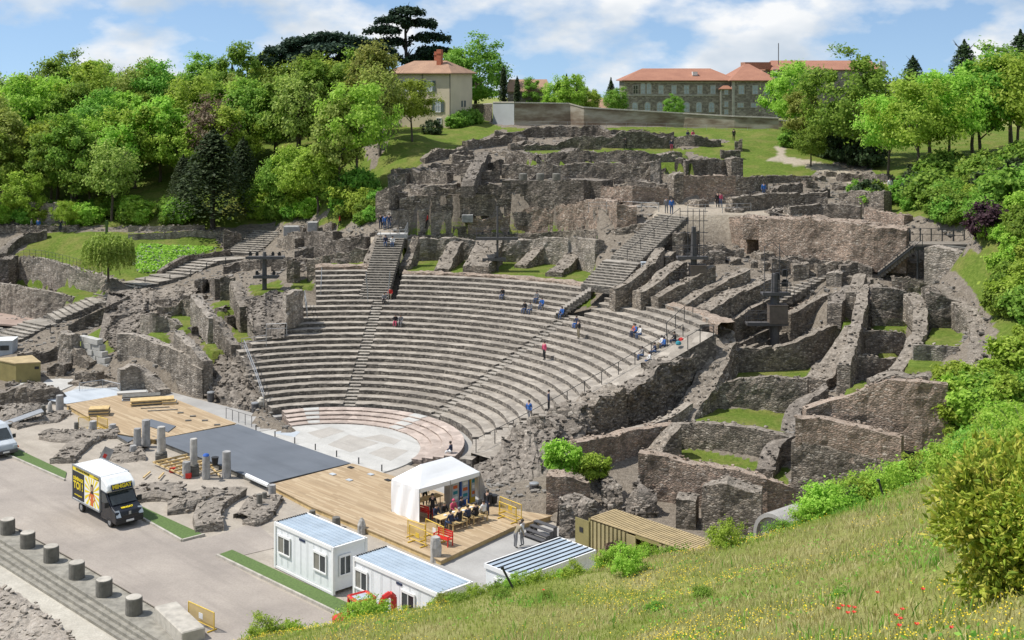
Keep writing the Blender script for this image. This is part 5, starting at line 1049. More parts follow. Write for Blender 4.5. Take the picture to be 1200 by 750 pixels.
for x, y, z, l_ in ((247,470,0,'grey litter bin at the foot of the craggy slope'),(299,483,0,'pale litter bin beside the seating end'),(626,580,.3,'litter bin on the rubble bank by the marquee')):
    e = empty('litter_bin', tuple(W(x, y, z)), 0, l_, 'bin'); m = MB(); m.lathe(((.3,0),(.33,.75)), n=12); m.build('bin_body', 'mast', e); m = MB(); m.lathe(((.35,.75),(.35,.85),(.2,.9)), n=12); m.build('bin_lid', 'galv', e)
m = MB(); m.box((0,0,.4), (1.6,1.0,.8)); m.box((0,0,.85), (1.2,.8,.25)); tag(bevel(m.build('carved_stone', 'pale_stone', None, tuple(W(312,478,.2)), .4), .12, 2), 'hollow pale stone block at the corner of the pink steps', 'stone block')
m = MB(); m.box((0,0,.55), (.9,.6,1.1)); m.box((0,0,1.13), (.98,.68,.07)); tag(m.build('electric_box', 'pale_panel', None, tuple(W(757,321,10.6))), 'pale electric box beside the great stairs', 'cabinet')
for k in range(3):
    m = MB(); m.lathe(((.42,0),(.45,.1),(.45,.7),(.3,.78)), n=12); tag(m.build('wall_stump', 'bollard_side', None, tuple(D((613,633,652)[k], 211.3, W(620,247,15.2)[1]+.7))), 'short round stump standing on top of the tall streaked wall', 'stump', 'stumps on the tall streaked wall')
# low platform blocks near the head of the garden stairs
for x, y, dx, h, l_ in ((347,274,3.0,1.0,'long grey slab table by the head of the garden stairs'),(367,273,1.2,1.4,'tall cube plinth by the head of the garden stairs'),(460,277,3.4,.35,'white landing slab at the head of the small stairs'),(548,258,1.3,.7,'square plinth on the upper outer wall')):
    m = MB(); b_ = G(x, y); m.box((0,0,h/2-.1), (dx,1.4,h+.2)); tag(bevel(m.build('stone_plinth', 'pale_floor' if 'white' in l_ else 'column_grey', None, tuple(b_)), .04), l_, 'plinth')
rng = np.random.default_rng(5); Ps = []; Ss = []
jj, ii = np.where((GR < .5) & (PT < .5) & (HT-HF > .3) & (GY > 84) & (GY < 200) & (GX > -62) & (GX < 58) & ~((RR < 36) & (AZ > -35) & (AZ < 121)) & (HM > .05))
for k in rng.choice(len(jj), 9000): Ps.append((GX[jj[k],ii[k]]+rng.uniform(-.4,.4), GY[jj[k],ii[k]]+rng.uniform(-.4,.4), HT[jj[k],ii[k]]+.02)); Ss.append(.12+.4*rng.random()**2.5)
stones('loose_rubble', np.array(Ps), Ss, 'loose_rock')
# ------------------------------------------------------------------ site cabins
RZU = math.atan2(UA[1], UA[0]); RZV = math.atan2(VA[1], VA[0])
def win(e, x, y, z, w_, h, axis='y', out=-1, sh='glass_dark'):
    "window on a cabin side: frame with two sashes"
    m = MB(); t = .06
    def bx(u0, u1, z0, z1, d0, d1, mm=0):
        if axis == 'y': m.box((x+(u0+u1)/2, y+out*(d0+d1)/2, z+(z0+z1)/2), (u1-u0, abs(d1-d0), z1-z0), m=mm)
        else: m.box((x+out*(d0+d1)/2, y+(u0+u1)/2, z+(z0+z1)/2), (abs(d1-d0), u1-u0, z1-z0), m=mm)
    bx(-w_/2-.08, w_/2+.08, h/2, h/2+.14, 0, .07); bx(-w_/2-.08, w_/2+.08, -h/2-.08, -h/2, 0, .08); bx(-w_/2-.08, -w_/2, -h/2, h/2, 0, .06); bx(w_/2, w_/2+.08, -h/2, h/2, 0, .06); bx(-.03, .03, -h/2, h/2, 0, .05)
    o = m.build('window', 'frame_white', e)
    for s in (-1, 1):
        m = MB(); bx(*((-w_/2, -.03) if s < 0 else (.03, w_/2)), -h/2, h/2, 0, .02); m.build('pane', sh if s < 0 else 'glass_dark', o)
def cabin(label, base, L=6.06, w_=2.44, h=2.75, name='site_cabin'):
    e = empty(name, tuple(base), RZU, label, 'cabin')
    m = MB(); m.box((L/2, w_/2, h/2+.06), (L-.1, w_-.1, h-.24))
    for i in range(1, 9): m.box((i*L/9, .045, h/2), (.025, .02, h-.6)); m.box((i*L/9+.12, .045, h/2), (.012, .012, h-.6))
    m.build('wall_panels', 'white_panel', e)
    m = MB()
    for x in (.06, L-.06):
        for y in (.06, w_-.06): m.box((x, y, h/2), (.16, .16, h))
    for y in (.05, w_-.05): m.box((L/2, y, h-.1), (L-.2, .14, .2)); m.box((L/2, y, .07), (L-.2, .12, .14))
    for x in (.05, L-.05): m.box((x, w_/2, h-.1), (.14, w_-.2, .2))
    m.build('frame', 'frame_white', e)
    m = MB(); m.box((L/2, w_/2, h-.01), (L-.3, w_-.3, .03)); rf = m.build('roof', 'roof_steel', e)
    for i in range(7):
        m = MB(); m.box((L/2, .3+i*(w_-.6)/6, h+.02), (L-.34, .05, .03)); m.build('roof_rib', 'roof_steel', rf)
    m = MB()
    for i in range(14): m.box((.12, .2+i*(w_-.4)/13, h+.03), (.1, .09, .06))
    m.build('roof_edge_blocks', 'dark', rf)
    return e
c1 = cabin('white office cabin with two sash windows on its long side', W(321.5,664.4,0)); win(c1, 1.05, .02, 1.55, 1.15, .95, sh='shutter_grey'); win(c1, 4.75, .02, 1.55, 1.15, .95, sh='shutter_grey'); win(c1, 6.04, .85, 1.55, .7, 1.0, 'x', 1)
m = MB(); m.box((2.9,.03,2.35), (.6,.03,.12)); m.build('name_plate', 'c_navy', c1)
b2 = W(413.9,652.1,2.75); b2[2] = 0
c2 = cabin('white office cabin behind the red digger and shrubs', b2, 7.4); win(c2, .75, .02, 1.6, 1.0, .95, sh='shutter_grey'); win(c2, 4.9, .02, 1.55, 1.0, .95); m = MB(); m.box((4.1,.03,2.35), (.5,.03,.12)); m.build('name_plate', 'c_navy', c2)
# cabin with striped roof
b3 = W(568,660,2.6); b3[2] = 0; c3 = empty('striped_cabin', tuple(b3), RZV, 'white cabin with dark seams on its sloping steel roof', 'cabin'); L, w_, h = 6.0, 2.9, 2.5
m = MB(); m.box((L/2, -w_/2, h/2), (L-.1, w_-.1, h)); m.build('wall_panels', 'white_panel', c3)
m = MB(); m.box((L/2, -w_/2, h+.03), (L, w_, .1)); rf = m.build('roof', 'roof_steel', c3)
for i in range(7):
    m = MB(); m.box((L/2, -.15-i*(w_-.3)/6, h+.1), (L-.05, .06, .05)); m.build('roof_seam', 'dark', rf)
m = MB()
for y in (0, -w_): m.box((L/2, y, h-.02), (L+.06, .08, .24))
for x in (0, L): m.box((x, -w_/2, h-.02), (.08, w_, .24))
m.build('fascia', 'frame_white', c3); win(c3, 3.2, -w_, 1.4, 1.2, .9, 'y', -1); win(c3, .0, -w_/2, 1.5, 1.2, .8, 'x', -1)
# olive container with open doors
b4 = W(690,606.7,2.6); b4[2] = 0; c4 = empty('shipping_container', tuple(b4), RZU, 'olive shipping container with ribbed sides and its end door swung open', 'container'); L, w_, h = 8.2, 2.4, 2.6
def corr(m, x0, x1, y, z0, z1, n, d=.07):
    xs = np.linspace(x0, x1, n*2+1)
    for i in range(n*2):
        o_ = d if i % 2 else 0; m.box(((xs[i]+xs[i+1])/2, y+o_, (z0+z1)/2), (xs[i+1]-xs[i]+.004, .06, z1-z0))
m = MB(); corr(m, .1, 3.1, .04, .15, 2.45, 9); m.build('ribbed_side', 'olive_light', c4); m = MB(); corr(m, 5.6, 8.1, .04, .15, 2.45, 7); m.build('ribbed_side', 'olive_light', c4)
m = MB(); m.box((3.45,.03,1.25), (.7,.08,2.3)); m.build('side_door', 'olive_light', c4); m = MB(); m.box((4.3,-.35,1.25), (.06,.7,2.3)); 
m = MB(); m.box((4.7,.06,2.4), (1.8,.1,.2)); m.build('lintel', 'olive', c4); m = MB(); m.box((4.7,.06,.1), (1.8,.1,.2)); m.build('threshold', 'olive', c4)
m = MB(); m.box((L/2, w_-.05, h/2), (L, .08, h-.1)); m.box((L-.05, w_/2, h/2), (.08, w_-.1, h-.1)); m.box((.05, w_/2, h/2), (.08, w_-.1, h-.1)); m.box((L/2, w_/2, .06), (L-.1, w_-.1, .1)); m.build('inner_shell', 'olive', c4)
m = MB(); m.box((L/2, w_/2, h-.03), (L, w_, .06)); rf = m.build('roof', 'tan_roof', c4)
for i in range(38):
    m = MB(); m.box((.15+i*(L-.3)/37, w_/2, h+.015), (.1, w_-.2, .04)); m.build('roof_rib', 'tan_roof', rf)
m = MB(); m.box((-.5,-.05,1.25), (1.15,.07,2.3)); m.box((-.55,-.1,1.75), (.3,.03,.3), m=1); m.build('end_door', ['olive','dark'], c4)
for x, y in ((.06,.06),(L-.06,.06),(.06,w_-.06),(L-.06,w_-.06)):
    m = MB(); m.box((x,y,h/2), (.14,.14,h)); m.build('corner_post', 'olive', c4)
# olive cabin beside the garden stairs
p, q = W(18.7,449,0), W(47.6,447.5,0); e = empty('olive_cabin', tuple(p), math.atan2(q[1]-p[1], q[0]-p[0]), 'flat-roofed olive cabin below the garden stairs', 'cabin'); w_ = np.hypot(*(q-p)[:2])
m = MB(); m.prism([(0,0),(w_,0),(w_-1.2,3.4),(-2.6,2.6)], 0, 1.85); m.build('cabin_body', 'olive', e); m = MB(); m.prism([(-.05,-.05),(w_+.05,-.05),(w_-1.2,3.5),(-2.7,2.65)], 1.85, 1.95); m.build('roof', 'tan_roof', e); m = MB(); m.box((w_-.35,-.02,1.4), (.4,.05,.25)); m.build('vent', 'dark', e)
p = W(-4,418,.5); e = empty('blue_cabin', tuple(p), .1, 'pale blue cabin at the foot of the garden stairs', 'cabin'); m = MB(); m.box((0,1,.8), (3.2,2,1.6)); m.build('cabin_body', 'pale_panel', e); m = MB(); m.box((.8,-.02,.9), (.9,.05,.5)); m.build('window', 'glass_dark', e); m = MB(); m.box((0,1,1.63), (3.3,2.1,.08)); m.build('roof', 'white_panel', e)
# ------------------------------------------------------------------ marquee
tp = W(491.6,612,.31); e = empty('marquee', tuple(tp), RZV, 'white pop-up marquee with one closed end on the wooden deck', 'marquee'); TL, TW, TH, RGE = 5.4, 2.95, 2.2, 3.25
# local x runs along the tent, +y towards the stage's far side
m = MB(); r0, r1, yr = 1.35, TL-1.35, TW/2
N_ = 8
def tv(x, y, z): return (x, y, z)
for (a, b_, c, d) in (((0,0),(TL,0),(r1,yr),(r0,yr)), ((TL,TW),(0,TW),(r0,yr),(r1,yr))):
    for i in range(N_):
        for j in range(6):
            def pt(s, t_):
                x = (a[0]*(1-s)+b_[0]*s)*(1-t_)+(d[0]*(1-s)+c[0]*s)*t_; y = a[1]*(1-t_)+d[1]*t_; return (x, y, TH+(RGE-TH)*t_-.09*math.sin(math.pi*s)*math.sin(math.pi*min(1,t_*1.2+.1)))
            m.quad(pt(i/N_, j/6), pt((i+1)/N_, j/6), pt((i+1)/N_, (j+1)/6), pt(i/N_, (j+1)/6))
m.add([(0,TW,TH),(0,0,TH),(r0,yr,RGE)], ((0,1,2),)); m.add([(TL,0,TH),(TL,TW,TH),(r1,yr,RGE)], ((0,1,2),))
cn = m.build('canopy', 'tent_white', e)
for a, b_ in (((0,0),(TL,0)),((TL,0),(TL,TW)),((TL,TW),(0,TW)),((0,TW),(0,0))):
    m = MB(); k = 10; 
    for i in range(k):
        s0, s1 = i/k, (i+1)/k; x0, y0 = a[0]+(b_[0]-a[0])*s0, a[1]+(b_[1]-a[1])*s0; x1, y1 = a[0]+(b_[0]-a[0])*s1, a[1]+(b_[1]-a[1])*s1; j0, j1 = .02*math.sin(i*2.1), .02*math.sin(i*2.1+2.1)
        m.quad((x0,y0,TH), (x0,y0,TH-.3+j0), (x1,y1,TH-.3+j1), (x1,y1,TH))
    m.build('valance', 'tent_white', cn)
for nm, x in (('end_wall', -.01), ('end_wall', TL+.02)):
    m = MB(); ky, kz = 14, 8
    for i in range(ky):
        for j in range(kz):
            def q(i, j):
                y = TW*i/ky; z = (TH-.03)*j/kz; sl = (1-j/kz)*(.8 if x > 1 else .1); return (x+(sl if x > 1 else -sl*.3)+.06*math.sin(i*1.1+j*.35)*(1-.5*j/kz), y, z)
            m.quad(q(i,j), q(i+1,j), q(i+1,j+1), q(i,j+1))
    m.build(nm, 'tent_white', e, smooth=True)
for x, y in ((0,0),(TL,0),(TL,TW),(0,TW),(TL/2,0),(TL/2,TW)):
    m = MB(); m.tube((x,y,0), (x,y,TH), .035, 6); m.build('pole', 'galv', e)
# display panels and coolers at the far end of the marquee
VT = lambda x, y, z=0: tuple(np.array(tp)+np.array([VA[0]*x-UA[0]*y, VA[1]*x-UA[1]*y, z]))
for i, (x, w_, h, mt_, l_) in enumerate(((3.6,.75,1.9,'galv','grey drinks cooler inside the marquee'),(4.5,.8,2.0,'blue','blue-framed drinks cooler at the marquee end'),(5.25,.45,2.0,'yellow','yellow drinks cooler at the marquee end'))):
    f = empty('drinks_cooler', VT(x, .9), RZV, l_, 'cooler'); m = MB(); m.box((0,0,h/2), (w_,.7,h)); m.build('cooler_body', mt_, f); m = MB(); m.box((0,-.37,h*.55), (w_*.72,.03,h*.7)); m.build('cooler_door', 'glass_pale', f)
    for k in range(3): m = MB(); m.box((0,-.395,h*(.35+.2*k)), (w_*.5,.02,.22)); m.build('poster', ('c_white','c_teal','c_orange')[(k+i) % 3], f)
def table(label, x, y, L=1.9, w_=.75, loc=None):
    f = empty('trestle_table', VT(x, y) if loc is None else loc, RZV, label, 'table'); m = MB(); m.box((0,0,.74), (L,w_,.05)); m.build('table_top', 'timber', f)
    for s in (-1,1):
        for t_ in (-1,1): m = MB(); m.tube((s*L*.42,t_*w_*.4,0), (s*L*.42,t_*w_*.4,.72), .03); m.build('leg', 'rail_dark', f)
    return f
table('long wooden table inside the marquee', 1.9, 1.7, 2.6); table('diners table standing before the open side of the marquee', 1.7, -1.9, 3.6, .8)
def bench(label, loc, rz, mt_='red', back=True):
    f = empty('garden_bench', loc, rz, label, 'bench')
    for k in range(4): m = MB(); m.box((0,-.18+k*.12,.44), (1.3,.1,.04)); m.build('seat_slat', mt_, f)
    if back:
        for k in range(3): m = MB(); m.box((0,.25,.58+k*.14), (1.3,.04,.1)); m.build('back_slat', mt_, f)
    for s in (-1,1):
        for y, h in ((-.18,.6),(.25,.9)): m = MB(); m.box((s*.6,y,h/2), (.06,.06,h)); m.build('leg', mt_, f)
        m = MB(); m.box((s*.6,.03,.62), (.06,.5,.05)); m.build('armrest', mt_, f)
    return f
bench('red slatted bench beside the diners table', tuple(W(519,638,.31)), RZU+.1); bench('red slatted bench inside the marquee', VT(.8, .5), RZU+3.3)
for x, y, l_ in ((1.0,-2.75,'plain wooden bench on the deck side of the diners table'),(2.8,-2.75,'second wooden bench on the deck side of the diners table'),(1.4,-1.05,'wooden bench on the marquee side of the diners table'),(2.9,-1.05,'second wooden bench on the marquee side of the diners table')): bench(l_, VT(x, y), RZV, 'timber', False)
for x, l_ in ((5.7,'tall dark bin at the marquee corner'),(6.2,'low dark bin at the marquee corner')): m = MB(); m.lathe(((.26,0),(.3,.7 if x < 6 else .5),(.32,.74 if x < 6 else .54)), n=12); tag(m.build('refuse_bin', 'dark', None, VT(x,-.5)), l_, 'bin')
# ------------------------------------------------------------------ barriers
def barrier(label, a, b_, mt_='yellow', h=1.05, plate=None, n=15):
    a, b_ = np.array(a), np.array(b_); d = b_-a; L = np.hypot(d[0],d[1]); f = empty('crowd_barrier', tuple(a), math.atan2(d[1],d[0]), label, 'barrier')
    m = MB(); m.path([(0,0,.1),(0,0,h),(L,0,h),(L,0,.1)], .03); m.tube((0,0,.2),(L,0,.2), .025); m.build('frame', mt_, f); me_ = MB().tube((0,0,.2),(0,0,h),.011,4).mesh('bar'); me_.materials.append(M[mt_])
    for i in range(1, n): o = bpy.data.objects.new('bar', me_); COL.objects.link(o); o.parent = f; o.location = (L*i/n, 0, 0)
    for x in (.2, L-.2): m = MB(); m.box((x,0,.04), (.06,.6,.06)); m.build('foot', mt_, f)
    if plate: m = MB(); m.box((L*.5,-.03,h*.55), (.35,.02,.3)); m.build('plate', plate, f)
    return f
barrier('yellow crowd barrier with a plate beside the marquee', W(480,634,.31), W(499,642,.31), plate='yellow'); barrier('yellow crowd barrier joining the red bench', W(499,627,.31), W(520,637,.31), plate='c_white'); barrier('pair end of yellow barrier behind the first one', W(478,628,.31), W(498,635,.31))
barrier('yellow barrier at the rubble edge of the deck', W(586,600,.31), W(611,610,.31), plate='yellow'); barrier('yellow barrier parallel at the deck edge with its hooks', W(585,606,.31), W(605,614,.31)); barrier('yellow site barrier standing on the road by the pale block', W(221,727,-.03), W(251,741,-.03), plate='c_white', n=40); barrier('thin yellow fence panel between the dark stumps', W(92,504,0), W(105,503,0)); barrier('thin yellow fence panel at the sandy deck edge', W(114,502,0), W(126,506,0)); barrier('grey mesh barrier by the far panel floor', W(93,462,0), W(120,458,0), 'galv'); barrier('grey mesh barrier against the broken wall', W(120,458,0), W(141,463,0), 'galv')
# tiered shelf of equipment by the work yard
e = empty('step_rack', tuple(W(632,630,0)), RZU, 'dark tiered equipment steps at the edge of the work yard', 'rack')
for k in range(4): m = MB(); m.box((0,-.5+k*.35,.15+k*.2), (1.9,.34,.06)); m.build('shelf', 'mast', e); m = MB(); m.box((-.9,-.5+k*.35,.08+k*.1), (.05,.3,.15+k*.2)); m.box((.9,-.5+k*.35,.08+k*.1), (.05,.3,.15+k*.2)); m.build('support', 'mast', e)
# blue barrel planter
e = empty('barrel_planter', tuple(W(720,672,0)), 0, 'blue plastic barrel planted with a reddish shrub', 'planter'); m = MB(); m.lathe(((.28,0),(.32,.15),(.32,.75),(.28,.9)), n=14); m.build('barrel', 'blue', e)
V = []; F = []; rng = np.random.default_rng(3)
for i in range(500):
    c = rng.normal(0,1,3); c = c/np.linalg.norm(c)*rng.uniform(.3,1)*np.array([.75,.75,.5])+(0,0,1.35); a = rng.normal(0,1,3)*.09; b_ = rng.normal(0,1,3)*.09; n = len(V); V += [c-a, c+b_, c+a, c-b_]; F.append((n,n+1,n+2,n+3))
link('foliage', np_mesh('foliage', np.array(V), np.array(F)), 'leaf_brown', e)
table('small white trestle beside the barrel planter', 0, 0, 1.1, .6, tuple(W(706,683,0)))
# concrete pipe end beside the slope
p = W(905,628,.6); p[2] = -.75; e = empty('concrete_pipe', tuple(p), R(40), 'big pale concrete pipe lying at the foot of the grassy slope', 'pipe'); m = MB(); n = 24; prof = ((1.55,0),(1.55,3.0),(1.3,3.0),(1.3,0)); 
for j in range(4):
    r_a, l_a = prof[j]; r_b, l_b = prof[(j+1) % 4]
    for i in range(n):
        t0, t1 = 2*math.pi*i/n, 2*math.pi*(i+1)/n; m.quad((l_a, r_a*math.cos(t0), 1.2+r_a*math.sin(t0)), (l_a, r_a*math.cos(t1), 1.2+r_a*math.sin(t1)), (l_b, r_b*math.cos(t1), 1.2+r_b*math.sin(t1)), (l_b, r_b*math.cos(t0), 1.2+r_b*math.sin(t0)))
m.build('pipe_shell', 'concrete', e); m = MB(); m.add([(.25, 1.3*math.cos(2*math.pi*i/n), 1.2+1.3*math.sin(2*math.pi*i/n)) for i in range(n)], (tuple(range(n)),)); m.build('end_cap', 'concrete', e)
# ------------------------------------------------------------------ writing
def text(s, size, mt_, parent, mtx, name='lettering', sx=1.0, bold=.0):
    c = bpy.data.curves.new('t', 'FONT'); c.body = s; c.size = size; c.align_x = 'CENTER'; c.align_y = 'CENTER'; c.extrude = .004; c.offset = bold
    o = bpy.data.objects.new('t', c); COL.objects.link(o); bpy.context.view_layer.update()
    me_ = bpy.data.meshes.new_from_object(o.evaluated_get(bpy.context.evaluated_depsgraph_get())); bpy.data.objects.remove(o)
    me_.transform(mtx @ Matrix.Diagonal((sx,1,1,1))); return link(name, me_, mt_, parent)
# ------------------------------------------------------------------ box truck
def wheel(parent, x, y, r=.34, w_=.22):
    e = MB(); e.add([], []); m = MB(); n = 18
    for (ra, ya), (rb_, yb) in zip(((r*.62,-w_/2),(r*.95,-w_/2),(r,-w_*.3),(r,w_*.3),(r*.95,w_/2),(r*.62,w_/2)), ((r*.95,-w_/2),(r,-w_*.3),(r,w_*.3),(r*.95,w_/2),(r*.62,w_/2),(r*.62,-w_/2))):
        for i in range(n):
            a, b_ = 2*math.pi*i/n, 2*math.pi*(i+1)/n; m.quad((ra*math.cos(a),ya,ra*math.sin(a)), (ra*math.cos(b_),ya,ra*math.sin(b_)), (rb_*math.cos(b_),yb,rb_*math.sin(b_)), (rb_*math.cos(a),yb,rb_*math.sin(a)))
    wv = m.build('wheel', 'dark', parent, (x,y,r)); m = MB(); m.tube((0,-w_*.42,0),(0,w_*.42,0), r*.64, 16); m.tube((0,-w_*.48,0),(0,w_*.48,0), r*.2, 8); m.build('rim', 'galv', wv)
PA, PB = plain('truck_black', (.012,.014,.02), .25, var=.05), plain('sign_yellow', (.80,.62,.015), .45, var=.03)
o0 = W(76.7,596,0); tr = empty('box_truck', tuple(W(92,600.7,-.03)+np.array([VA[0]*.12,VA[1]*.12,0])), RZU, 'removals box truck with black cab and yellow lettered sides', 'truck')
# local: rear axle at x=0 ; near side y=0 ; body y 0..2.1
m = MB(); m.box((.85,1.05,1.86), (4.1,2.1,2.32)); bxo = m.build('cargo_box', 'white_panel', tr); bevel(bxo, .03)
m = MB()
for x in (-1.18, 2.88):
    for y in (.01, 2.09): m.box((x,y,1.86), (.09,.06,2.36))
for z in (.72, 3.02):
    for y in (.0, 2.1): m.box((.85,y,z), (4.14,.07,.1))
m.build('box_trim', 'galv', tr)
m = MB(); m.box((.85,1.05,3.03), (3.95,1.95,.03)); 
for i in range(9): m.box((-1.0+i*.46,1.05,3.05), (.03,1.9,.03))
m.build('box_roof', 'frame_white', tr)
m = MB(); m.box((.85,-.005,2.85), (3.95,.012,.28)); m.build('yellow_band', 'sign_yellow', bxo)
m = MB(); m.box((-.25,-.006,1.75), (1.75,.014,1.85)); m.build('black_panel', 'dark', bxo)
m = MB(); m.box((1.75,-.005,1.75), (2.15,.012,1.88)); m.build('picture_panel', 'frame_white', bxo)
m = MB()
for k in range(16):
    a, b_ = 2*math.pi*k/16, 2*math.pi*(k+.5)/16; cx, cz = 1.8, 1.75
    def cl(t_):
        dx, dz = math.cos(t_), math.sin(t_); s = min(1.05/max(1e-6,abs(dx)), .93/max(1e-6,abs(dz))); return (cx+dx*s, -.014, cz+dz*s)
    m.add([(cx,-.014,cz), cl(a), cl(b_)], ((0,1,2),))
m.build('rays', 'sign_yellow', bxo)
# a plain painted figure, arms on hips, long dark hair
m = MB(); fy = -.018
def pl(pts, mm): m.add([(1.8+x, fy-mm*.002, .85+z) for x, z in pts], (tuple(range(len(pts))),), mm)
pl([(-.2,0),(.2,0),(.17,.5),(.24,.9),(.1,1.02),(-.1,1.02),(-.24,.9),(-.17,.5)], 0); pl([(-.24,.92),(-.5,.5),(-.42,.42),(-.17,.75)], 0); pl([(.24,.92),(.5,.5),(.42,.42),(.17,.75)], 0); pl([(-.5,.5),(-.2,.25),(-.16,.36),(-.4,.55)], 0); pl([(.5,.5),(.2,.25),(.16,.36),(.4,.55)], 0)
pl([(-.2,.8),(.2,.8),(.2,1.3),(.12,1.45),(-.12,1.45),(-.2,1.3)], 1); pl([(-.09,1.0),(.09,1.0),(.11,1.25),(0,1.34),(-.11,1.25)], 2)
m.build('painted_figure', ['c_orange','hair','skin'], bxo)
MX = lambda x, z: Matrix.Translation((x,-.024,z)) @ Matrix.Rotation(R(90), 4, 'X')
text('DÉMÉNAGE', .30, 'sign_yellow', bxo, MX(-.25,2.18), sx=.95, bold=.012); text('TOI !', .68, 'sign_yellow', bxo, MX(-.25,1.72), sx=.95, bold=.02); text('www.mingat.com', .16, 'sign_yellow', bxo, MX(-.25,1.1), bold=.004); text('LOCATION DE VEHICULES', .17, 'c_black', bxo, MX(.4,2.85), bold=.004)
m = MB(); m.box((2.45,-.012,2.84), (.75,.012,.2)); m.build('black_tag', 'dark', bxo); text('MINGAT', .17, 'sign_yellow', bxo, MX(2.45,2.84), bold=.006)
# cab: hood, windscreen, fairing
m = MB(); cabp = [(2.9,.35),(5.05,.35),(5.12,.75),(5.0,1.12),(4.35,1.38),(3.55,2.2),(2.9,2.25)]
m.yprism(cabp, .06, 2.04); cb = bevel(m.build('cab', 'truck_black', tr), .08, 2)
m = MB(); fp = [(2.9,2.18),(3.75,2.12),(3.98,2.3),(3.85,2.62),(3.3,2.98),(2.9,3.02)]; m.yprism(fp, .04, 2.06); fr_ = bevel(m.build('roof_fairing', 'white_panel', tr), .09, 2)
m = MB(); m.add([(3.66,.2,2.13),(4.33,.18,1.42),(4.33,1.92,1.42),(3.66,1.9,2.13)], ((0,1,2,3),)); me_ = m.mesh('windscreen'); me_.transform(Matrix.Translation((.035,0,.035))); link('windscreen', me_, 'glass_dark', cb)
for y in (.045, 2.055):
    m = MB(); m.yprism([(3.1,1.45),(4.2,1.42),(3.62,2.08),(3.1,2.1)], y-.012, y+.012); m.build('side_window', 'glass_dark', cb); m = MB(); m.box((4.15, y+(-.18 if y < 1 else .18), 1.5), (.12,.3,.34)); m.build('mirror', 'dark', cb)
m = MB(); m.box((5.06,1.05,.5), (.14,1.98,.34)); bp = bevel(m.build('bumper', 'dark', tr), .05); m = MB(); m.box((5.14,1.05,.5), (.02,.55,.13)); m.build('number_plate', 'c_white', bp)
for y in (.25, 1.85): m = MB(); m.add([(5.06,y-.16,.78),(5.1,y+.16,.78),(4.86,y+.12,1.2),(4.82,y-.14,1.2)], ((0,1,2,3),)); me_ = m.mesh('headlight'); me_.transform(Matrix.Translation((.07,0,.02))); link('headlight', me_, 'glass_pale', cb)
m = MB(); m.box((5.11,1.05,.82), (.03,1.1,.12)); m.box((5.12,1.05,.98), (.03,.16,.2), m=1); m.build('grille', ['dark','galv'], cb)
tx = Matrix.Translation((3.965,1.05,2.47)) @ Matrix.Rotation(R(-68), 4, 'Y').inverted() @ Matrix.Identity(4)
# front sign: plate on the fairing, letters facing forward
def front_mtx(x, y, z, tilt): return Matrix.Translation((x,y,z)) @ Matrix.Rotation(R(90), 4, 'Z') @ Matrix.Rotation(R(tilt), 4, 'X')
m = MB(); m.box((0,0,0), (1.5,.42,.02)); me_ = m.mesh('sign_plate'); me_.transform(front_mtx(3.975,1.05,2.47,68)); link('sign_plate', me_, 'c_navy', fr_)
text('MINGAT', .36, 'sign_yellow', fr_, front_mtx(3.995,1.05,2.5,68), bold=.018); text('MINGAT', .22, 'sign_yellow', cb, front_mtx(4.72,1.05,1.275,23), bold=.01)
m = MB(); m.box((1.7,1.05,.55), (5.6,1.2,.22)); m.build('chassis', 'dark', tr)
for x in (0, 4.15):
    for y in (.16, 1.94): wheel(tr, x, y)
for x in (0,): m = MB(); m.box((x,.1,.75), (.95,.2,.16)); m.build('mudguard', 'frame_white', tr)
# ------------------------------------------------------------------ white van
vn = empty('panel_van', tuple(W(-8,540,-.03)), RZU, 'pale white panel van parked on the road, dark windscreen', 'van')
# local: front bumper at x=0, body extends to -5 ; y -1..1
m = MB(); m.yprism([(-5,.35),(0,.35),(.05,.7),(-.1,1.05),(-.75,1.25),(-1.55,1.95),(-2.0,2.2),(-5,2.25)], .0, 1.95); vb = bevel(m.build('van_body', 'pale_panel', vn), .1, 2)
m = MB(); m.add([(-.78,.18,1.29),(-.78,1.77,1.29),(-1.52,1.68,1.95),(-1.52,.27,1.95)], ((0,1,2,3),)); me_ = m.mesh('windscreen'); me_.transform(Matrix.Translation((.04,0,.05))); link('windscreen', me_, 'glass_dark', vb)
m = MB(); m.box((.06,.98,.48), (.12,1.9,.3)); bevel(m.build('bumper', 'mast', vn), .05); m = MB(); m.box((.12,.98,.5), (.02,.5,.12)); m.build('number_plate', 'c_white', vn)
for y in (.22, 1.73): m = MB(); m.box((.03,y,.82), (.08,.3,.2)); m.build('headlight', 'glass_pale', vb)
m = MB(); m.box((-.03,1.98,.74), (.2,.05,.12)); m.build('indicator', 'c_orange', vb)
for y in (-.14, 2.09): m = MB(); m.box((-1.05,y,1.35), (.1,.24,.3)); m.build('mirror', 'dark', vb)
for x in (-.9,-4.1):
    for y in (.1,1.85): wheel(vn, x, y, .33)
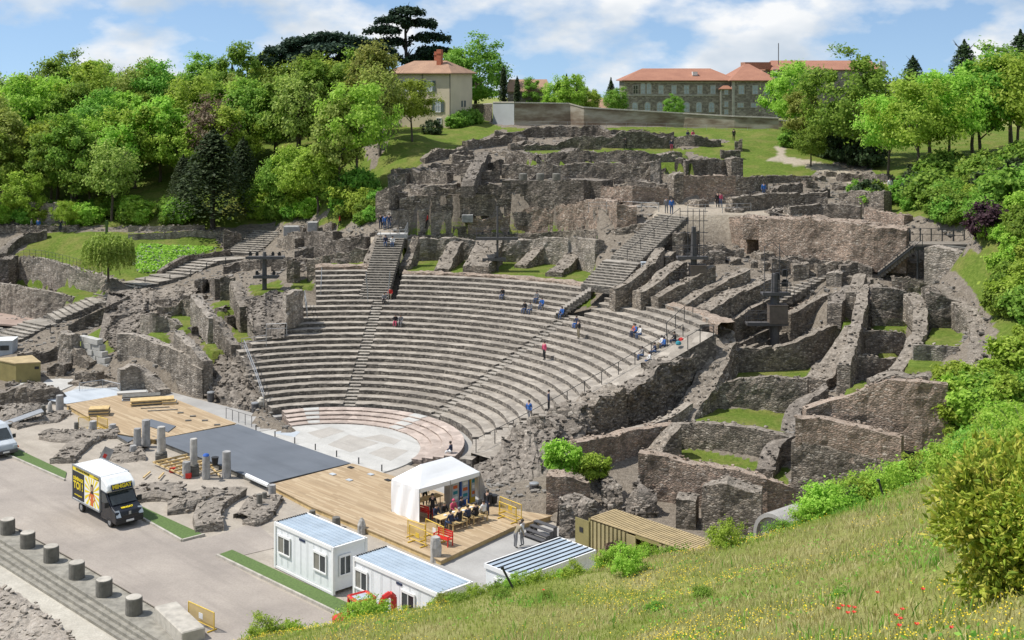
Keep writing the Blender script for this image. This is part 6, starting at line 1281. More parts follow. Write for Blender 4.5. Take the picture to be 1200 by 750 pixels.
# ------------------------------------------------------------------ red mini digger behind the shrubs
dg = empty('mini_digger', tuple(W(424,752,0)), R(35), 'red mini digger with a framed cab beside the white cabin', 'digger')
for y in (-.5,.5): m = MB(); m.box((0,y,.25), (1.8,.32,.5)); bevel(m.build('track', 'dark', dg), .15, 2)
m = MB(); m.box((-.3,0,.75), (1.6,1.2,.5)); bevel(m.build('engine_housing', 'red', dg), .12, 2); m = MB(); m.box((-1.15,0,1.15), (.7,1.25,.9)); bevel(m.build('counterweight', 'red', dg), .15, 2)
m = MB()
for x in (-.55,.55):
    for y in (-.5,.5): m.tube((x,y,.9), (x*.92,y,2.35), .08, 6)
for y in (-.5,.5): m.tube((-.52,y,2.35), (.52,y,2.35), .1, 6)
for x in (-.52,.52): m.tube((x,-.5,2.35), (x,.5,2.35), .1, 6)
m.build('cab_frame', 'red', dg); m = MB(); m.box((0,0,2.36), (.9,.85,.03)); m.build('cab_roof', 'glass_pale', dg); m = MB(); m.box((0,0,1.62), (1.0,.92,1.35)); m.build('cab_glazing', 'glass_dark', dg); m = MB(); m.box((-.1,0,1.25), (.5,.5,.5)); m.build('seat', 'dark', dg)
m = MB(); m.path([(.8,.0,.8),(1.3,.0,2.0),(1.7,.0,2.15),(1.95,.0,1.9),(1.95,.0,.8)], .17, 6); m.build('boom', 'red', dg); m = MB(); m.box((1.95,0,.6), (.5,.6,.4)); m.build('bucket', 'dark', dg)
# ------------------------------------------------------------------ buildings on the hill top
def stonewall_mat():
    m, t, b = mat('building_stone'); p = pos(t, (3,3,5)); v = N(t, 'ShaderNodeTexVoronoi', {'Vector': p, 'Scale': .8}); s_ = N(t, 'ShaderNodeSeparateColor', {0: v.outputs['Color']})
    c = ramp(t, s_.outputs[0], ((0, (.17,.145,.12)), (.6, (.28,.245,.20)), (1, (.40,.355,.30)))); c = mixc(t, ramp(t, noise(t, pos(t), .3, 5), ((.4, g3(0)), (.7, g3(.5)))), c, (.13,.115,.10)); t.links.new(c, b.inputs['Base Color']); b.inputs['Roughness'].default_value = .95
stonewall_mat()
def hipped(m, x0, x1, y0, y1, z, zr, ov=.5, inset=None, mm=0):
    x0 -= ov; x1 += ov; y0 -= ov; y1 += ov; k = (y1-y0)/2 if inset is None else inset; ym = (y0+y1)/2
    vs = [(x0,y0,z),(x1,y0,z),(x1,y1,z),(x0,y1,z),(x0+k,ym,zr),(x1-k,ym,zr),(x0,y0,z-.15),(x1,y0,z-.15),(x1,y1,z-.15),(x0,y1,z-.15)]
    m.add(vs, ((0,1,5,4),(1,2,5),(2,3,4,5),(3,0,4),(0,6,7,1),(1,7,8,2),(2,8,9,3),(3,9,6,0),(9,8,7,6)), mm)
def bwin(e, x, z, w_, h, y=0, arch=False, shut=False, glass='glass_pale', frame='house_white'):
    m = MB(); m.box((x,y-.05,z-h/2-.06), (w_+.3,.16,.12)); m.box((x-w_/2-.06,y-.04,z), (.12,.12,h)); m.box((x+w_/2+.06,y-.04,z), (.12,.12,h)); m.box((x,y-.06,z), (.07,.05,h)); m.box((x,y-.06,z), (w_,.05,.06))
    if arch:
        n = 8; r = w_/2
        for i in range(n):
            a, b_ = math.pi*i/n, math.pi*(i+1)/n; m.quad((x+r*math.cos(a),y-.1,z+h/2+r*math.sin(a)), (x+(r+.14)*math.cos(a),y-.1,z+h/2+(r+.14)*math.sin(a)), (x+(r+.14)*math.cos(b_),y-.1,z+h/2+(r+.14)*math.sin(b_)), (x+r*math.cos(b_),y-.1,z+h/2+r*math.sin(b_)))
    else: m.box((x,y-.05,z+h/2+.06), (w_+.24,.14,.12))
    o = m.build('window', frame, e); m = MB(); m.box((x,y-.02,z), (w_,.06,h))
    if arch: m.add([(x,y-.055,z+h/2)]+[(x+w_/2*math.cos(math.pi*i/8),y-.055,z+h/2+w_/2*math.sin(math.pi*i/8)) for i in range(9)], [(0,i+1,i+2) for i in range(8)])
    m.build('pane', glass, o)
    if shut:
        for s in (-1,1): m = MB(); m.box((x+s*(w_/2+.38),y-.08,z), (.55,.06,h+.1)); m.build('shutter', 'shutter', o)
# yellow house
hc = D(527,150,206.); hz = hc[2]; rzh = math.atan2(-3.3, 7.0)
hs = empty('house', tuple(hc), rzh+math.pi*0, 'two-storey cream house with grey shutters and a tiled hip roof', 'house')
# local: front facade runs from x=-11.2 to 0 at y=0, side runs to y=7.8
EV = zat(86.5,206)-hz; RG = zat(71,210)-hz
m = MB(); m.box((-5.6,3.9,EV/2-1.2), (11.2,7.8,EV+2.4)); m.build('walls', 'plaster', hs)
m = MB(); hipped(m, -11.2, 0, 0, 7.8, EV+.15, RG, .6, 3.2); rf = m.build('roof', 'roof_old', hs)
for x, y, h in ((-4.6,4.4,1.6),(-3.2,2.6,1.9)):
    m = MB(); m.box((x,y,RG-.6+h/2), (.8,.7,h+1.0)); m.box((x,y,RG+h*.62), (.95,.85,.15)); m.build('chimney', 'brick_red', rf)
for x in (-9.9,-7.9,-6.1,-3.6): bwin(hs, x, zat(101,206)-hz, .85, 1.6, shut=True)
for x in (-10.0,-8.4,-2.1): bwin(hs, x, zat(124.5,206)-hz, .85, 1.75, shut=True)
bwin(hs, -1.9, zat(142,206)-hz, .7, .8, glass='glass_dark')
for y in (4.2,5.2): m = MB(); m.box((.03,y,zat(122,208)-hz), (.06,.5,1.0)); m.build('side_window', 'shutter', hs)
m = MB(); m.tube((.08,-.05,-1), (.08,-.05,EV), .06); m.build('drainpipe', 'dark', hs); m = MB(); m.tube((-4.9,-.08,2), (-4.9,-.08,EV), .05); m.build('drainpipe', 'mast', hs)
# long stone building
YB = 240.; zb = 21.5; X = lambda px: (px-600)*YB/FOC
lb = empty('stone_building', (X(732),YB,zb), 0, 'long grey stone building with orange tiled roof and arched lower windows', 'building'); wA = X(856)-X(732); ez = zat(94,YB)-zb
m = MB(); m.box((wA/2,6,ez/2), (wA,12,ez)); m.build('walls', 'building_stone', lb); m = MB(); m.box((wA/2,-.05,zat(111.5,YB)-zb), (wA,.12,.22)); m.box((wA/2,-.05,zat(96.5,YB)-zb), (wA,.1,.15)); m.build('string_course', 'pale_stone', lb)
m = MB(); hipped(m, 0, wA+1, 0, 12, ez, zat(80,YB)-zb, .6, 4.4); rf = m.build('roof', 'roof_tile', lb); m = MB(); m.box((X(816)-X(732),2.2,zat(87.5,YB)-zb+.2), (.9,1.2,.7)); m.build('skylight', 'house_white', rf)
for i, px in enumerate((744.7,774.5,789.7,804.5,820,835.5)): bwin(lb, X(px)-X(732), zat(105,YB)-zb, .8, 1.5, frame='pale_stone', glass='glass_dark' if i == 0 else 'glass_pale')
for dx in (-.55,.55): bwin(lb, X(757)-X(732)+dx, zat(105,YB)-zb, .75, 1.5, arch=True, frame='pale_stone')
for px in (744,758.7,773,789,804.7,819,833.8): bwin(lb, X(px)-X(732), zat(127,YB)-zb, .9, 1.3, arch=True, frame='pale_stone')
tb = empty('stair_turret', (X(843),YB-1.2,zb), 0, 'small projecting stone bay with its own tile cap on the long building', 'turret'); w_ = X(856.5)-X(843); m = MB(); m.box((w_/2,.6,(zat(104,YB)-zb)/2), (w_,1.2,zat(104,YB)-zb)); m.build('walls', 'building_stone', tb)
m = MB(); m.box((.12,-.02,(zat(104,YB)-zb)/2), (.3,.1,zat(104,YB)-zb)); m.build('quoins', 'pale_stone', tb); m = MB(); hipped(m, 0, w_, 0, 1.2, zat(104,YB)-zb, zat(100,YB)-zb, .25, .9); m.build('roof', 'roof_tile', tb)
for y, h in ((108,.8),(122,.9),(131,.8)): bwin(tb, w_/2, zat(y,YB)-zb, .6, h, frame='pale_stone')
wb = empty('stone_wing', (X(856.3),YB-1.6,zb), 0, 'grey stone wing with a steep orange roof joining the long building', 'building'); wB = X(907)-X(856.3); m = MB(); m.box((wB/2,7,ez/2), (wB,14,ez)); m.build('walls', 'building_stone', wb); m = MB(); m.box((.2,-.03,ez/2), (.5,.1,ez)); m.build('quoins', 'pale_stone', wb)
m = MB(); hipped(m, 0, wB, 0, 14, ez, zat(74.5,YB)-zb, .6, 4.2); m.build('roof', 'roof_tile', wb)
for px, y in ((867,105),(883,105),(897,106)): bwin(wb, X(px)-X(856.3), zat(y,YB)-zb, .9, 1.5, frame='pale_stone')
for px in (866,881.7): bwin(wb, X(px)-X(856.3), zat(123,YB)-zb, 1.0, .7, frame='pale_stone')
YC = 252.; XC = lambda px: (px-600)*YC/FOC; wc = empty('stone_building', (XC(907),YC,zb), 0, 'higher rear block with white gable edges behind the big round tree', 'building'); wC = XC(1034)-XC(907); ec = zat(81.5,YC)-zb
m = MB(); m.box((wC/2,6,ec/2), (wC,12,ec)); m.build('walls', 'building_stone', wc); m = MB(); hipped(m, 0, wC, 0, 12, ec, zat(70.5,YC)-zb, .4, 1.0); m.build('roof', 'roof_tile', wc); m = MB(); m.box((.2,-.1,ec/2), (.8,.3,ec+.3)); m.box((wC,-.1,ec+.4), (1.2,.5,2.4)); m.build('quoins', 'house_white', wc)
m = MB(); m.box((XC(890)-XC(907),4,zat(77,YC)-zb), (5,5,1.4)); m.build('roof_lantern', 'roof_tile', wc); m = MB(); m.tube((XC(916)-XC(907),3,ec), (XC(916)-XC(907),3,zat(50,YC)-zb), .08); m.build('antenna', 'mast', wc)
for px0, px1, ye, yr, Y, l_, mt_ in ((595,643,107,93,222,'low house with brown tiled roof behind the boundary wall','roof_old'),(690,728,128,117,222,'small gabled roof between garden bushes and long building','roof_old'),(1040,1082,108,96,235,'slate roofed house behind the trees on the bank','roof_slate')):
    x0, x1 = (px0-600)*Y/FOC, (px1-600)*Y/FOC; e = empty('low_house', (x0,Y,21), 0, l_, 'house'); z1 = zat(ye,Y)-21; m = MB(); m.box(((x1-x0)/2,4,z1/2), (x1-x0,8,z1)); m.build('walls', 'building_stone' if px0 != 690 else 'plaster', e); m = MB(); hipped(m, 0, x1-x0, 0, 8, z1, zat(yr,Y)-21, .4, .6); m.build('roof', mt_, e)
# boundary wall of the upper grounds
def enclosure(label, pts, mt_, cope='pale_stone', th=.6):
    P_ = [(W(a, yb, z) if z is not None else None, yt) for a, yb, yt, z in pts]; o0 = P_[0][0]; e = empty('boundary_enclosure', tuple(o0), 0, label, 'boundary wall'); m = MB(); mc = MB()
    for (p, ya), (q, yb) in zip(P_[:-1], P_[1:]):
        zt0, zt1 = zat(ya, p[1]), zat(yb, q[1]); a, b_ = p-o0, q-o0
        for mm, lo0, lo1, hi0, hi1, d in ((m, -1.0+p[2]-o0[2], -1.0+q[2]-o0[2], zt0-o0[2], zt1-o0[2], th/2), (mc, zt0-o0[2], zt1-o0[2], zt0-o0[2]+.18, zt1-o0[2]+.18, th/2+.12)):
            vs = [(a[0],a[1]-d,lo0),(b_[0],b_[1]-d,lo1),(b_[0],b_[1]+d,lo1),(a[0],a[1]+d,lo0),(a[0],a[1]-d,hi0),(b_[0],b_[1]-d,hi1),(b_[0],b_[1]+d,hi1),(a[0],a[1]+d,hi0)]
            mm.add(vs, ((0,3,2,1),(4,5,6,7),(0,1,5,4),(1,2,6,5),(2,3,7,6),(3,0,4,7)))
    m.build('masonry', mt_, e); mc.build('coping', cope, e); return e
m_, t_, b_ = mat('patched_render'); n_ = noise(t_, pos(t_, (.35,.35,1.1)), .8, 7, .6); c_ = ramp(t_, n_, ((.38, (.17,.125,.09)), (.5, (.27,.225,.17)), (.64, (.40,.36,.30)))); t_.links.new(c_, b_.inputs['Base Color']); b_.inputs['Roughness'].default_value = .95
enclosure('long patched tan boundary wall below the stone building', [(603,144,121,22.3),(667,144,122,22.3),(684,146,126.5,22.1),(740,147,130,22),(800,148,133.5,21.9),(860,152,137,21.5),(912,154,139,21.3)], 'patched_render')
enclosure('white rendered end of the boundary wall by the house', [(577.5,143,120.5,22.3),(602.5,144,120.5,22.3)], 'grey_render')
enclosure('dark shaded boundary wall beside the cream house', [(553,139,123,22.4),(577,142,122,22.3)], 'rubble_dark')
enclosure('low wall beside the trees at the end of the boundary wall', [(912,153,141,21.3),(950,155,146,21.1)], 'patched_render')
rail('thin wire fence along the top lawn', [W(620,150,21.6), W(720,151,21.6), W(800,153,21.4), W(900,157,21)], 1.0, 3.0, 'galv', (1.0,.5), .012, .02, name='wire_fence')
# ------------------------------------------------------------------ vegetation
def leaf_quads(C_, Nn, size, rng, asp=.62, jit=.5):
    n = len(C_); Nn = Nn+rng.normal(0, jit, (n,3)); Nn /= np.maximum(1e-6, np.linalg.norm(Nn, axis=1))[:,None]
    a = np.cross(Nn, rng.normal(0, 1, (n,3))); a /= np.maximum(1e-6, np.linalg.norm(a, axis=1))[:,None]; b_ = np.cross(Nn, a)
    s_ = (size*rng.uniform(.65, 1.35, n))[:,None]; a = a*s_*.5; b_ = b_*s_*.5*asp
    V = np.stack([C_-a, C_-a*.1+b_, C_+a, C_-a*.1-b_], 1).reshape(-1, 3); return V, np.arange(n*4).reshape(-1, 4)
def crown(name, n, size, rx, rz, seed, K=70, clump=.24, shell=.45, flat=.25, mt_='leaf_mid', top=0., asp=.62, lean=0):
    rng = np.random.default_rng(seed); d = rng.normal(0, 1, (K,3)); d /= np.linalg.norm(d, axis=1)[:,None]; rr = rng.uniform(shell, 1, K)**.6
    rr *= 1+.22*np.sin(d[:,0]*4+seed)*np.cos(d[:,1]*3+seed*2)+rng.uniform(-.1,.12,K)
    cc = d*rr[:,None]*np.array([rx, rx, rz]); cc[:,2] = np.where(cc[:,2] < -rz*.55, -rz*.55+rng.uniform(-.1,.3,K), cc[:,2])
    k = rng.integers(0, K, n); cr = (clump*rng.uniform(.6,1.3,K))[k]; off = rng.normal(0, .55, (n,3)); off[:,2] *= .75
    P_ = cc[k]+off*(cr*rx)[:,None]; nn = P_/np.array([rx,rx,rz])+np.array([0,0,flat+.35]); nn /= np.linalg.norm(nn, axis=1)[:,None]
    V, F = leaf_quads(P_, nn, size, rng, asp); me_ = np_mesh(name, V, F); me_.materials.append(M[mt_]); return me_
def trunk_mesh(h, r, nb, spread, seed, mt_='bark', bare=False):
    rnd = random.Random(seed); m = MB(); pts = [(0,0,-.5)]; x = y = 0
    for i in range(1, 6): x += rnd.uniform(-.12,.12); y += rnd.uniform(-.12,.12); pts.append((x,y,h*i/5))
    for i in range(5): m.tube(pts[i], pts[i+1], r*(1-.14*i), 7, r2=r*(1-.14*(i+1)))
    for k in range(nb):
        t = rnd.uniform(.45, .98); i = min(4, int(t*5)); p = Vector(pts[i]).lerp(Vector(pts[i+1]), t*5-i); a = rnd.uniform(0, 6.28); q = p+Vector((math.cos(a)*spread*rnd.uniform(.6,1), math.sin(a)*spread*rnd.uniform(.6,1), spread*rnd.uniform(.5,1.1))); m.tube(p, q, r*.38, 5, r2=r*.12)
        for j in range(4 if bare else 1):
            a2 = a+rnd.uniform(-1,1); s = p.lerp(q, rnd.uniform(.4,.95)); e = s+Vector((math.cos(a2)*spread*.5, math.sin(a2)*spread*.5, spread*.55)); m.tube(s, e, r*.16, 4, r2=r*.04)
            if bare:
                for _ in range(4): a3 = a2+rnd.uniform(-1.2,1.2); s2 = s.lerp(e, rnd.uniform(.3,1)); m.tube(s2, s2+Vector((math.cos(a3)*spread*.28, math.sin(a3)*spread*.28, spread*rnd.uniform(.15,.4))), r*.06, 3, r2=r*.02)
    me_ = m.mesh('trunk'); me_.materials.append(M[mt_]); return me_
PROTO = {}
def proto(key, crown_me, cz, trunk_me, name): PROTO[key] = (crown_me, cz, trunk_me, name)
proto('bright1', crown('crown', 11000, .42, 4.2, 4.6, 1, 80, .22, mt_='leaf_bright'), 7.4, trunk_mesh(6.5,.28,8,2.6,1), 'broadleaf_tree')
proto('bright2', crown('crown', 10000, .45, 3.8, 4.2, 2, 60, .25, mt_='leaf_bright'), 7.0, trunk_mesh(6.2,.25,8,2.4,2), 'broadleaf_tree')
proto('mid1', crown('crown', 11000, .42, 4.4, 4.4, 3, 75, .23, mt_='leaf_mid'), 7.2, trunk_mesh(6.4,.3,8,2.6,3), 'broadleaf_tree')
proto('mid2', crown('crown', 10000, .44, 3.6, 5.0, 4, 70, .23, mt_='leaf_mid'), 7.8, trunk_mesh(6.8,.27,8,2.4,4), 'broadleaf_tree')
proto('olive1', crown('crown', 6000, .40, 3.8, 4.4, 5, 60, .26, .3, mt_='leaf_olive'), 7.2, trunk_mesh(7.5,.25,12,2.8,5), 'broadleaf_tree')
proto('olive2', crown('crown', 7500, .40, 3.4, 4.8, 6, 70, .22, .3, mt_='leaf_olive'), 7.6, trunk_mesh(7.5,.24,10,2.6,6), 'broadleaf_tree')
proto('dense', crown('crown', 16000, .40, 5.4, 6.2, 7, 130, .17, .6, mt_='leaf_mid'), 7.6, trunk_mesh(7,.42,8,3,7), 'round_tree')
proto('airy', crown('crown', 8500, .38, 4.6, 4.4, 8, 75, .2, .35, mt_='leaf_bright'), 8.2, trunk_mesh(8.2,.22,10,2.8,8), 'airy_tree')
proto('brown', crown('crown', 3200, .36, 3.2, 3.6, 9, 60, .24, .3, mt_='leaf_brown'), 6.4, trunk_mesh(7.5,.24,14,2.4,9), 'copper_tree')
proto('bare', crown('crown', 700, .34, 3.4, 3.6, 10, 50, .3, .3, mt_='leaf_olive'), 7.4, trunk_mesh(8.5,.28,22,2.8,10,'bark',True), 'bare_tree')
proto('shrub', crown('crown', 5200, .24, 1.25, 1.05, 11, 60, .26, .5, mt_='leaf_mid'), .85, trunk_mesh(.9,.06,5,.6,11), 'shrub')
proto('shrubb', crown('crown', 5200, .24, 1.3, 1.1, 12, 60, .26, .5, mt_='leaf_bright'), .9, trunk_mesh(.9,.06,5,.6,12), 'shrub')
proto('shrubd', crown('crown', 2600, .22, 1.1, 1.0, 13, 45, .25, .6, mt_='leaf_dark'), .9, trunk_mesh(.9,.07,5,.5,13), 'clipped_shrub')
proto('purple', crown('crown', 2600, .24, 1.3, 1.2, 14, 40, .28, .4, mt_='leaf_purple'), 1.1, trunk_mesh(1.0,.06,6,.6,14), 'shrub')
def conifer_mesh(n, h, r, seed, mt_, size=.34, droop=.25, p=.9):
    rng = np.random.default_rng(seed); t = rng.uniform(0,1,n)**.75; lv = np.round(t*16)/16+rng.normal(0,.012,n); br = rng.integers(0,9,n); a = br*2*math.pi/9+np.round(t*16)*1.7+rng.normal(0,.16,n)
    rad = r*(1-np.clip(lv,0,1))**p*rng.uniform(.15,1.05,n); P_ = np.stack([np.cos(a)*rad, np.sin(a)*rad, h*lv-rad*droop+rng.normal(0,.12,n)], -1)
    V, F = leaf_quads(P_, np.stack([np.cos(a)*.4, np.sin(a)*.4, np.ones(n)], -1), size, rng, .5, .35); me_ = np_mesh('crown', V, F); me_.materials.append(M[mt_]); return me_
proto('spruce', conifer_mesh(9000, 9.5, 3.6, 21, 'leaf_dark'), 1.2, trunk_mesh(9.8,.2,0,0,21,'bark_dark'), 'conifer')
proto('pine', conifer_mesh(9000, 11, 4.6, 22, 'leaf_dark', .42, .12, .62), 2.2, trunk_mesh(12,.3,6,1.6,22,'bark_dark'), 'dark_conifer')
proto('cypress', conifer_mesh(4000, 7, .75, 23, 'leaf_dark', .3, -.3, .35), .3, trunk_mesh(4,.12,0,0,23,'bark_dark'), 'cypress')
def cedar_mesh(n, plates, seed, mt_='leaf_cedar'):
    rng = np.random.default_rng(seed); P_ = []
    for (x, y, z, r) in plates:
        k = int(n*r*r/sum(q[3]**2 for q in plates)); a = rng.uniform(0,6.28,k); q = r*np.sqrt(rng.uniform(0,1,k))*(1+.25*np.sin(a*3+z)+.12*np.sin(a*7+x)); P_.append(np.stack([x+np.cos(a)*q, y+np.sin(a)*q*.8, z-.14*q*q/r+rng.normal(0,.2,k)], -1))
    P_ = np.concatenate(P_); V, F = leaf_quads(P_, np.tile([0,0,1.], (len(P_),1)), .44, rng, .6, .6); me_ = np_mesh('crown', V, F); me_.materials.append(M[mt_]); return me_
proto('cedar_tall', cedar_mesh(15000, [(0,0,12.6,1.8),(-1.4,0,11.6,1.9),(1.6,.3,11.2,2.0),(-2.8,0,10.4,1.9),(2.6,.2,9.6,2.1),(-1.6,.5,9.0,1.6),(3.0,0,8.0,2.2),(1.4,0,7.0,1.9),(3.6,.4,6.2,1.8),(-3.2,0,8.8,1.2)], 31), 0, trunk_mesh(12.2,.36,7,1.3,31,'bark_dark'), 'cedar')
proto('cedar_broad', cedar_mesh(26000, [(0,0,9.4,2.4),(-2.6,0,8.9,2.3),(2.6,0,8.9,2.4),(-4.6,.5,8.0,2.4),(4.8,0,8.2,2.3),(0,-1.5,8.2,3.4),(-6.0,0,7.0,2.0),(6.2,0,7.2,2.0),(3,-1,7.2,2.6),(-3,-1,7.2,2.6),(0,0,6.6,3.0)], 32), 0, trunk_mesh(8.4,.45,7,1.0,32,'bark_dark'), 'cedar')
TC = [0]
def tree(key, loc, s=1.0, label='', cat='tree', group=None, sz=None, rz=None, sink=.15):
    cm, cz, tm, nm = PROTO[key]; TC[0] += 1; e = empty(nm, (loc[0], loc[1], loc[2]-sink), random.uniform(0,6.28) if rz is None else rz, label, cat, group); e.scale = (s, s, sz or s)
    for n_, me_, z in (('trunk', tm, 0), ('crown', cm, cz)):
        o = bpy.data.objects.new(n_, me_); COL.objects.link(o); o.parent = e; o.location = (0,0,z)
    return e
def gt(x, y): return (x, y, ht(x, y))
def atpx(px, Y): x = (px-600)*Y/FOC; return gt(x, Y)
# wood behind the garden
LAB = dict(bright1='bright green full-crowned tree in the wood behind the garden', bright2='bright green rounded tree in the wood behind the garden', mid1='mid green spreading tree in the wood behind the garden', mid2='mid green upright tree in the wood behind the garden', olive1='olive tinted thin-leaved tree in the wood behind the garden', olive2='olive tinted upright tree in the wood behind the garden')
GRP = {k: 'wood trees: '+v.split(' tree')[0] for k, v in LAB.items()}
rw = random.Random(4)
for row, (Y, st, s0, s1) in enumerate(((180,34,.6,.95),(189,36,.7,1.08),(198,36,.72,1.12),(208,36,.74,1.1),(219,36,.66,1.02),(231,34,.6,.98))):
    px = -30+rw.uniform(0,20)
    while px < 470:
        cut_ = .74 if (row >= 3 and px > 315) else 1.0
        Yj = Y+rw.uniform(-3.5,3.5); x = (px-600)*Yj/FOC; key = rw.choices(['bright1','bright2','mid1','mid2','olive1','olive2'], [4,4,3,3,.8,.8] if px < 300 else [4,3,2,2,1,1.2])[0]
        lim = 455 if row > 2 else (438 if row > 0 else 232)
        if px < lim and not (150 < px < 335 and row == 0) and not (row == 5 and px > 400) and not (row >= 3 and px > 430) : tree(key, gt(x, Yj), (q_ := rw.uniform(s0, s1)*cut_), LAB[key].replace('in the wood', ('at the front edge of the wood','at the front edge of the wood','halfway up the wood','halfway up the wood','near the skyline of the wood','near the skyline of the wood')[row]), 'tree', GRP[key]+(' (front)','',' (middle)','',' (skyline)','')[row//2*2], sz=q_*rw.uniform(.88,1.22))
        px += st*rw.uniform(.75,1.2)*.8
tree('pine', atpx(250,174), 1.35, 'big dark conifer standing at the front of the wood', 'conifer', sz=1.0); tree('pine', atpx(215,178), .62, 'smaller dark conifer beside the big one in the wood', 'conifer'); tree('pine', atpx(285,180), .7, 'leaning dark conifer between garden stairs and wood', 'conifer')
tree('brown', atpx(248,186), 1.2, 'copper brown half-bare tree in the middle of the wood', sz=1.35); tree('bare', atpx(125,226), .95, 'bare-branched tree rising above the skyline of the wood'); tree('bare', atpx(30,226), .75, 'thin leafless tree at the edge of the wood skyline'); tree('bare', atpx(160,228), .7, 'pale budding tree beside the bare tree on the wood skyline')
tree('spruce', atpx(272,232), .95, 'dark pointed yew on the wood skyline', 'conifer'); tree('spruce', atpx(298,232), .98, 'second dark pointed yew on the wood skyline', 'conifer'); tree('mid1', atpx(240,228), 1.05, 'rounded green tree topping the wood skyline')
tree('cedar_broad', atpx(385,224), 1.6, 'broad flat-topped cedar behind the wood', 'cedar', rz=.3); tree('cedar_tall', atpx(478,232), 1.52, 'tall open cedar towering over the cream house', 'cedar', rz=0.2)
tree('dense', atpx(556,224), 1.02, 'big dark green tree behind the cream house'); tree('mid2', atpx(530,230), .95, 'green tree between cedar and cream house roof'); tree('dense', atpx(515,236), .7, 'dark tree half hidden by the cream house')
tree('airy', G(483,166), .78, 'small blossoming tree in front of the cream house', sz=.72); tree('olive1', G(445,182), .95, 'light olive tree beside the cream house', sz=1.1); tree('airy', G(420,225), 1.0, 'tall airy tree on the green slope below the cream house', sz=1.15); tree('olive2', G(398,235), 1.0, 'pale leaning tree on the green slope', sz=1.1); tree('bright2', G(372,250), .8, 'leafy tree at the foot of the green slope'); tree('bright1', G(350,252), .78, 'full leafy tree near the head of the garden stairs'); tree('mid1', G(330,250), .7, 'shady tree right at the head of the garden stairs')
tree('shrubd', G(507,158), 1.3, 'clipped dark round bush by the cream house', 'bush')
for i, (px, py) in enumerate(((535,150),(545,147),(555,145))): tree('shrub', G(px, py), 1.3, 'low shrub growing against the side of the cream house', 'shrub', 'shrubs beside the cream house')
# behind the boundary wall
for a in (('mid2',625,222,.55,'small green tree beside the brown tiled roof'),('bright1',668,212,.66,'wide bright tree bulging over the boundary wall'),('bright1',652,214,.55,'bright low tree joining the wide one over the boundary wall'),('bright2',690,214,.5,'rounded bright tree over the boundary wall step'),('spruce',664,250,.85,'grey green conifer behind the wide bright tree'),('spruce',678,252,.88,'second conifer behind the wide bright tree'),('spruce',716,255,.85,'shaggy conifer beside the small gabled roof'),('spruce',742,262,.95,'dark conifer rising beside the long stone building'),('spruce',736,262,.8,'slim conifer touching the roof end of the long building'),('mid1',722,218,.45,'low green tree at the corner of the long building'),('cypress',606,214,1.0,'slim dark cypress beside the white rendered wall'),('cypress',590,216,1.2,'tall dark cypress in front of the big dark tree'),('dense',789,221,.32,'round dark evergreen before the long building'),('spruce',893,262,.9,'conifer tip over the orange roofs'),('spruce',1027,268,1.0,'conifer tip behind the rear block'),('bare',975,275,.7,'bare treetop over the rear block roof')): tree(a[0], atpx(a[1], a[2]), a[3], a[4])
# trees on the bank side
tree('dense', atpx(995,172), 1.12, 'great round tree on the top lawn beside the path', sz=1.06); tree('bright1', atpx(925,186), .88, 'light green tree at the end of the boundary wall', sz=.98); tree('olive2', atpx(942,180), .75, 'willowy grey-green tree beside the great round tree'); tree('mid1', atpx(950,170), .45, 'low leafy tree under the great round tree')
for i, (px, Y, s, k, l_) in enumerate(((1074,150,1.02,'airy','airy light tree with bare trunk over the path ruins'),(1110,152,1.0,'airy','second airy tree with twin trunks over the path ruins'),(1150,154,1.05,'mid2','fuller green tree on the bank above the purple shrub'),(1190,152,1.1,'airy','tall airy tree at the top of the bank'),(1040,156,.85,'airy','young airy tree beside the path ruins'),(1090,168,.95,'mid1','leafy tree behind the airy trees on the bank'),(1140,172,1.05,'bright2','bright tree behind the airy trees on the bank'),(1185,176,1.15,'mid1','dark leafy tree behind the tall airy tree'),(1215,160,1.0,'bright1','bright tree at the rim of the bank'))): tree(k, atpx(px, Y), s, l_)
for px, Y, s, l_ in ((1070,236,1.15,'conifer with open whorls on the skyline over the bank'),(1130,226,1.35,'tall open conifer on the skyline over the bank'),(1196,222,1.5,'tallest dark conifer on the skyline over the bank')): tree('pine', atpx(px, Y), s*.82, l_, 'conifer')
# bank shrubs
rs_ = random.Random(9)
SH = dict(shrub='mid green shrub on the bank above the ruins', shrubb='bright green shrub on the bank above the ruins'); 
for i in range(46):
    px, py = rs_.uniform(1040,1205), rs_.uniform(238,300)
    if py > 245+(px-1040)*.32 or py < 232+(px-1040)*.02: continue
    k = rs_.choice(['shrub','shrub','shrubb']); tree(k, G(px, py), rs_.uniform(.8,1.5), SH[k], 'shrub', 'bank shrubs: '+k.replace('shrubb','bright').replace('shrub','mid green'))
tree('purple', G(1155,279), 1.35, 'purple leaved shrub beside the sloping railing', 'shrub'); tree('purple', G(1162,275), .9, 'smaller purple shrub joined to the larger one', 'shrub')
for i in range(20):
    px, py = rs_.uniform(1150,1215), rs_.uniform(270,345)
    if px > 1150+(py-270)*.55: tree('shrubb', G(px, py), rs_.uniform(.5,.9), 'low bright bush on the grassy bank beside the outer arm', 'shrub', 'low bushes on the grassy bank')
for px, py, s, k in ((928,160,1.2,'shrub'),(940,168,1.5,'shrubb'),(925,172,1.3,'shrub'),(952,172,1.4,'shrub'),(962,180,1.2,'shrub'),(1015,246,1.2,'shrub'),(1025,248,1.0,'shrubb')): tree(k, G(px, py), s, 'rounded shrub near the foot of the great round tree', 'shrub', 'shrubs near the great round tree')
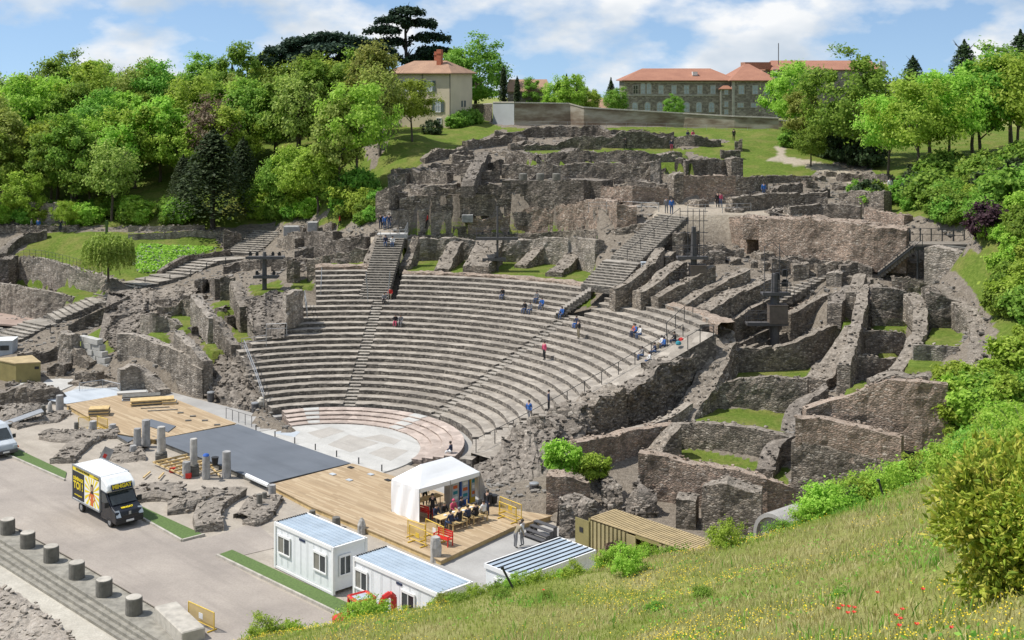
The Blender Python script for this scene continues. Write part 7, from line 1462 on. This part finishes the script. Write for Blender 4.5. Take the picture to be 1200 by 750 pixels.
for i in range(60):
    px, py = rs_.uniform(1000,1215), rs_.uniform(196,243)
    if py < 232-(px-1000)*.2: continue
    tree(rs_.choice(['shrub','shrub','shrubd']), G(px, py), rs_.uniform(1.0,2.1), 'dense undergrowth bush under the airy trees on the bank', 'bush', 'undergrowth under the airy trees')
for px, py, s in ((968,182,2.0),(980,186,2.2),(992,190,2.0),(1005,193,1.9),(950,176,1.7),(1018,196,2.0),(960,172,1.8)): tree('shrubd', G(px, py), s, 'dark hedge bush in the shade of the great round tree', 'bush', 'hedge under the great round tree')
for i in range(26):
    px, py = rs_.uniform(290,425), rs_.uniform(226,256)
    if py < 262-(px-290)*.1: tree(rs_.choice(['shrub','shrub','shrubb']), G(px, py), rs_.uniform(1.0,1.9), 'thicket bush between the wood and the ruins', 'bush', 'thicket between wood and ruins')
for i in range(70):
    px, py = rs_.uniform(1095,1215), rs_.uniform(300,560)
    if py < 455 and px < 1176+(py-300)*.03: continue
    if py > 455 and px < 1112: continue
    k = rs_.choice(['shrub','shrubb','shrubb']); tree(k, G(px, py, 66.), rs_.uniform(.8,1.5), ('bright green' if k == 'shrubb' else 'mid green')+' leafy shrub on the bank beside the outer arm of the cells', 'shrub', ('bright' if k == 'shrubb' else 'mid green')+' shrubs beside the outer arm')
# bushes in the ruins
tree('shrubb', W(660,557,1.9)-np.array([0,-.9,0]), .92, 'bright green bush on the warm pier, larger of the pair', 'bush', sz=1.15); tree('shrubb', W(697,560,1.8)-np.array([0,-.9,0]), .78, 'bright green bush on the warm pier, smaller of the pair', 'bush')
for px, py, s in ((437,258,.9),(430,252,1.1),(425,262,.8),(415,248,1.2),(440,240,1.1),(405,255,1.0)): tree('shrub', G(px, py), s, 'leafy shrub at the foot of the green slope beside the ruins', 'shrub', 'shrubs along the green slope')
for i in range(26):
    px, py = rs_.uniform(0,235), rs_.uniform(246,262); tree(rs_.choice(['shrubb','shrub']), G(px, py), rs_.uniform(.9,1.7), 'undergrowth bush at the edge of the wood', 'bush', 'undergrowth along the wood edge')
# weeping willow on the garden lawn
def willow():
    rng = np.random.default_rng(44); P_ = []; Nn = []
    for k in range(420):
        a = rng.uniform(0,6.28); r = 2.6*math.sqrt(rng.uniform(.02,1)); z0 = 3.9-.13*r*r+rng.normal(0,.15); ln = rng.uniform(1.2,2.9); m_ = int(ln*14); t = np.linspace(0,1,m_); rr = r*(1+.12*t); P_.append(np.stack([np.cos(a)*rr+rng.normal(0,.05,m_), np.sin(a)*rr+rng.normal(0,.05,m_), z0-ln*t], -1))
    P_ = np.concatenate(P_); V, F = leaf_quads(P_, rng.normal(0,1,(len(P_),3)), .3, rng, .45); me_ = np_mesh('crown', V, F); me_.materials.append(M['leaf_olive']); return me_
proto('willow', willow(), .55, trunk_mesh(3.6,.14,10,1.2,44), 'willow'); tree('willow', W(127,323,6.8), 1.05, 'weeping willow on the garden lawn above the lichen wall', 'willow', sz=1.1); tree('airy', G(76,272), .35, 'young slender tree beside the path under the wood')
# rock garden: mixed cushions, nobody could count them
rng = np.random.default_rng(8); P_ = []; 
while len(P_) < 5200:
    px, py = rng.uniform(150,262), rng.uniform(284,325)
    if inpoly(np.array([px]), np.array([py]), [(150,300),(165,287),(255,290),(225,303),(205,318),(165,320)])[0]: g_ = G(px, py); P_.append(g_+np.array([rng.normal(0,.1), rng.normal(0,.1), rng.uniform(.0,.22)]))
V, F = leaf_quads(np.array(P_[:3400]), np.tile([0,-.3,1.], (3400,1)), .34, rng, .8, .6); tag(link('rock_garden_plants', np_mesh('rock_garden_plants', V, F), 'leaf_bright'), kind='stuff'); o = stones('rock_garden_stones', np.array(P_[3400:4600])-np.array([0,0,.1]), rng.uniform(.12,.3,1200), 'column_grey')
m = MB(); m.box((0,0,1.2), (.28,.28,2.4)); m.box((0,0,2.0), (.5,.1,.3)); m.lathe(((.3,0),(.3,.15)), n=10); tag(m.build('sign_post', M['turf'], None, tuple(G(125,280))), 'bright green post behind the weeping willow', 'post')
# ------------------------------------------------------------------ near slope
rng = np.random.default_rng(77)
def slope_pts(n, y0, y1, x0=-14, x1=34):
    return slope_fast(n, y0, y1, x0, x1)
def slope_fast(n, y0, y1, x0, x1):
    out = []; got = 0
    while got < n:
        X_ = rng.uniform(x0, x1, n); Y_ = rng.uniform(y0, y1, n); i = np.clip(np.searchsorted(gx, X_)-1, 0, len(gx)-2); j = np.clip(np.searchsorted(gy, Y_)-1, 0, len(gy)-2); tx = (X_-gx[i])/(gx[i+1]-gx[i]); ty = (Y_-gy[j])/(gy[j+1]-gy[j])
        Z_ = (HT[j,i]*(1-tx)+HT[j,i+1]*tx)*(1-ty)+(HT[j+1,i]*(1-tx)+HT[j+1,i+1]*tx)*ty; ok = (FM_[j,i] > .5) & (FM_[j+1,i+1] > .5); px = 600+FOC*X_/Y_; py = HZ+FOC*(EYE-Z_)/Y_; ok &= (px > 240) & (px < 1300) & (py < 880); q = np.stack([X_, Y_, Z_], -1)[ok]; out.append(q); got += len(q)
    return np.concatenate(out)[:n]
FM_ = FOREMASK.astype(float)
def blades(P_, h, w_, rng):
    n = len(P_); a = rng.uniform(0, 6.28, n); d = np.stack([np.cos(a), np.sin(a), np.zeros(n)], -1); hh = (h*rng.uniform(.5,1.4,n))[:,None]; ww = (w_*rng.uniform(.7,1.4,n))[:,None]
    ln = rng.normal(0,.35,(n,2)); tip = P_+np.concatenate([ln*hh, hh*.95], 1); midp = P_+np.concatenate([ln*hh*.35, hh*.55], 1)
    V = np.stack([P_-d*ww, P_+d*ww, midp+d*ww*.8, midp-d*ww*.8, tip], 1).reshape(-1,3); i = np.arange(n)*5
    F = np.concatenate([np.stack([i,i+1,i+2,i+3], -1), np.stack([i+3,i+2,i+4,i+4], -1)])
    return V, F
def blade_obj(name, P_, h, w_, mt_):
    V, F = blades(P_, h, w_, rng); n = len(P_); me_ = bpy.data.meshes.new(name); q = F[:n]; t = F[n:,:3]
    me_.vertices.add(len(V)); me_.vertices.foreach_set('co', V.astype(np.float32).ravel()); me_.loops.add(n*7); me_.loops.foreach_set('vertex_index', np.concatenate([q.ravel(), t.ravel()]).astype(np.int32)); me_.polygons.add(n*2)
    me_.polygons.foreach_set('loop_start', np.concatenate([np.arange(n)*4, n*4+np.arange(n)*3]).astype(np.int32)); me_.polygons.foreach_set('loop_total', np.concatenate([np.full(n,4), np.full(n,3)]).astype(np.int32)); me_.update(calc_edges=True); me_.validate()
    return tag(link(name, me_, mt_), kind='stuff')
Pn = slope_pts(120000, 18, 66); m1 = fbm(Pn[:,0]*.16, Pn[:,1]*.2, s=41, o=4); m2 = fbm(Pn[:,0]*.5, Pn[:,1]*.5, s=49, o=3)
dryq = m1+.4*m2+rng.normal(0,.22,len(Pn)) > .42; blade_obj('meadow_grass', Pn[~dryq], .14, .013, 'grass_blade'); blade_obj('dry_meadow_grass', Pn[dryq], .18, .011, 'grass_dry')
tall = (m2 > .75) & (rng.random(len(Pn)) < .25); blade_obj('tall_meadow_grass', Pn[tall], .34, .016, 'leaf_mid')
Pf = slope_pts(60000, 18, 64); dn = fbm(Pf[:,0]*.2, Pf[:,1]*.28, s=47, o=4)+rng.normal(0,.2,len(Pf)); Pf = Pf[dn > .5][:11000]; V, F = leaf_quads(Pf+np.array([0,0,.17])+rng.normal(0,.05,(len(Pf),3)), np.tile([0,-.4,1.], (len(Pf),1)), .033, rng, 1.0, .3); tag(link('yellow_flowers', np_mesh('yellow_flowers', V, F), 'flower_yellow'), kind='stuff')
Pw = slope_pts(26000, 18, 66); wq = fbm(Pw[:,0]*.45, Pw[:,1]*.45, s=63, o=3)+.5*fbm(Pw[:,0]*.12, Pw[:,1]*.12, s=65); Pw = Pw[wq > .55]; V, F = leaf_quads(Pw+np.abs(rng.normal(0,.1,(len(Pw),3)))*np.array([1,1,1.3]), np.tile([0,-.2,1.], (len(Pw),1)), .11, rng, .5, .7); tag(link('meadow_weeds', np_mesh('meadow_weeds', V, F), 'leaf_mid'), kind='stuff')
pm_ = MB(); pm_.tube((0,0,0),(.02,0,.32),.006,4); stem_me = pm_.mesh('stem'); stem_me.materials.append(M['leaf_mid']); pm_ = MB()
for k in range(5): a = k*1.256; pm_.add([(.02,0,.31),(.02+.075*math.cos(a-.55),.075*math.sin(a-.55),.36),(.02+.09*math.cos(a),.09*math.sin(a),.37),(.02+.075*math.cos(a+.55),.075*math.sin(a+.55),.36)], ((0,1,2,3),))
pet_me = pm_.mesh('petals'); pet_me.materials.append(M['flower_red'])
for px, py in ((982,719),(988,716),(994,717),(1001,718),(1000,724),(994,725),(1028,700),(1058,721),(1055,732),(1074,740),(1082,697),(1050,728),(1054,741),(1114,745),(637,691)):
    q = G(px, py+9, 15., 70., HT); f = empty('poppy', tuple(q), random.uniform(0,6), 'red poppy in the meadow grass of the near slope', 'poppy', 'poppies on the near slope'); f.scale = (.6,.6,.8)
    for nm, me_ in (('stem', stem_me), ('petals', pet_me)): o = bpy.data.objects.new(nm, me_); COL.objects.link(o); o.parent = f
# shrubs along the brow
def brow(key, n, size, r, h, K, seed, mt_, asp=.5): proto(key, crown('crown', n, size, r, h, seed, K, .3, .3, .1, mt_, asp=asp), h*.75, trunk_mesh(h,.03,7,r*.7,seed), 'brow_shrub')
brow('brow1', 2600, .13, .9, .75, 40, 51, 'leaf_mid'); brow('brow2', 2600, .12, .85, .95, 45, 52, 'leaf_bright'); brow('brow3', 2200, .10, .7, .6, 35, 53, 'leaf_olive'); brow('brow4', 2400, .12, 1.0, .8, 40, 54, 'leaf_bright')
BL = dict(brow1='mid green weed shrub on the brow of the near slope', brow2='bright upright weed shrub on the brow of the near slope', brow3='greyish low weed shrub on the brow of the near slope', brow4='bright spreading weed shrub on the brow of the near slope')
rb_ = random.Random(21)
cr = [(290,752,60),(420,738,57),(500,716,54),(600,690,52),(700,664,53),(800,655,55),(900,640,57),(1000,604,59),(1100,574,61),(1200,500,63)]
for i in range(120):
    f = rb_.random(); px = 300+f*890 if rb_.random() < .6 else rb_.choice([rb_.uniform(600,780), rb_.uniform(940,1180), rb_.uniform(430,600)]); py = np.interp(px, [c[0] for c in cr], [c[1] for c in cr]); Y = np.interp(px, [c[0] for c in cr], [c[2] for c in cr])+rb_.uniform(-1.5,2.2); k = rb_.choice(['brow1','brow2','brow3','brow4'] if px < 620 else ['brow1','brow2','brow4','brow2'])
    s = rb_.uniform(.5,.95)*(.62 if 470 < px < 720 else 1.0)*(1.5 if px > 950 else 1)*(.8 if 800 < px < 930 else 1); x = (px-600)*Y/FOC; zone_ = 'before the white cabins' if px < 560 else ('before the striped cabin and container' if px < 860 else ('by the concrete pipe' if px < 960 else 'below the three-tier wall')); tree(k, gt(x, Y), s, BL[k].replace('of the near slope', zone_), 'shrub', k.replace('brow1','mid green').replace('brow2','bright upright').replace('brow3','greyish low').replace('brow4','bright spreading')+' brow shrubs '+zone_)
for i in range(34):
    px = rb_.uniform(1085,1215); py = rb_.uniform(440,560)
    if py < 620-(px-1000)*.85+20: continue
    q = G(px, py, 30., 90., HT); k = rb_.choice(['brow1','brow2','brow4']); tree(k, q, rb_.uniform(.9,1.5), 'large leafy bramble on the bank beyond the meadow', 'bramble', 'brambles on the bank')
tree('brow2', G(850,642,30.,70.,HT), .8, 'tall weed shrub in front of the olive container roof', 'shrub'); tree('brow2', G(735,672,30.,70.,HT), .8, 'tall weed shrub before the container opening', 'shrub')
for px, py in ((590,640),(640,650),(770,715),(985,700),(825,700)):
    q = G(px, max(py,700), 15., 62., HT); tree('brow1', q, rb_.uniform(.3,.45), 'single dark tuft in the meadow grass', 'tuft', 'tufts in the meadow')
# glossy bush
rng = np.random.default_rng(60); K = 190; d = rng.normal(0,1,(K,3)); d /= np.linalg.norm(d,axis=1)[:,None]; cc = d*np.array([1.55,1.4,1.75])*rng.uniform(.1,1,K)[:,None]**.5; V = []; F = []; 
def leaf6(c, ax, nr, L, w_):
    s_ = np.cross(nr, ax); n = len(V); V.extend([c, c+ax*L*.35+s_*w_-nr*.01, c+ax*L, c+ax*L*.35-s_*w_-nr*.01, c+ax*L*.4+nr*.018]); F.extend([(n,n+1,n+4),(n+1,n+2,n+4),(n+2,n+3,n+4),(n+3,n,n+4)])
for k in range(K):
    for j in range(46):
        c = cc[k]+rng.normal(0,.17,3); ax = rng.normal(0,1,3)+d[k]*.9+np.array([0,0,.35]); ax /= np.linalg.norm(ax); nr = np.cross(ax, rng.normal(0,1,3)); nr /= np.linalg.norm(nr)
        if nr[2] < 0: nr = -nr
        leaf6(c, ax, nr, rng.uniform(.15,.27), rng.uniform(.04,.06))
me_ = np_mesh('crown', np.array(V), np.array(F)); me_.materials.append(M['leaf_gloss']); proto('gloss', me_, 1.45, trunk_mesh(2.0,.06,12,.9,60), 'glossy_bush')
q = D(1178,770,26.0); q[2] = ht(q[0], q[1]); tree('gloss', q, .95, 'glossy yellow-green bush with large leaves on the near slope', 'bush')
q = D(1232,770,25.); q[2] = ht(q[0], q[1]); tree('gloss', q, .7, 'second glossy bush merging with the first at the slope edge', 'bush')
# leaning posts on the brow
for (a, b_, Y, l_) in (((613,706),(588,664),51,'dark leaning fence post on the brow among the weeds'),((744,668),(732,638),53,'dark leaning fence post by the container opening'),((1041,592),(1029,562),56,'dark leaning fence post below the great three-tier wall'),((1160,545),(1141,513),54,'dark leaning fence post among the brambles')):
    p, q = D(*a, Y), D(*b_, Y); p[2] = min(p[2], ht(p[0], p[1]))-.2; m = MB(); m.tube((0,0,0), tuple(q-p), .05, 6); m.box(tuple((q-p)*.97), (.13,.13,.1)); tag(m.build('fence_post', 'rail_dark', None, tuple(p)), l_, 'post')
# ------------------------------------------------------------------ people: one continuous body each
def body(pose):
    J = {}; 
    if pose in ('stand', 'walk', 'lean'):
        J = dict(pel=(0,0,.95), spi=(0,0,1.16), che=(0,0,1.36), nec=(0,0,1.49), hea=(0,-.015,1.60), top=(0,0,1.70)); k = .16 if pose == 'walk' else .02
        for s, n_ in ((1,'l'),(-1,'r')):
            J['sh'+n_] = (.18*s,0,1.41); J['el'+n_] = (.25*s,.03*s,1.14); J['wr'+n_] = (.25*s,-.06-k*s*.6,.90); J['ha'+n_] = (.25*s,-.10-k*s*.6,.81)
            J['hi'+n_] = (.095*s,0,.90); J['kn'+n_] = (.11*s,-.03-k*s*.8,.50); J['an'+n_] = (.11*s,.03-k*s*1.2,.09); J['to'+n_] = (.12*s,-.13-k*s*1.2,.035)
        if pose == 'lean':
            for q in ('spi','che','nec','hea','top','shl','shr','ell','elr','wrl','wrr','hal','har'):
                x, y, z = J[q]; a = R(42); dy, dz = y, z-.95; J[q] = (x, dy*math.cos(a)-dz*math.sin(a), .95+dy*math.sin(a)+dz*math.cos(a))
            for s, n_ in ((1,'l'),(-1,'r')): J['el'+n_] = (.24*s,-.42,.98); J['wr'+n_] = (.2*s,-.52,.78); J['ha'+n_] = (.18*s,-.55,.70)
    else:
        J = dict(pel=(0,0,.13), spi=(0,.0,.34), che=(0,-.05,.54), nec=(0,-.08,.67), hea=(0,-.11,.78), top=(0,-.10,.88))
        for s, n_ in ((1,'l'),(-1,'r')):
            J['sh'+n_] = (.18*s,-.05,.59); J['el'+n_] = (.25*s,-.12,.33); J['wr'+n_] = (.15*s,-.33,.25); J['ha'+n_] = (.10*s,-.40,.24)
            J['hi'+n_] = (.095*s,-.03,.11); J['kn'+n_] = (.13*s,-.44,.13); J['an'+n_] = (.12*s,-.44,-.28); J['to'+n_] = (.13*s,-.58,-.33)
    RD = dict(pel=(.155,.11), spi=(.145,.10), che=(.17,.11), nec=(.055,.055), hea=(.085,.10), top=(.06,.07), sh=(.075,.075), el=(.05,.05), wr=(.036,.034), ha=(.042,.025), hi=(.095,.1), kn=(.065,.068), an=(.045,.05), to=(.045,.03))
    ks = list(J); E_ = [('pel','spi'),('spi','che'),('che','nec'),('nec','hea'),('hea','top')]
    for n_ in 'lr': E_ += [('che','sh'+n_),('sh'+n_,'el'+n_),('el'+n_,'wr'+n_),('wr'+n_,'ha'+n_),('pel','hi'+n_),('hi'+n_,'kn'+n_),('kn'+n_,'an'+n_),('an'+n_,'to'+n_)]
    me_ = bpy.data.meshes.new('b'); me_.from_pydata([J[k] for k in ks], [(ks.index(a), ks.index(b_)) for a, b_ in E_], [])
    o = bpy.data.objects.new('b', me_); COL.objects.link(o); o.modifiers.new('s', 'SKIN'); sv = me_.skin_vertices[0].data
    for i, k in enumerate(ks): sv[i].radius = RD[k if k in RD else k[:2]]; sv[i].use_root = (k == 'pel')
    ss = o.modifiers.new('u', 'SUBSURF'); ss.levels = 1; ss.render_levels = 1; bpy.context.view_layer.update()
    out = bpy.data.meshes.new_from_object(o.evaluated_get(bpy.context.evaluated_depsgraph_get())); bpy.data.objects.remove(o)
    # clothing by nearest bone: 0 skin, 1 top, 2 trousers, 3 shoes
    cl = {}
    for a, b_ in E_:
        q = b_[:2]; cl[(a,b_)] = 0 if q in ('ne','he','to') and a in ('che','nec','hea') or q == 'ha' else (1 if q in ('sp','ch','sh','el','wr') else (2 if q in ('hi','kn','an') else 3))
    mi = []
    for p in out.polygons:
        c = np.array(p.center); best = None
        for (a, b_), m_ in cl.items():
            A, B = np.array(J[a]), np.array(J[b_]); t = np.clip(((c-A)@(B-A))/((B-A)@(B-A)), 0, 1); d = np.linalg.norm(c-A-(B-A)*t)
            if best is None or d < best[0]: best = (d, m_)
        mi.append(best[1])
    out.polygons.foreach_set('material_index', mi); out.polygons.foreach_set('use_smooth', [True]*len(mi)); out.name = 'person'
    for _ in range(4): out.materials.append(M['skin'])
    hx = J['hea']; hm_ = MB(); hm_.lathe(((.098,-.01),(.112,.05),(.095,.10),(.05,.135),(.0,.14)), (hx[0],hx[1]+.03,hx[2]), 10, cap=False); hair_me = hm_.mesh('hair'); hair_me.materials.append(M['hair']); return out, hair_me
BODY = {k: body(k) for k in ('stand','walk','lean','sit')}
def person(pose, loc, face, top, leg, label, group=None, s=1.0, hair=None):
    me_, hm_ = BODY[pose]; o = bpy.data.objects.new('person', me_); COL.objects.link(o); o.location = tuple(loc); o.rotation_euler = (0,0,math.atan2(face[0], -face[1])); o.scale = (s,s,s)
    for i, m_ in enumerate(('skin', top, leg, 'c_black')): o.material_slots[i].link = 'OBJECT'; o.material_slots[i].material = M[m_]
    h = bpy.data.objects.new('hair', hm_); COL.objects.link(h); h.parent = o
    if hair: h.material_slots[0].link = 'OBJECT'; h.material_slots[0].material = M[hair]
    tag(o, label, 'person', group); return o
def on_seat(px, py):
    Y = 95.
    while Y < 145:
        x = (px-600)*Y/FOC; z = EYE-(py-HZ)*Y/FOC; r = math.hypot(x-CX, Y-CY)
        if R0 < r < R0+NROW*TR and Y > CY-12 and z <= Z0+math.floor((r-R0)/TR)*RH: return np.array([x, Y, Z0+math.floor((r-R0)/TR)*RH]), r
        Y += .02
    return W(px, py, 5), 20
def sitter(px, py, top, leg, label, dr=.25, s=.95):
    p, r = on_seat(px, py); d = np.array([CX-p[0], CY-p[1]]); d /= np.hypot(*d); k = math.floor((r-R0)/TR); rr = R0+k*TR+dr; q = (CX-d[0]*rr, CY-d[1]*rr, Z0+k*RH+.0); return person('sit', q, d, top, leg, label, s=s)
def stander(px, py, top, leg, label, pose='stand', face=None):
    p, r = on_seat(px, py); d = np.array([CX-p[0], CY-p[1]]); k = math.floor((r-R0)/TR); p[2] = Z0+k*RH; return person(pose, p, d if face is None else face, top, leg, label)
sitter(457,350,'c_red','c_khaki','person in red seated at the foot of the small stairs'); sitter(452,351,'c_grey','c_black','person in grey leaning beside the one in red at the small stairs')
sitter(463,380,'c_black','c_pink','person in black with bare knees seated below the small stairs'); sitter(469,380,'c_grey','c_grey','person in grey seated beside the one in black below the small stairs'); sitter(592,346,'c_black','c_jean','person in black sitting alone on the upper rows')
for a in ((619,362,'c_black','c_jean','person in black seated at the end of the group by the narrow flight'),(625,363,'c_grey','c_jean','person in grey seated in the group by the narrow flight'),(628,352,'c_grey','c_jean','person seated a row above the group by the narrow flight'),(634,359,'c_blue','c_jean','person in blue top seated in the group by the narrow flight')): sitter(*a)
sitter(661,369,'c_blue','c_jean','person dressed in blue sitting across the narrow flight'); sitter(678,380,'c_navy','c_blue','person with blue bag seated on the rows below the great stairs'); stander(678,397,'c_black','c_khaki','person in black standing with crossed arms on the middle rows'); stander(638,422,'c_pink','c_black','person in dark red standing on the middle rows taking a picture'); stander(643,482,'c_navy','c_black','person in navy standing near the handrail of the seating'); stander(620,494,'c_blue','c_grey','person in bright blue stepping down by the handrail','walk',(-.5,-.8))
for a in ((745,390,'c_orange','c_navy','person in orange sitting in the trio on the upper rows'),(752,390,'c_blue','c_navy','person in blue sitting in the trio on the upper rows'),(748,396,'c_white','c_jean','person in white sitting below the other two of the trio'),(763,417,'c_grey','c_jean','person in grey at the low end of the picnic group'),(768,413,'c_navy','c_jean','person in navy in the picnic group by the handrail'),(776,408,'c_blue','c_navy','person in bright blue in the picnic group by the handrail'),(785,404,'c_white','c_khaki','person in white in the picnic group by the handrail'),(792,400,'c_black','c_navy','person in black in the picnic group by the handrail'),(760,424,'c_white','c_jean','person in white shirt stretched below the picnic group')): sitter(*a)
for x, y, mt_, l_ in ((798,400,'c_red','red bag lying beside the picnic group'),(795,404,'c_teal','teal bag lying beside the picnic group')): p, r = on_seat(x, y); m = MB(); m.lathe(((.2,0),(.26,.1),(.2,.26),(.08,.32)), n=9); tag(m.build('bag', mt_, None, tuple(p)), l_, 'bag')
p = W(529,531,.6); person('sit', (p[0],p[1],.62), (-.7,.2), 'c_navy', 'c_white', 'person crouching on the pink orchestra steps')
def ground(px, py, pose, top, leg, label, face=(0,-1), A=None): return person(pose, G(px, py)-np.array([0,0,.02 if pose != 'sit' else -.38]), face, top, leg, label)
ground(446,268,'stand','c_black','c_navy','person in black standing behind the white stair landing'); ground(451,269,'stand','c_blue','c_jean','person in blue standing behind the white stair landing'); ground(456,268,'stand','c_navy','c_jean','person in navy beside the one in blue at the landing'); ground(501,267,'walk','c_red','c_black','person in red walking beside the cubic ruin block',(-1,0))
pz = W(452,285,11.6); person('sit', pz, (0,-1), 'c_navy', 'c_jean', 'person in navy sitting at the top of the small stairs'); pz = W(460,286,11.5); person('sit', pz, (0,-1), 'c_white', 'c_jean', 'person in white sitting at the top of the small stairs')
ground(787,251,'stand','c_blue','c_jean','person in bright blue standing at the head of the great stairs'); ground(781,250,'stand','c_grey','c_grey','person in grey beside the one in blue at the great stairs'); ground(841,243,'stand','c_black','c_black','person in black standing on the upper walkway'); ground(844,243,'stand','c_pink','c_jean','person in pink top standing on the upper walkway'); ground(733,175,'walk','c_black','c_black','person in black walking along the narrow lawn',(1,0)); ground(787,177,'stand','c_navy','c_pink','person in navy standing at the end of the narrow lawn'); ground(860,165,'stand','c_black','c_black','person in black on the top lawn near the boundary wall'); ground(806,163,'sit','c_navy','c_black','person sitting on the wall humps by the top lawn'); ground(812,163,'sit','c_pink','c_navy','person in pink sitting on the wall humps by the top lawn')
ground(998,226,'sit','c_black','c_navy','person in black resting beside the sandy path'); ground(1003,226,'sit','c_jean','c_navy','person in denim resting beside the sandy path'); ground(1043,226,'stand','c_white','c_jean','person in white behind the airy tree by the path'); ground(45,271,'stand','c_blue','c_jean','person in blue on the path under the wood'); ground(71,272,'stand','c_navy','c_navy','person in navy on the path under the wood'); ground(37,271,'walk','c_grey','c_black','person in grey walking on the path under the wood',(1,0)); ground(398,267,'walk','c_red','c_black','person in red walking at the edge of the wood',(1,0)); ground(895,231,'stand','c_blue','c_jean','person in blue standing below the plain brown wall')
# diners on the deck
TX, TY = np.array([VA[0],VA[1]]), np.array([-UA[0],-UA[1]])
for x, y, t_, l_, h_, lab in ((.4,-2.75,'c_navy','c_jean',None,'diner in navy at the bench end of the outer side'),(1.15,-2.75,'c_black','c_navy','c_grey','grey-haired diner in black on the outer side of the table'),(1.9,-2.75,'c_navy','c_black',None,'diner with a pale jacket on the outer side of the table'),(2.6,-2.75,'c_black','c_black',None,'diner in black at the middle of the outer side'),(3.3,-2.75,'c_white','c_khaki',None,'diner in pale blue shirt on the outer side of the table'),(.5,-1.05,'c_navy','c_black',None,'diner in navy on the marquee side of the table'),(1.2,-1.05,'c_black','c_black','c_khaki','fair-haired diner in black on the marquee side'),(2.0,-1.05,'c_pink','c_black','c_pink','diner in a pink top on the marquee side of the table'),(2.7,-1.05,'c_navy','c_black',None,'diner in dark blue on the marquee side of the table')):
    q = np.array(VT(x, y, .46)); person('sit', q, TY if y < -2 else -TY, t_, l_, lab, hair=h_)
person('stand', VT(4.2,-2.1), -TX, 'c_black', 'c_navy', 'person in black standing at the end of the diners table'); person('stand', VT(1.0,-.15), (.3,-1), 'c_black', 'c_black', 'waiter in black standing under the marquee edge'); person('stand', VT(2.4,2.3), (.2,-1), 'c_teal', 'c_black', 'person in teal standing inside the marquee'); person('lean', W(604,642,0), (.7,.5), 'c_khaki', 'c_grey', 'person bending over beside the equipment steps'); person('stand', W(612,640,0), (-.7,.3), 'c_white', 'c_grey', 'person in white beside the equipment steps'); person('stand', W(772,672,0), (-.5,-.8), 'c_pink', 'c_black', 'worker standing at the opening of the olive container'); person('stand', W(766,676,0), (-.5,-.8), 'c_black', 'c_navy', 'worker in black at the opening of the olive container')
m = MB(); m.tube((0,0,0),(0,0,.1),.1,8); 
for i, (x, y) in enumerate(((.6,-1.9),(1.4,-1.8),(2.1,-2.0),(2.9,-1.9))): m = MB(); m.lathe(((.1,0),(.12,.03),(.11,.05)), n=10); tag(m.build('plate', 'c_white', None, VT(x, y, .77)), 'white plate on the diners table', 'plate', 'plates on the diners table')
